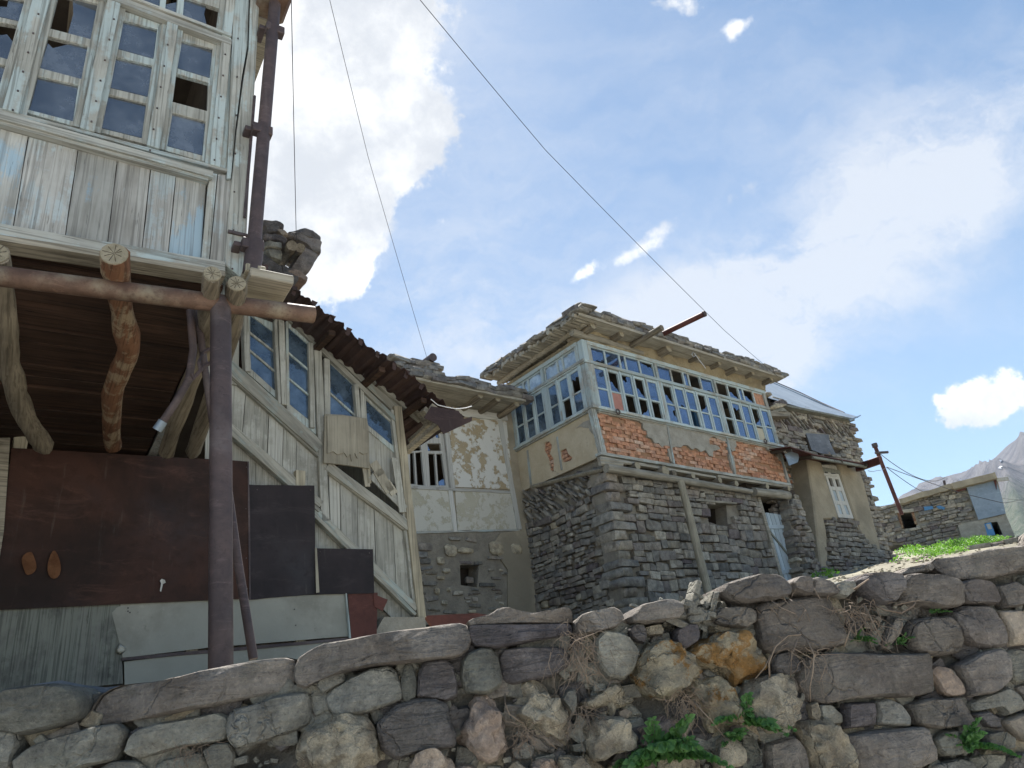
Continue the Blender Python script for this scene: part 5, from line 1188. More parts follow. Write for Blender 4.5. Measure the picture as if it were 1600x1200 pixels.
# eaves
rusty = c4((862, 692), (940, 636)); MB().tube([FH.P(*rusty[0], .2), FH.P(*rusty[1], -.5)], .075, 12).build('roof_spout', M['rust'], WH, smooth_=radians(50))
for e in ((600, 100), (660, 120), (738, 158), (812, 172), (893, 193)):
    p = FH.P(*c5(e)[0], -.62); o = tb(FH, WH, 'joist', [(p.x, -.62, p.z), (p.x+.02, -.2, p.z-.02), (p.x, .3, p.z)], [.055+.02*R.random(), .06, .06], 'log_y', 10, .2)
    MB().tube([(p.x, -.627, p.z), (p.x, -.62, p.z)], .05, 10).build('end_grain', M['endgrain'], o)
def eave(face, root, a, b, depth, zl, mat='beam', T=None): pass
pe = FH.P(*c5((905, 160))[0], -.70); ps = FH.P(*c5((560, 128))[0], -.70)
ze = (pe.z+ps.z)/2
for i in range(9):
    y0 = -.72+i*.13; MB().box(ps.x-.6, pe.x+.12, y0, y0+.122, ze-.01, ze+.025+R.uniform(0, .01)).build('soffit_board', M['log_x'], WH)
MB().box(ps.x-.6, pe.x+.08, -.70, 3.6, ze+.036, ze+.16).build('roof_slab', M['mudd'], WH)
def eave_stones(face, root, x0, x1, y, z, layers, hs, rng, T=None, ws=(.14, .34), up=0., cap=300, wob=.02, name='roof_slate'):
    sp = []; zz = z
    for k in range(layers):
        x = x0 + rng.uniform(-.1, 0); h = rng.uniform(*hs)
        while x < x1:
            if k == layers-1 and rng.random() < .12: x += rng.uniform(.1, .3); continue
            w_ = rng.uniform(*ws); hh = h*rng.uniform(.7, 1.25)
            sp.append((x+w_/2, y + k*.025 + rng.uniform(-.04, .03), zz+hh/2 + up*(x-x0) + rng.uniform(-wob, wob)*.5, w_*1.02, hh, rng.uniform(.22, .34), rng.gauss(0, .09), 'g')); x += w_*.96
        zz += h*.86
    lay(sp, face, root, T, name=name, pool='slate', cap=cap, rnd=rng)
rg = random.Random(21)
eave_stones(FH, WH, ps.x-.5, pe.x+.08, -.73, ze+.03, 3, (.05, .085), rg)
q = FH.P(*c4((850, 670))[0], -.4); eave_stones(FH, WH, q.x-.35, q.x+.4, -.45, q.z-.12, 4, (.06, .09), rg)

# rusty board lying at the foot of the wall
FB = Face(49.4, 6.6, 0, EYE+.5)
RB = thing('rusty_panel', 'rusty reddish metal panel lying behind the coping stones below the whitewashed house', 'panel', FB)
poly(FB, RB, 'panel', [(664, 962), (745, 958), (790, 965), (760, 985), (680, 985)], -.02, .02, 'sheetred')
# ================================================================== brick and stone gallery house
FG = Face(49.4, 7.9, 8.49, EYE+1.2)
GH = thing('stone_gallery_house', 'stone house with a long pale blue glazed gallery above peeling orange brick panels', 'house', FG)
TS = Matrix(((0, 1, 0, 0), (1, 0, 0, 0), (0, 0, 1, 0), (0, 0, 0, 1)))     # (along the side wall, outward, z) -> house frame
def gx(px, py, y=0): return FG.P(px, py, y)
def sidep(pts, o=0.):    # photo points on the side wall -> (s, z)
    r = []
    for p in pts:
        q = FG.X(p[0], p[1], o); r.append((q.y, q.z))
    return r
ZT, ZM, ZS = gx(908, 533).z, gx(914.5, 565).z, gx(927, 636).z
XE = gx(1218, 696).x - .03; ZBR = gx(939, 709).z; SE = 2.1
def gb(T, x0, x1, z0, z1, y0, y1, name, mat, parent=None, bevel=.004):
    mb = MB(T); mb.box(x0, x1, y0, y1, z0, z1); return mb.build(name, M[mat], parent or GH, bevel=bevel)
def broken(kind, x0, x1, z0, z1, rng):
    """outline of what is left of a pane"""
    w_, h = x1-x0, z1-z0
    def P_(l): return [(x0+a*w_, z0+b*h) for a, b in l]
    if kind == 'G': return P_([(0, 0), (1, 0), (1, 1), (0, 1)])
    if kind == 'TL': return P_([(0, 0), (1, 0), (1, 1), (.62, 1), (.48, .86), (.55, .7), (.34, .62), (.22, .74), (.1, .66), (0, .72)])
    if kind == 'BL': return P_([(0, 0), (.9, 0), (.72, .18), (.5, .26), (.3, .5), (.18, .46), (0, .62)])
    if kind == 'BR': return P_([(.1, 0), (1, 0), (1, .5), (.78, .34), (.6, .22), (.4, .2)])
    if kind == 'T': return P_([(0, 1), (1, 1), (1, .62), (.8, .72), (.55, .58), (.4, .74), (.15, .7), (0, .8)])
    if kind == 'RN': return P_([(0, 0), (1, 0), (1, .3), (.66, .42), (.6, .66), (.8, .74), (1, .7), (1, 1), (0, 1)])
    if kind == 'BN': return P_([(0, 0), (.35, 0), (.5, .16), (.72, .12), (.8, 0), (1, 0), (1, 1), (0, 1)])
    if kind == 'BT': return P_([(0, 0), (.3, 0), (.45, .2), (.7, .13), (1, .2), (1, 1), (0, 1)])
    if kind == 'TP': return P_([(0, 0), (1, 0), (1, .56), (.8, .74), (.62, .66), (.45, .9), (.3, .86), (.2, 1), (0, 1)])
    return None
def glazing(T, x0, x1, bays, nsash, low, up, gap_post, rng, mats=('blue_v', 'blue_h'), gm='glass_b', side=False, split=.47):
    zm, zs, zt = ZM, ZS, ZT
    gb(T, x0, x1, zt-.045, zt+.03, -.035, .05, 'rail', mats[1])
    gb(T, x0, x1, zm-.03, zm+.03, -.045, .05, 'rail', mats[1])
    gb(T, x0-.05, x1+.05, zs-.045, zs, -.09, .05, 'sill', mats[1])
    gb(T, x0-.02, x1, zs-.075, zs-.047, -.055, .0, 'sill', 'frame_h')
    bw = (x1-x0)/bays
    for b in range(bays+1):
        xx = x0+b*bw; w_ = .06 if 0 < b < bays else .085; xx = min(max(xx, x0+w_/2), x1-w_/2)
        gb(T, xx-w_/2, xx+w_/2, zm+.031, zt-.046, -.03, .05, 'post', 'frame_v' if not side else mats[0])
        gb(T, xx-w_/2, xx+w_/2, zs+.001, zm-.031, -.03, .05, 'post', 'frame_v' if not side else mats[0])
    for b in range(bays):
        a, e = x0+b*bw+.045, x0+(b+1)*bw-.045; z0, z1 = zm+.032, zt-.047; W = e-a
        # transom light
        if side: cuts = [0, .44, .60, 1.]
        else: cuts = [0, .235, .455, .545, .765, 1.]
        hl = []
        for c0, c1_ in zip(cuts, cuts[1:]):
            hl.append((a+W*c0+.022, a+W*c1_-.022, z0+.025, z1-.025))
        mb = MB(T); mb.prism([(a, z0), (e, z0), (e, z1), (a, z1)], .0, .035, [[(h[0], h[2]), (h[1], h[2]), (h[1], h[3]), (h[0], h[3])] for h in hl])
        wn = mb.build('transom_window', M[mats[1]], GH, bevel=.003)
        for h, k in zip(hl, up[b]):
            if k == 'board': s = [(h[0], h[2]), (h[1], h[2]), (h[1], h[3]), (h[0], h[3])]; MB(T).prism(s, .012, .02).build('pane', M['brick'], wn, label='brown board in place of a pane'); continue
            s = broken(k, h[0]-.006, h[1]+.006, h[2]-.006, h[3]+.006, rng)
            if s: MB(T).prism(s, .016, .019).build('pane', M['glass_p' if side else gm], wn)
        # casements
        sw = W/nsash[b]
        for i in range(nsash[b]):
            p0, p1 = a+i*sw+.008, a+(i+1)*sw-.008; q0, q1 = zs+.004, zm-.034; tl = rng.uniform(-.006, .006)
            zc = q0+(q1-q0)*split + rng.uniform(-.01, .01); f = .046
            hs_ = [(p0+f, p1-f, q0+.05, zc-.016), (p0+f, p1-f, zc+.016, q1-.05)]
            mb = MB(T); mb.prism([(p0, q0), (p1, q0+tl*.3), (p1+tl*.3, q1), (p0+tl*.3, q1)], -.012+tl, .03+tl, [[(h[0], h[2]), (h[1], h[2]), (h[1], h[3]), (h[0], h[3])] for h in hs_])
            wn = mb.build('window', M[mats[0]], GH, bevel=.004)
            for h, k in zip(hs_, low[b][i][::-1]):
                if k in ('pink', 'cream'):
                    MB(T).box(h[0], h[1], .006, .012, h[2], h[3]*(.9 if k == 'cream' else 1)+h[2]*(.1 if k == 'cream' else 0)).build('pane', M[k], wn, label=k+' board in place of a pane'); continue
                s = broken(k, h[0]-.006, h[1]+.006, h[2]-.006, h[3]+.006, rng)
                if s: MB(T).prism(s, .004+tl, .007+tl).build('pane', M[('glass_d' if side else gm)], wn)
        for i in range(nsash[b]+1):
            xx = a+i*sw; gb(T, xx-.014, xx+.014, zs+.002, zm-.032, -.028, -.008, 'batten', mats[0], bevel=.002)
rg = random.Random(33)
lowF = [[('G', 'G'), ('BL', 'pink'), ('TL', 'x'), ('BL', 'BR'), ('G', 'x')], [('BL', 'RN'), ('BN', 'G'), ('G', 'x'), ('BR', 'G'), ('G', 'G')], [('x', 'x'), ('T', 'G'), ('G', 'G'), ('BR', 'cream'), ('BN', 'G')]]
upF = [['BT', 'G', 'G', 'G', 'TP'], ['G', 'x', 'G', 'x', 'BN'], ['x', 'BL', 'G', 'BL', 'board']]
glazing(ID, .10, XE, 3, [5, 5, 5], lowF, upF, .06, rg)
lowS = [[('G', 'x'), ('G', 'G'), ('G', 'G')], [('G', 'G'), ('G', 'x'), ('T', 'G')]]
lowS = [[('T', 'G'), ('G', 'x'), ('G', 'G')], [('G', 'G'), ('G', 'G'), ('G', 'G')]]
glazing(TS, .10, SE, 2, [3, 3], lowS, [['G', 'G', 'G'], ['G', 'G', 'G']], .06, rg, side=True)
# corner post
gb(ID, -.02, .10, ZS+.001, ZM-.031, -.035, .10, 'corner_post', 'frame_v', bevel=.01); gb(ID, -.02, .10, ZM+.031, ZT+.03, -.035, .10, 'corner_post', 'blue_v', bevel=.01)
gb(ID, -.04, .102, ZM-.03, ZM+.03, -.05, .102, 'corner_post', 'frame_h'); gb(ID, -.09, .05, ZS-.045, ZS, -.09, .05, 'corner_post', 'frame_h')
mb = MB(TS); s0 = FG.X(*c6((445, 335))[0], -.05); mb.beam((FG.X(*c6((440, 340))[0], -.05).y, -.05, FG.X(*c6((440, 340))[0], -.05).z), (SE, -.05, ZM+.03), .03, .05)
mb.build('rail', M['frame_h'], GH)
# room behind the glass
gb(ID, .06, XE-.02, ZS-.9, ZS-.86, .12, SE-.1, 'floor', 'inner', bevel=0)
gb(ID, .0, XE, ZT+.02, ZT+.06, .06, 3.9, 'ceiling', 'inner', bevel=0)
gb(ID, .0, XE, ZS-.9, ZT, SE+.0, SE+.08, 'back_wall', 'inner', bevel=0)
gb(ID, XE, XE+.08, ZS-.9, ZT+.3, .06, SE+1.8, 'end_wall', 'mud', bevel=0)
gb(ID, 1.2, 1.5, ZS-.86, ZT-.1, 1.2, 1.35, 'curtain', 'pink', bevel=0)
gb(ID, 4.1, 5.1, ZS-.4, ZT-.5, 1.3, 1.36, 'cupboard', 'pink', bevel=0); gb(ID, 2.2, 3.4, ZS-.86, ZS+.25, 1.5, 1.9, 'cupboard', 'bluepaint', bevel=0)
gb(ID, 3.5, 3.58, ZS-.86, ZT, .5, .58, 'inner_post', 'bluepaint', bevel=0); gb(ID, 1.9, 1.98, ZS-.86, ZT, .6, .68, 'inner_post', 'bluepaint', bevel=0)
# ---- brick panels of the front
fr_hole = None
studs = [c6((490, 595), (548, 826), (.10, 0)), c6((877, 672), (912, 880)), c6((1186, 740), (1232, 938)), c6((1458, 785), (1512, 980))]
zb, zt_ = ZBR+.02, ZS-.078
gb(ID, .02, XE, zb-.02, zt_, .022, .20, 'panel_backing', 'brickback', bevel=0)
for i, (w_, mt) in enumerate(((.11, 'frame_v'), (.045, 'frame_v'), (.05, 'frame_v'), (.06, 'frame_v'))):
    a, b = studs[i][0], studs[i][1]; bar(FG, GH, 'stud', a, b, w_, -.035, .05, mt, None, .006)
pat = [c6((700, 648), (872, 672), (890, 792), (868, 786), (850, 794), (832, 770), (812, 774), (795, 748), (776, 742), (772, 712), (750, 695), (748, 668), (735, 660)),
       c6((882, 674), (1180, 742), (1186, 768), (1150, 752), (1120, 738), (1096, 752), (1098, 780), (1128, 782), (1152, 798), (1140, 812), (1118, 812), (1116, 845), (1098, 838), (1078, 812), (1052, 818), (1036, 800), (1004, 806), (984, 784), (962, 782), (950, 796), (925, 790), (902, 800)),
       c6((1188, 744), (1232, 756), (1238, 786), (1228, 800), (1236, 812), (1218, 816), (1196, 790)),
       c6((1392, 782), (1462, 796), (1480, 870), (1462, 862), (1450, 830), (1420, 812), (1402, 808)),
       c6((878, 800), (906, 804), (918, 878), (900, 872), (888, 840)), c6((1196, 830), (1222, 838), (1240, 930), (1222, 925), (1208, 880))]
patl = [FG.xz(p, -.03) for p in pat]
bh, bl = .070, .255; z = zb; row = 0; rb = random.Random(9)
while z < zt_-.03:
    x = .12 - (bl/2 if row % 2 else 0)
    while x < XE-.02:
        w_ = bl-.007; cx = x+w_/2; cz = z+bh/2
        if not any(inside((cx+d, cz), pl_) for pl_ in patl for d in (0,)) and cx > .1 and rb.random() > .03:
            pr = rb.choice([0, 0, .004, .01, -.006, -.012, .016, .0, -.03]); hh = bh-.005
            wd = w_*(rb.uniform(.45, 1) if rb.random() < .3 else 1)
            o = bpy.data.objects.new('brick', rb.choice(BRK)); C.objects.link(o); o.parent = GH
            o.matrix_basis = Matrix.Translation((cx, .055-pr, cz+rb.uniform(-.003, .003))) @ Matrix.Rotation(rb.gauss(0, .006), 4, 'Y') @ Matrix.Rotation(rb.gauss(0, .02), 4, 'Z') @ Matrix.Diagonal((min(wd, XE-.03-cx+wd/2), .11, hh, 1))
        x += bl
    z += bh; row += 1
def ragged(pts, sub=4, a=.012, rng=random.Random(2)):
    out = []
    for p, q in zip(pts, pts[1:]+pts[:1]):
        p, q = Vector(p), Vector(q); n = max(1, int((q-p).length/.05))
        for i in range(n): 
            r_ = p.lerp(q, i/n); out.append((r_.x+rng.uniform(-a, a), r_.y+rng.uniform(-a, a)))
    return out
for pl_ in patl:
    mb = MB(); mb.prism(ragged([tuple(p) for p in pl_]), -.022, .03); mb.build('plaster_patch', M['mudg'], GH, bevel=.004)
gb(ID, .09, XE-.02, zt_-.02, zt_+.012, -.03, .05, 'plaster_strip', 'mudg', bevel=.004)
# ---- plastered side panel
so_ = [(.02, ZS-.07), (SE+.02, ZS-.07), (SE+.02, sidep(c6((165, 1005)))[0][1]), (.03, sidep(c6((528, 845)))[0][1])]
hb1 = sidep(c6((238, 772), (262, 766), (278, 785), (268, 830), (288, 860), (286, 925), (268, 915), (256, 850), (238, 815)))
hb2 = sidep(c6((322, 815), (350, 800), (362, 830), (384, 850), (372, 868), (332, 875), (325, 850)))
gb(TS, .02, SE+.1, so_[2][1]-.2, ZS-.075, .06, .16, 'panel_backing', 'mudd', bevel=0)
mb = MB(TS); mb.prism(so_, -.012, .03, [ragged(hb1, a=.006), ragged(hb2, a=.006)]); mb.build('side_plaster', M['tan'], GH)
pl2 = sidep(c6((478, 612), (486, 640), (470, 655), (440, 665), (405, 700), (430, 690), (470, 700), (500, 740), (520, 800), (524, 740), (505, 640)))
mb = MB(TS); mb.prism(ragged(pl2[::-1], a=.008), -.022, -.012); mb.build('plaster_patch', M['mudg'], GH, bevel=.003)
for hb in (hb1, hb2):
    xs = [p[0] for p in hb]; zs_ = [p[1] for p in hb]; z = min(zs_)-.03; k = 0
    while z < max(zs_)+.02:
        x = min(xs)-.1 - (.12 if k % 2 else 0)
        while x < max(xs)+.1:
            o = bpy.data.objects.new('brick', rb.choice(BRK)); C.objects.link(o); o.parent = GH
            o.matrix_basis = TS @ Matrix.Translation((x+.12, .045, z+.03)) @ Matrix.Diagonal((.235, .07, .058, 1)); x += .245
        z += .068; k += 1
for a, b, w_ in ((c6((146, 812))[0], c6((166, 1002))[0], .05), (c6((300, 742))[0], c6((325, 915))[0], .045)):
    p, q = sidep([a, b], -.02); mb = MB(TS); mb.bar(p, q, w_, -.024, .02, jit=.004); mb.build('stud', M['frame_v'], GH)
# ---- floor edge: boards, joists, long log
for a, b, w_, y0, y1, mt in (((530, 826), (1520, 990), .05, -.10, .04, 'frame_h'), ((530, 848), (1130, 952), .045, -.085, .0, 'log_x'), ((1140, 945), (1524, 1004), .045, -.085, .0, 'log_x')):
    bar(FG, GH, 'edge_board', c6(a)[0], c6(b)[0], w_, y0, y1, mt, None, .004, bevel=.004)
zj = None
for x, y_, r_ in ((720, 893, .07), (866, 920, .095), (1010, 945, .055), (1150, 968, .055), (1236, 985, .06), (1396, 1000, .06), (1508, 1012, .05)):
    p = gx(*c6((x, y_))[0], -.16); zj = p.z
    o = tb(FG, GH, 'joist', [(p.x, -.16, p.z), (p.x, .1, p.z), (p.x, .6, p.z)], [r_, r_*1.05, r_], 'log_y', 12, .25)
    MB().tube([(p.x, -.167, p.z), (p.x, -.16, p.z)], r_*.93, 12, .2).build('end_grain', M['endgrain'], o)
p = gx(*c6((915, 932))[0], -.14); MB().box(p.x-.055, p.x+.055, -.14, .3, p.z-.06, p.z+.06).build('joist', M['log_y'], GH, bevel=.006)
def mid(a, b, n=7, wob=.012, rng=random.Random(4)):
    a, b = Vector(a), Vector(b); return [a.lerp(b, i/n) + (Vector((rng.uniform(-wob, wob), rng.uniform(-wob, wob), rng.uniform(-wob, wob))) if 0 < i < n else Vector((0, 0, 0))) for i in range(n+1)]
tb(FG, GH, 'bearing_log', mid(gx(*c6((556, 905))[0], -.13), gx(*c6((1312, 1028))[0], -.13)), [.075, .07, .072, .066, .062, .058, .055, .052], 'log_x', 14, .15)
tb(FG, GH, 'bearing_log', mid(gx(*c6((1325, 1028))[0], -.13), gx(*c6((1505, 1048))[0], -.13), 4), .085, 'log_x', 14, .15)
# log ends and rough timber stacked at the corner under the edge board
for a, b, r_ in (((520, 862), (720, 885), .035), ((524, 880), (640, 888), .04)):
    tb(FG, GH, 'packing_pole', [gx(*c6(a)[0], -.08), gx(*c6(b)[0], -.08)], r_, 'log_x', 8, .3)
tb(FG, GH, 'side_bearer', [FG.X(*c6((545, 910))[0], -.05), FG.X(*c6((180, 1000))[0], -.03)], .04, 'beam', 8, .3)
# prop
pt, pb_ = gx(1063.5, 752, -.22), gx(1112, 948, -.30)
tb(FG, GH, 'prop_post', mid(pt, pb_ + (pb_-pt)*.12, 6, .006), [.062, .064, .066, .066, .068, .07, .072], 'post', 14, .12)
# ---- stone storey
ZTW = zj - .09
x_end = gx(1285, 893, 0).x
front = [(-.02, -.35), (x_end+.05, -.1), (x_end-.05, 1.0), (gx(1232, 765).x+.28, ZTW-.1), (XE+.12, ZTW+.02), (-.02, ZTW+.05)]
niche = FG.xz(c7((975, 338), (1083, 345), (1092, 450), (1010, 462), (990, 420)))
dooro = FG.xz(c7((1238, 308), (1382, 318), (1462, 715), (1362, 760)))
mb = MB(); mb.prism(front, .055, .32, [niche, dooro]); mb.build('wall_core', M['mudd'], GH)
mb = MB(TS); mb.prism([(.12, -.5), (2.6, -.5), (SE+.25, ZTW+.0), (SE, so_[2][1]+.1), (.12, ZTW+.0)], .05, .3); mb.build('wall_core', M['mudd'], GH)
ra = random.Random(17)
fs_ = courses(front, [niche, dooro], (.085, .20), (.14, .42), ra, .025, (.0, .03), .05, depth=.16)
# larger squared stones up the corner
cor = []
z = -.3; k = 0
while z < ZTW-.05:
    h = ra.uniform(.12, .19); ln_ = ra.uniform(.34, .5) if k % 2 else ra.uniform(.2, .3); ls = .55-ln_*.6
    cor.append((z, h, ln_, ls)); z += h; k += 1
def incor(s):
    for z, h, a, b in cor:
        if z <= s[2] <= z+h and s[0]-s[3]*.35 < a: return True
    return False
fs_ = [s for s in fs_ if not incor(s)]
plain = fs_
def slant(x, z): return 0
side_poly = [(.0, -.4), (2.5, -.4), (SE+.2, 1.6), (SE+.05, so_[2][1]), (.02, ZTW+.02)]
ss_ = courses(side_poly, [], (.065, .145), (.11, .30), ra, .07, (.0, .04), .16, depth=.15)
rs = []
for s in ss_:
    s = list(s)
    def inb(z): 
        for zc, h, a, b in cor:
            if zc <= z <= zc+h: return b
        return 0
    if s[0]-s[3]*.3 < inb(s[2]): continue
    band = .5+.5*sin(s[2]*5.2+s[0]*.7)
    topb = (s[2] > ZTW-.34)
    if topb and s[7] == 'g': s[6] = -.75 + ra.uniform(-.15, .15); s[3] *= .95; s[4] *= .55
    rs.append(tuple(s))
allspec = [('f', s) for s in plain] + [('s', s) for s in rs]
# the corner blocks turn the corner: one object each
big = []
for z, h, a, b in cor:
    o = bpy.data.objects.new('stone', ra.choice(POOL['stone_g'])); C.objects.link(o); o.parent = GH
    pr = ra.uniform(.015, .045)
    o.matrix_basis = Matrix.Translation(((a-pr)/2, (b-pr)/2-.0, z+h/2)) @ Matrix.Rotation(ra.gauss(0, .02), 4, 'Z') @ Matrix.Rotation(ra.gauss(0, .012), 4, 'Y') @ Matrix.Diagonal((a+pr, b+pr+.04, h*.94, 1))
ncap = 300-len(cor)
lay(plain, FG, GH, cap=int(ncap*.66)); lay(rs, FG, GH, TS, cap=int(ncap*.34))
# buttress of rougher stone at the right hand end
but = FG.xz(c7((1392, 318), (1440, 330), (1470, 440), (1545, 715), (1470, 760), (1452, 700), (1400, 420)), -.16)
sb = courses(but, [], (.08, .14), (.14, .26), ra, .08, (.14, .2), .06, depth=.3); lay(sb, FG, GH, cap=40)
mb = MB(); mb.prism(but, -.10, .1); mb.build('wall_core', M['mudd'], GH)
# niche: lintel, cheeks, back
bar(FG, GH, 'lintel', c7((922, 322))[0], c7((1125, 340))[0], .035, -.06, .3, 'log_x', None, .004)
xs = [p[0] for p in niche]; zs_ = [p[1] for p in niche]
mb = MB(); mb.box(min(xs)-.1, max(xs)+.1, .62, .7, min(zs_)-.1, max(zs_)+.1); mb.box(min(xs)-.1, max(xs)+.1, .32, .62, min(zs_)-.1, min(zs_)); mb.box(min(xs)-.1, max(xs)+.1, .32, .62, max(zs_), max(zs_)+.1); mb.box(max(xs), max(xs)+.1, .32, .62, min(zs_), max(zs_)); mb.build('niche_back', M['dark'], GH)
lay(courses([(min(xs)-.05, min(zs_)-.02), (max(xs)+.05, min(zs_)-.02), (max(xs)+.05, max(zs_)), (min(xs)-.05, max(zs_))], [], (.07, .1), (.12, .2), ra, .05, (0, .02)), FG, GH, Matrix.Translation((0, .55, 0)), cap=12)
lay([(min(xs)+.25, 0, min(zs_)+.06, .26, .12, .2, .2, 'g'), (min(xs)+.45, 0, min(zs_)+.05, .2, .09, .2, -.2, 'g')], FG, GH, Matrix.Translation((0, .15, 0)))
# door
post_a, post_b = c7((1222, 262))[0], c7((1362, 745))[0]
bar(FG, GH, 'door_post', post_a, post_b, .09, -.05, .16, 'log_x', None, .006, bevel=.006)
tb(FG, GH, 'door_post_head', [gx(*c7((1208, 278))[0], -.04), gx(*c7((1232, 300))[0], -.04)], .05, 'log_y', 8, .3)
D4 = c7((1254, 386), (1354, 397), (1450, 702), (1352, 742))
dr = poly(FG, GH, 'door', [D4[0], D4[1], D4[2], D4[3]], .10, .115, 'door', yp=.06)
def dlerp(u, v):
    a = (D4[0][0]+(D4[1][0]-D4[0][0])*u, D4[0][1]+(D4[1][1]-D4[0][1])*u); b = (D4[3][0]+(D4[2][0]-D4[3][0])*u, D4[3][1]+(D4[2][1]-D4[3][1])*u)
    return (a[0]+(b[0]-a[0])*v, a[1]+(b[1]-a[1])*v)
us_ = [0, .19, .36, .57, .78, 1]
for a, b in zip(us_, us_[1:]):
    e = R.uniform(-.012, .004); poly(FG, dr, 'door_board', [dlerp(a+.012, e), dlerp(b-.012, e), dlerp(b-.012, .99), dlerp(a+.012, .99)], .072+R.uniform(0, .006), .0995, 'door', yp=.06)
for v in (.20, .86): 
    a, b = dlerp(-.02, v), dlerp(1.06, v); mb = MB(); mb.bar(FG.P(*a, .04), FG.P(*b, .04), .07, .045, .071, None, .003); mb.build('door_rail', M['door'], dr, bevel=.004)
a, b = dlerp(.05, .22), dlerp(.98, .84); mb = MB(); mb.bar(FG.P(*a, .04), FG.P(*b, .04), .05, .05, .0715, None, .003); mb.build('door_brace', M['plyold'], dr, bevel=.004)
xs = [p[0] for p in dooro]; zs_ = [p[1] for p in dooro]
mb = MB(); mb.box(min(xs)-.2, max(xs)+.6, 1.4, 1.5, min(zs_)-.2, max(zs_)+.5); mb.box(min(xs)-.2, min(xs)-.1, .32, 1.4, min(zs_)-.2, max(zs_)+.4); mb.box(max(xs)+.3, max(xs)+.4, .32, 1.4, min(zs_)-.2, max(zs_)+.4); mb.box(min(xs)-.2, max(xs)+.5, .1, 1.4, max(zs_)+.16, max(zs_)+.26); mb.build('passage_wall', M['dark'], GH)
lay(courses([(max(xs)-.45, max(zs_)-.55), (max(xs)+.02, max(zs_)-.55), (max(xs)+.02, max(zs_)+.0), (max(xs)-.3, max(zs_)+.0)], [], (.08, .12), (.15, .25), ra, .05, (0, .05)), FG, GH, Matrix.Translation((0, .2, 0)), cap=20)
for x, y_ in (((617, 612)), ((1385, 765))):
    p = gx(*c6((x, y_))[0], -.1); pts = [(p.x+.045*cos(g), -.11, p.z+.045*sin(g)) for g in [i*pi/6 for i in range(13)]]; tb(FG, GH, 'iron_ring', pts, .012, 'rust', 6, cap=True)
# ---- mud band, eaves and roof
pc_, pd_ = gx(904, 496, -.40), gx(1219, 586, -.40); ZE = (pc_.z+pd_.z)/2; print('EAVE', ZT, pc_, pd_)
mbp = FG.xz(c6((355, 198), (440, 210), (500, 170)), 0)
mb = MB(); n = 60; vs = []; fs = []
for i in range(n+1):
    x = -.0 + (XE+.06)*i/n
    for j in range(9):
        z = ZT+.03 + (ZE-ZT-.03)*j/8; vs.append((x, -.03 - .05*j/8 - .07*noise.noise(Vector((x*2.5, z*5, 2))) - .04*noise.noise(Vector((x*9, z*11, 2))), z))
    vs.append((x, .3, ZE)); vs.append((x, .3, ZT+.03))
for i in range(n):
    for j in range(11): a = i*11+j; b = i*11+(j+1) % 11; fs.append((a, b, b+11, a+11))
mb.add(vs, fs); mb.build('mud_band', M['mudy'], GH, smooth_=True)
mb = MB(TS); mb.box(.0, SE+.1, -.02, .1, ZT+.03, ZE-.12); mb.build('mud_band', M['mudy'], GH)
yE = -.40; xo = pc_.x
tb(FG, GH, 'wall_plate', [(-.22, -.02, ZT+.12), (.5, -.04, ZT+.11), (1.6, -.02, ZT+.10)], [.07, .06, .04], 'log_x', 12, .15)
tb(FG, GH, 'wall_plate', [(-.10, -.25, ZT+.22), (-.09, 1., ZT+.20), (-.08, SE+.2, ZT+.17)], .065, 'beam', 12, .15)
for x, y_, r_ in ((485, 150, .075), (634, 188, .07), (880, 268, .085), (1032, 306, .055), (1142, 338, .06), (1228, 370, .07), (1315, 388, .062), (1412, 420, .07)):
    p = gx(*c6((x, y_))[0], yE+.1); p.z = ZE-.10 + (p.z-(ZE-.10))*.5
    wb_ = [(p.x, yE+.1, p.z), (p.x+.02, -.2, p.z+.01), (p.x, .3, p.z+.02)]
    o = tb(FG, GH, 'joist', wb_, [r_, r_*1.1, r_*1.2], 'log_y', 12, .3)
    MB().tube([(p.x, yE+.092, p.z), (p.x, yE+.1, p.z)], r_*.9, 12, .2).build('end_grain', M['endgrain'], o)
zE0 = gx(*c6((430, 112))[0], yE).z; zE1 = gx(*c6((1460, 408))[0], yE).z; 
ZEB = ZE + .0
x_r = gx(*c6((1470, 412))[0], yE).x
for i in range(6):
    y0 = yE+i*.16; MB().box(xo+R.uniform(-.05, .03), x_r+R.uniform(-.05, .03), y0, y0+.15, ZEB-.012+R.uniform(-.006, .006), ZEB+.02).build('soffit_board', M['log_x'], GH)
bar_ = MB(); bar_.box(xo, x_r, yE-.03, yE, ZEB-.02, ZEB+.035); bar_.build('eave_board', M['log_x'], GH, bevel=.005)
y = -.35; 
while y < 2.25:   # short poles laid side by side along the side eave
    r_ = R.uniform(.03, .05); x0 = xo+R.uniform(-.08, .05)
    o = tb(FG, GH, 'eave_pole', [(x0, y, ZEB-.0), (.1, y+.01, ZEB+.0)], r_, 'log_x', 8, .3); y += r_*2.05
MB().box(xo+.05, x_r-.03, yE+.05, 2.3, ZEB+.045, ZEB+.14).build('roof_slab', M['mudd'], GH)
rg = random.Random(5)
eave_stones(FG, GH, xo, x_r-.02, yE-.02, ZEB+.035, 3, (.05, .085), rg, ws=(.14, .34))
eave_stones(FG, GH, -.45, 2.3, xo-.02, ZEB+.035, 3, (.045, .08), rg, T=TS, ws=(.12, .3))
lay([(-.2, yE+.0, ZEB+.23, .30, .07, .3, .1, 'g'), (1.15, yE+.05, ZEB+.22, .2, .09, .3, -.4, 'g')], FG, GH, name='roof_slate', pool='slate')
a, b = c6((855, 205))[0], c6((1072, 100))[0]
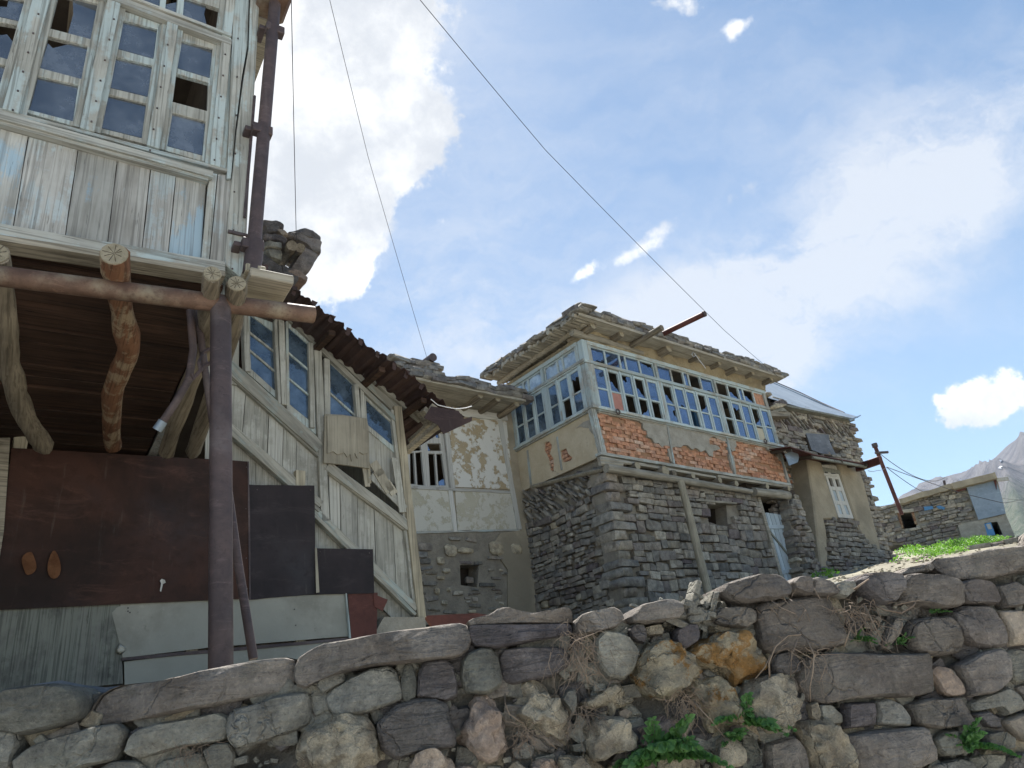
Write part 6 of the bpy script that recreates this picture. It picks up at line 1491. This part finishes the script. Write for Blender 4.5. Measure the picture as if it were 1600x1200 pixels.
tb(FG, GH, 'roof_spout', [gx(a[0], a[1], -.45), gx(b[0], b[1], -1.35)], .05, 'sheetred', 12); tb(FG, GH, 'roof_spout', [gx(*c6((1062, 104))[0], -1.33), gx(*c6((1074, 99))[0], -1.36)], .056, 'rust', 12)
a, b = c6((690, 268))[0], c6((848, 172))[0]; tb(FG, GH, 'roof_pole', [gx(a[0], a[1], -.08), gx(b[0], b[1], -.85)], .055, 'log_y', 10, .2)
tb(FG, GH, 'loose_wire', [gx(*c6(p)[0], -.6) for p in ((1010, 300), (1003, 312), (1012, 326), (1024, 318), (1016, 306), (1040, 340), (1058, 362), (1075, 385))], .006, 'wire', 6)

# ================================================================== stone house with awning
FT = Face(49.4, 8.35, 15.0, EYE+1.6)
TH = thing('stone_house_with_awning', 'tall stone house with grey metal roof and mud plastered bay under a red awning', 'house', FT)
def tx(*p): return FT.xz(c8(*p), 0)
wallp = tx((90, 200), (240, 230), (568, 325), (630, 532), (690, 720), (745, 890), (815, 1090), (640, 1200), (330, 1240), (200, 700))
hat = tx((322, 393), (445, 402), (478, 505), (345, 482))
mb = MB(); mb.prism(wallp, .05, 3.4, [hat]); mb.build('wall_core', M['mudd'], TH)
rt = random.Random(8)
sp = courses(wallp, [hat], (.075, .16), (.16, .48), rt, .03, (.0, .04), .04, depth=.18)
nb = []
for s in sp:
    s = list(s); zz = s[2]
    if tx((300, 345))[0][1]-.1 < zz < tx((300, 320))[0][1]+.12 and s[3] < .4: s[6] = .8; s[3] *= .9; s[4] *= .6
    nb.append(tuple(s))
lay(nb, FT, TH, cap=190)
bar(FT, TH, 'lintel', c8((268, 376))[0], c8((492, 412))[0], .10, -.04, .1, 'log_x', None, .005)
poly(FT, TH, 'hatch_sheet', c8((322, 393), (440, 401), (446, 440), (478, 505), (400, 498), (352, 480), (338, 440)), -.05, -.035, 'tarp', yp=0)
poly(FT, TH, 'hatch_post', c8((322, 393), (336, 396), (362, 482), (348, 478)), -.03, .05, 'dark', yp=0)
# roof of grey sheets: slope seen over the eave
e0, e1 = FT.P(*c8((60, 190))[0], -.15), FT.P(*c8((612, 304))[0], -.3); ez = e1.z
rdg0 = FT.P(*c8((130, 112))[0], 1.9); rdg1 = FT.P(*c8((300, 178))[0], 1.6)
pA = Vector((e0.x-.6, -.25, e1.z+.25)); 
eL = FT.P(*c8((130, 205))[0], -.25); eR = FT.P(*c8((606, 305))[0], -.28); eM = FT.P(*c8((560, 318))[0], -.25)
tp = [FT.P(*c8(p)[0], y_) for p, y_ in (((100, 100), 1.9), ((175, 125), 1.85), ((300, 178), 1.3), ((420, 235), .7), ((530, 283), .1))]
bt = [FT.P(*c8(p)[0], -.2) for p in ((100, 196), (200, 224), (330, 262), (450, 290), (560, 318))]
mb = MB(); vs = []; 
for a, b in zip(bt, tp):
    for k in range(4): q = a.lerp(b, k/3); vs.append((q.x, q.y, q.z+.012*noise.noise(q*2)))
vs.append(tuple(eR)); N1 = len(vs)
fs = [(i*4+k, i*4+k+1, i*4+k+5, i*4+k+4) for i in range(4) for k in range(3)] + [(16, 17, 20), (17, 18, 20), (18, 19, 20)]
vs += [(v[0], v[1]+.004, v[2]-.012) for v in vs]; fs += [tuple(N1+i for i in f[::-1]) for f in fs]
mb.add(vs, fs); mb.build('roof_sheet', M['galv'], TH, smooth_=radians(30))
mb = MB(); mb.add([tuple(tp[0]), tuple(tp[4]), (tp[4].x+.3, 3.6, bt[4].z), (tp[0].x, 3.8, bt[0].z), tuple(tp[0]-Vector((0, 0, .05))), tuple(tp[4]-Vector((0, 0, .05))), (tp[4].x+.3, 3.6, bt[4].z-.05), (tp[0].x, 3.8, bt[0].z-.05)], [(0, 1, 2, 3), (7, 6, 5, 4), (0, 4, 5, 1), (1, 5, 6, 2), (2, 6, 7, 3), (3, 7, 4, 0)]); mb.build('roof_sheet', M['galv'], TH)
bar(FT, TH, 'eave_board', c8((210, 240))[0], c8((585, 318))[0], .05, -.2, .08, 'plyold', None, .003)
bar(FT, TH, 'bent_flashing', c8((560, 322))[0], c8((618, 296))[0], .05, -.32, -.29, 'galv', .02, 0)
tb(FT, TH, 'roof_edge_cap', tp, .02, 'rust', 6)
# left: flat stones and a beam at the junction
poly(FT, TH, 'beam_end', c8((130, 276), (240, 286), (240, 306), (140, 304)), -.25, .2, 'beam', yp=-.2)
for i, (pts, mt) in enumerate([(c8((150, 235), (190, 218), (230, 230), (225, 245), (165, 250)), 'R_d'), (c8((135, 256), (165, 238), (215, 248), (190, 262), (150, 268)), 'R_l'), (c8((150, 268), (200, 262), (235, 272), (215, 284), (160, 282)), 'R_g'), (c8((112, 180), (150, 190), (130, 205), (115, 200)), 'R_l')]):
    l = [Vector(q) for q in FT.xz(pts, -.2)]; mb = rock(l, mt, .1, 900+i, back=.2); mb.v = [(v[0], v[1]-.2, v[2]) for v in mb.v]; mb.build('roof_slate', M[mt], TH, smooth_=radians(52))
# porch bay
yb = -.45
def bx8(*p): return FT.xz(c8(*p), yb)
poly(FT, TH, 'mud_pilaster', c8((335, 508), (412, 540), (440, 640), (505, 835), (425, 838), (440, 900), (450, 1140), (415, 1135), (370, 740)), yb, .1, 'mud', yp=yb, bevel=.03)
mb = MB(); a0 = FT.P(*c8((335, 508))[0], yb); a1 = FT.P(*c8((412, 1130))[0], yb)
poly(FT, TH, 'mud_pilaster', c8((490, 540), (604, 565), (632, 640), (726, 1010), (700, 1015), (650, 960), (610, 890), (592, 838)), yb, .1, 'mud', yp=yb, bevel=.03)
poly(FT, TH, 'recess_wall', c8((385, 520), (500, 530), (600, 845), (480, 845)), yb+.07, .1, 'mud', [c8((415, 552), (486, 560), (577, 832), (502, 827))], yp=yb+.04)
lowst = bx8((424, 838), (606, 840), (622, 900), (660, 965), (728, 1010), (770, 1130), (600, 1200), (446, 1190), (440, 900))
mb = MB(); mb.prism(lowst, yb+.06, .1); mb.build('wall_core', M['mudd'], TH)
s2 = courses(lowst, [], (.08, .13), (.16, .4), rt, .04, (.0, .03), .05, depth=.16); lay([(a, b+yb, c_) + tuple(r_) for a, b, c_, *r_ in s2], FT, TH, cap=80)
# bay window
wo = c8((413, 551), (487, 559), (580, 834), (502, 828))
wh = [c8((420, 566), (438, 569), (449, 600), (430, 597)), c8((450, 571), (478, 575), (488, 604), (461, 601)), c8((446, 620), (466, 624), (480, 669), (460, 665)), c8((482, 627), (500, 629), (513, 669), (493, 668)),
      c8((468, 684), (487, 688), (504, 742), (485, 738)), c8((500, 689), (518, 691), (536, 744), (518, 742)), c8((492, 758), (510, 761), (526, 812), (508, 808)), c8((526, 762), (543, 764), (562, 815), (544, 812))]
wn = casement(FT, TH, wo, wh, [wh[1]], yb+.02, 'white_wood', 'glass_d', .05)
for h in wh[4:]: poly(FT, wn, 'shutter_panel', h, yb+.04, yb+.055, 'door', yp=yb+.03)
bar(FT, wn, 'window_bar', c8((425, 604))[0], c8((490, 610))[0], .06, yb+.005, yb+.03, 'white_woodh')
xa_, xb_ = FT.P(*c8((413, 700))[0], 0).x, FT.P(*c8((600, 700))[0], 0).x
mb = MB(); mb.box(xa_-.2, xb_+.4, .03, .06, .6, 4.2); mb.build('inner_wall', M['dark'], TH)
# awning
f0, f1, f2 = FT.P(*c8((250, 458))[0], -.95), FT.P(*c8((370, 498))[0], -.95), FT.P(*c8((652, 550))[0], -.85)
mb = MB(); g0, g1, g2 = [Vector((p.x, -.02, p.z+.22)) for p in (f0, f1, f2)]
vs = [f0, f1, f2, g2, g1, g0]; vs = vs + [v+Vector((0, 0, -.02)) for v in vs]
mb.add(vs, [(0, 1, 4, 5), (1, 2, 3, 4), (11, 10, 7, 6), (10, 9, 8, 7), (0, 6, 7, 1), (1, 7, 8, 2), (2, 8, 9, 3), (3, 9, 10, 4), (4, 10, 11, 5), (5, 11, 6, 0)]); mb.build('awning', M['sheetred'], TH)
mb = MB(); z_ = f1.z-.05
for x, z0 in ((f0.x+.1, f0.z), (f1.x, f1.z), ((f1.x+f2.x)/2, (f1.z+f2.z)/2), (f2.x-.15, f2.z)): mb.beam((x, -.9, z0-.05), (x, 0, z0+.16), .05, .06)
mb.build('awning_bearers', M['dark'], TH, kind='stuff')
MB().beam(f1+Vector((0, .04, -.06)), f2+Vector((0, .04, -.06)), .05, .05).build('awning_board', M['plyold'], TH)
MB().box(a0.x, f2.x-.2, -.44, .0, f1.z-.08, f1.z+.02).build('awning_ceiling', M['plyold'], TH)
poly(FT, TH, 'flashing', c8((212, 502), (272, 472), (285, 520), (278, 545), (233, 562)), -.75, -.735, 'galv', yp=-.7)
poly(FT, TH, 'flashing', c8((205, 488), (262, 460), (268, 470), (212, 500)), -.78, -.74, 'mudg', yp=-.7)
sp0, sp1 = FT.P(*c8((596, 572))[0], -.5), FT.P(*c8((722, 528))[0], -1.25)
MB().beam(sp0, sp1, .10, .17).build('roof_spout', M['sheetred'], TH, bevel=.01)
# rough stones stepping down the right hand edge
# ================================================================== far house
FF = Face(118, 36.5, 0, EYE+4.2)
d_ = ray(1405, 860)
FHs = thing('far_stone_house', 'distant low stone house with grey sheet panel and blue door behind the green weeds', 'house', FF)
fw_ = c8((700, 772), (805, 752), (1000, 694), (1110, 664), (1320, 612), (1332, 640), (1372, 812), (1418, 925), (1300, 960), (960, 980), (700, 960))
fh = [c8((812, 800), (885, 795), (905, 862), (905, 882), (835, 886)), c8((1262, 858), (1328, 850), (1357, 918), (1278, 926))]
mb = MB(); mb.prism(FF.xz(fw_), .1, 6., [FF.xz(h) for h in fh]); mb.build('wall_core', M['mudg'], FHs)
rf = random.Random(77)
plastered = FF.xz(c8((1120, 862), (1225, 845), (1372, 812), (1418, 925), (1300, 950), (1150, 950)))
sp = courses(FF.xz(fw_), [FF.xz(h) for h in fh] + [plastered, FF.xz(c8((1150, 650), (1340, 590), (1410, 840), (1225, 848)))], (.12, .22), (.25, .6), rf, .05, (.0, .06), .10, depth=.25)
lay(sp, FF, FHs, cap=60)
poly(FF, FHs, 'render', c8((1120, 862), (1225, 845), (1372, 812), (1420, 925), (1300, 960), (1150, 960)), -.02, .1, 'mudg', [fh[1]], yp=0)
poly(FF, FHs, 'grey_sheet', c8((1165, 668), (1200, 655), (1316, 634), (1345, 700), (1372, 810), (1230, 843)), -.12, -.09, 'galv', yp=0)
poly(FF, FHs, 'red_board', c8((1108, 668), (1160, 656), (1165, 685), (1112, 700)), -.10, -.02, 'sheetred', yp=0)
poly(FF, FHs, 'red_board', c8((1300, 622), (1322, 612), (1325, 690), (1312, 650)), -.2, -.12, 'sheetred', yp=0)
bar(FF, FHs, 'roof_edge', c8((820, 745))[0], c8((1100, 662))[0], .22, -.3, 5.8, 'mud', None, .02); bar(FF, FHs, 'roof_edge', c8((1095, 664))[0], c8((1322, 608))[0], .26, -.5, 5.8, 'mud', None, .01)
bar(FF, FHs, 'roof_pipe', c8((1325, 632))[0], c8((1386, 625))[0], .14, -.3, -.2, 'white_wood'); bar(FF, FHs, 'roof_stub', c8((1050, 635))[0], c8((1055, 660))[0], .1, -.2, -.1, 'rust')
bar(FF, FHs, 'lintel', c8((793, 797))[0], c8((892, 791))[0], .14, -.1, .1, 'log_x')
bar(FF, FHs, 'window_frame', c8((812, 803))[0], c8((835, 884))[0], .1, -.05, .1, 'logred'); bar(FF, FHs, 'window_frame', c8((884, 797))[0], c8((905, 862))[0], .1, -.05, .1, 'logred')
poly(FF, FHs, 'blue_door', c8((1260, 862), (1294, 854), (1318, 918), (1278, 928)), -.03, .05, 'bluepaint', yp=0)
poly(FF, FHs, 'door_panel', c8((1270, 866), (1290, 862), (1300, 888), (1282, 892)), -.05, -.031, 'white_wood', yp=0)
for h in fh: 
    mb = MB(); q = FF.xz(h); xs = [p[0] for p in q]; zs_ = [p[1] for p in q]; mb.box(min(xs)-.3, max(xs)+.3, 2.2, 2.3, min(zs_)-.3, max(zs_)+.3); mb.build('room_back', M['dark'], FHs)
# blue plastic on its wall
for k, c_ in enumerate((c8((945, 775), (990, 770), (996, 785), (950, 795)), c8((1010, 772), (1030, 768), (1056, 778), (1052, 790), (1020, 784)))):
    poly(FF, FHs, 'plastic_scrap', c_, -.1, -.06, 'bluepaint', yp=0)

# ================================================================== pole and wires
FP = Face(90, 28, 0, EYE+3)
PL = thing('utility_pole', 'leaning rusty metal utility pole rising beside the stone house on the right', 'pole', FP)
a, b = FP.P(*c8((688, 450))[0]), FP.P(*c8((812, 765))[0])
tb(FP, PL, 'post', [a, b+(b-a)*.15], .075, 'sheetred', 10); 
o = tb(FP, PL, 'cap', [a+Vector((0, 0, .05)), a+(b-a)*.04], .11, 'rust', 8)
mb = MB(); q = FP.P(*c8((712, 492))[0], -.1); mb.beam(q+Vector((-.15, 0, .02)), q+Vector((.35, 0, -.02)), .08, .08); mb.build('crossarm', M['rust'], PL)
def cable(name, label, pts, r, group=None, sag=0):
    o = bpy.data.objects
    P3 = [EYEV + ray(x, y_)*d for x, y_, d in pts]; c = P3[0].copy(); n = 24; out = []
    L_ = [(P3[i+1]-P3[i]).length for i in range(len(P3)-1)]; T_ = sum(L_)
    for i in range(len(P3)-1):
        k = max(3, int(n*L_[i]/T_))
        for j in range(k): out.append(P3[i].lerp(P3[i+1], j/k))
    out.append(P3[-1]); m_ = len(out)-1
    out = [p - c - Vector((0, 0, sag*4*(i/m_)*(1-i/m_))) for i, p in enumerate(out)]
    ob = MB().tube(out, r*.6, 6).build(name, M['cable']); ob.location = c; ob['label'] = label; ob['category'] = 'cable'
    if group: ob['group'] = group
    return ob
cable('overhead_cable', 'near vertical black cable dropping to the slate roof end beside the downpipe', [(454, -60, 5.0), (459, 190, 5.8), (463, 375, 6.6)], .0045, 'cables across the sky')
cable('overhead_cable', 'thin cable falling steeply from the top edge to the roof of the whitewashed house', [(508, -30, 9), (575, 240, 10.5), (668, 562, 12.5)], .0055, 'cables across the sky', .06)
cable('overhead_cable', 'longest cable crossing the sky diagonally down to the slate roof of the brick gallery house', [(640, -20, 9), (850, 225, 11), (1130, 510, 14), (1215, 588, 16)], .0075, 'cables across the sky', .12)
cable('pole_cable', 'upper cable running from the leaning pole towards the mountain', [c8((714, 494))[0]+(28,), c8((1055, 620))[0]+(40,)], .022, 'cables on the leaning pole', .5)
cable('pole_cable', 'lower cable running from the leaning pole over the far house', [c8((752, 566))[0]+(28,), c8((1110, 668))[0]+(34,), c8((1340, 716))[0]+(34,), c8((1500, 700))[0]+(50,)], .020, 'cables on the leaning pole', .3)
cable('pole_cable', 'short cable between the awning house and the leaning pole', [c8((655, 585))[0]+(20,), c8((690, 568))[0]+(24,), c8((752, 568))[0]+(28,)], .012, 'cables on the leaning pole', .1)
ex_ = cable('pole_cable', 'middle cable sagging from the leaning pole across the mountain foot', [c8((752, 568))[0]+(28,), c8((1050, 625))[0]+(60,), c8((1480, 740))[0]+(70,)], .022, 'cables on the leaning pole', 1.2)

# ================================================================== low wall beyond the coping, rubble, herbs
FLW = Face(112, 14.5, 0, EYE+1.0)
LW = thing('low_stone_wall', 'low dark wall of flat stones edging the grassy rise beyond the coping', 'wall', FLW)
lw = FLW.xz([(1385, 884), (1440, 872), (1500, 858), (1560, 845), (1700, 815), (1700, 900), (1385, 915)])
mb = MB(); mb.prism(lw, .06, .35); mb.build('wall_core', M['mudd'], LW)
lay(courses(lw, [], (.05, .09), (.16, .5), rf, .03, (0, .03), .03, depth=.15), FLW, LW, cap=60)
def onground(px, py):
    d = ray(px, py); t = 2.; last = 2.
    while t < 80:
        p = EYEV + d*t
        if p.z < gz(p.x, p.y): return p, t
        t *= 1.01
    return EYEV + d*30, 30
mb = MB(); rp = random.Random(12)
for i in range(900):
    x, y_ = (rp.uniform(1255, 1480), rp.uniform(872, 925)) if i < 500 else (rp.uniform(1390, 1640), rp.uniform(820, 880))
    p, t = onground(x, y_)
    if t > 45 or t < 6: continue
    s = rp.uniform(.010, .028)*(.6+t/20); me = rp.choice(POOL['slate'])
    mm = Matrix.Translation((p.x, p.y, gz(p.x, p.y)+s*.1)) @ Matrix.Rotation(rp.uniform(0, 6), 4, 'Z') @ Matrix.Diagonal((s*1.4, s, s*.6, 1)); mb.add([mm @ v.co for v in me.vertices], [tuple(f.vertices) for f in me.polygons])
mb.build('gravel', M['stone_w'], kind='stuff')
def leafclump(mb, c, n, spread, size, rng, up=.6, flat=1.):
    for i in range(n):
        a = rng.uniform(0, 2*pi); r_ = spread*math.sqrt(rng.random()); h = rng.random()
        p = c + Vector((cos(a)*r_, sin(a)*r_*flat, up*spread*h*(1-.5*r_/spread)))
        d = Vector((rng.gauss(0, 1), rng.gauss(0, 1), rng.gauss(.3, .6))).normalized(); s = size*rng.uniform(.6, 1.3)
        q = d.cross(Vector((rng.gauss(0, 1), rng.gauss(0, 1), rng.gauss(0, 1)))).normalized()
        mb.add([p, p+d*s*.5+q*s*.28, p+d*s, p+d*s*.5-q*s*.28], [(0, 1, 2, 3)])
rl = random.Random(6); mb = MB()
for x, y_, s, n in [(1410, 862, .35, 90), (1422, 860, .35, 90), (1440, 862, .3, 80), (1455, 866, .3, 90), (1470, 864, .4, 120), (1480, 858, .45, 150), (1495, 850, .5, 180), (1508, 846, .55, 200), (1520, 843, .55, 200), (1532, 845, .5, 160), (1545, 846, .4, 120), (1555, 842, .4, 120), (1462, 854, .3, 60), (1490, 862, .3, 90), (1515, 856, .35, 90), (1475, 868, .3, 80), (1432, 866, .25, 60)]:
    for k in range(3):
        p, t = onground(x+rl.uniform(-9, 9), y_+rl.uniform(-2, 3))
        if t < 60: leafclump(mb, Vector((p.x, p.y, gz(p.x, p.y))), n, s*t/26, .045*t/20, rl, .55)
for k in range(26):
    p, t = onground(rl.uniform(1268, 1300), rl.uniform(893, 903))
    if t < 40: leafclump(mb, Vector((p.x, p.y, gz(p.x, p.y))), 12, .08, .05, rl, 1.2)
for k in range(14):
    p, t = onground(rl.uniform(1395, 1470), rl.uniform(868, 880)); leafclump(mb, Vector((p.x, p.y, gz(p.x, p.y))), 8, .07, .04, rl, 1.2)
mb.build('weeds', M['grass'], kind='stuff')
# plants rooted in the retaining wall
def wallplant(label, px, py, nst, ln, lean, seed, grp='green plants growing out of the retaining wall', out=.10):
    r_ = random.Random(seed); base = FW.P(px, py, -.05)
    f2 = Face(80.0, 2.66, 0, 0); f2.o = FW.wor(base)
    t = thing('nettle_plant', label, 'plant', f2, grp); st_ = MB(); lf = MB()
    for i in range(nst):
        a = r_.uniform(-1.2, 1.2)+lean; L_ = ln*r_.uniform(.5, 1.1); p = Vector((r_.uniform(-.03, .03), 0, 0)); L_ *= 1.25; pts = [p.copy()]
        d = Vector((sin(a)*.9, -r_.uniform(.3, .9), cos(a)*r_.uniform(.3, 1.))).normalized()
        for k in range(7):
            d = (d + Vector((r_.gauss(0, .1), r_.gauss(0, .08), -.11))).normalized(); p = p + d*L_/7; pts.append(p.copy())
            sd_ = d.cross(Vector((0, 0, 1)));  sd_ = sd_.normalized() if sd_.length > .01 else Vector((1, 0, 0))
            for sg in (-1, 1):
                s = L_*.26*(1.15-k*.11)*r_.uniform(.8, 1.2); e = (sd_*sg + d*.7 + Vector((0, 0, r_.uniform(-.3, .2)))).normalized(); w_ = e.cross(Vector((r_.gauss(0, .3), r_.gauss(0, .3), 1))).normalized()
                for m_ in range(3):   # three toothed lobes
                    ee = (e + w_*(m_-1)*.55).normalized(); b0 = p + e*s*.12; ww = ee.cross(Vector((r_.gauss(0, .35), 1, r_.gauss(0, .35)))).normalized()*s*.34; s_ = s*(1 if m_ == 1 else .68)
                    lf.add([b0, b0+ee*s_*.35+ww, b0+ee*s_*.62+ww*.75, b0+ee*s_, b0+ee*s_*.62-ww*.75, b0+ee*s_*.35-ww], [(0, 1, 2, 3), (0, 3, 4, 5)])
        st_.tube(pts, .0022, 5)
    st_.build('stem', M['leaf'], t); lf.build('foliage', M['leaf'], t)
wallplant('largest green nettle clump at the bottom edge below the pale lichened boulder', 1040, 1185, 16, .15, .1, 1)
wallplant('drooping green nettle hanging between pale boulders right of the lichened slab', 1163, 1128, 11, .12, .3, 2)
wallplant('small bright green sprig beside the drooping nettle', 1148, 1156, 6, .07, -.5, 3)
wallplant('small green tuft left of the upright slab under the dry roots', 1342, 1000, 7, .055, 0, 4)
wallplant('small green tuft right of the upright slab in the upper right wall', 1402, 1006, 7, .05, 0, 5)
wallplant('tiny green sprig under the top course near the dry branches', 1467, 957, 5, .035, 0, 6)
wallplant('green nettle clump low in the wall near the bottom right corner', 1515, 1168, 12, .10, .1, 7)
wallplant('short green sprout just left of the largest nettle clump', 992, 1186, 5, .06, -.6, 8)
# dry roots and twigs
def roots(label, px, py, n, ln, seed, spread=.05, thick=.0022, down=.5, arcs=()):
    r_ = random.Random(seed); base = FW.P(px, py, -.08); f2 = Face(80.0, 2.66, 0, 0); f2.o = FW.wor(base)
    t = thing('dry_roots', label, 'roots', f2, 'dry roots tangled on the retaining wall'); mb = MB()
    for i in range(int(n*.75)):
        p = Vector((r_.gauss(0, spread), r_.uniform(-.03, .03), r_.gauss(0, spread*.7))); d = Vector((r_.gauss(0, 1), r_.uniform(-.7, .1), r_.gauss(-down, .7))).normalized(); L_ = ln*r_.uniform(.3, 1.2)
        pts = [p.copy()]; tk = thick*r_.uniform(.35, .9)
        for k in range(7):
            d = (d + Vector((r_.gauss(0, .38), r_.gauss(0, .2), r_.gauss(-.14, .3)))).normalized(); p = p + d*L_/7; p.y = max(min(p.y, .03), -.13); pts.append(p.copy())
        mb.tube(pts, [tk*(1-.1*k) for k in range(8)], 4, caps=False)
    mb.build('rootlets', M['twig'], t, kind='stuff')
    for a, th in arcs:
        q = [FW.P(x, y_, -.12-.03*sin(i)) - base for i, (x, y_) in enumerate(a)]; MB().tube(q, [th*.7*(1-.5*i/len(q)) for i in range(len(q))], 6, .2).build('root', M['twig'], t, smooth_=True)
roots('thick mat of dry rootlets hanging below the third coping stone', 905, 1012, 170, .13, 1, .05, .0018, .8, [(CB((1290, 330), (1310, 380), (1340, 440), (1365, 500)), .004), (CB((1270, 340), (1300, 300), (1380, 270), (1440, 240)), .003)])
roots('dark tuft of dead stems in the middle of the wall', 818, 1148, 70, .08, 2, .025, .002, .2, [(CB((975, 545), (975, 590), (995, 640), (1040, 670), (1070, 690)), .003), (CB((1120, 740), (1160, 750), (1190, 780), (1215, 800)), .003)])
roots('brown dry root tuft below the lichened boulder', 1068, 1095, 120, .10, 3, .035, .002, .5, [(CC((790, 830), (830, 880), (880, 930), (920, 980), (960, 1030)), .003), (CC((720, 860), (760, 930), (785, 1010), (780, 1080)), .0025)])
roots('arching pale dry root over the long block right of the orange slab', 1262, 1020, 60, .13, 4, .06, .0022, .4, [(CC((1210, 720), (1205, 620), (1240, 530), (1310, 470), (1400, 462), (1470, 500)), .005), (CD((250, 560), (290, 640), (285, 720), (270, 800), (272, 875)), .004), (CD((210, 560), (180, 640), (175, 750)), .003), (CD((0, 760), (50, 700), (75, 640)), .003)])
roots('bundle of broken roots and branches wedged under the top course on the right', 1345, 955, 110, .14, 5, .06, .0025, .5, [(CD((590, 395), (640, 420), (720, 435), (780, 400), (800, 360)), .006), (CD((490, 320), (520, 295), (560, 268)), .006), (CD((540, 400), (575, 470), (600, 520), (630, 530)), .004), (CD((460, 455), (490, 480), (500, 545)), .004), (CD((440, 600), (460, 540), (490, 470)), .003), (CD((680, 400), (760, 380), (820, 370)), .003)])
roots('small thatch of dry grass under the left blocks', 288, 1172, 90, .06, 6, .03, .0014, .5)
roots('fine dry twigs spilling under the big flat boulder near the middle', 1215, 950, 50, .11, 7, .06, .002, .2, [(CD((60, 380), (90, 420), (110, 445)), .003), (CD((80, 375), (130, 410), (200, 440)), .003), (CD((210, 480), (240, 430), (250, 420), (270, 480)), .002)])
roots('wispy rootlets trailing beside the lower pale stone in the middle', 912, 1110, 40, .15, 8, .02, .0015, 1.0)
roots('loose dry strands at the foot of the lumpy pale boulder', 470, 1195, 30, .07, 9, .02, .0018, .3)
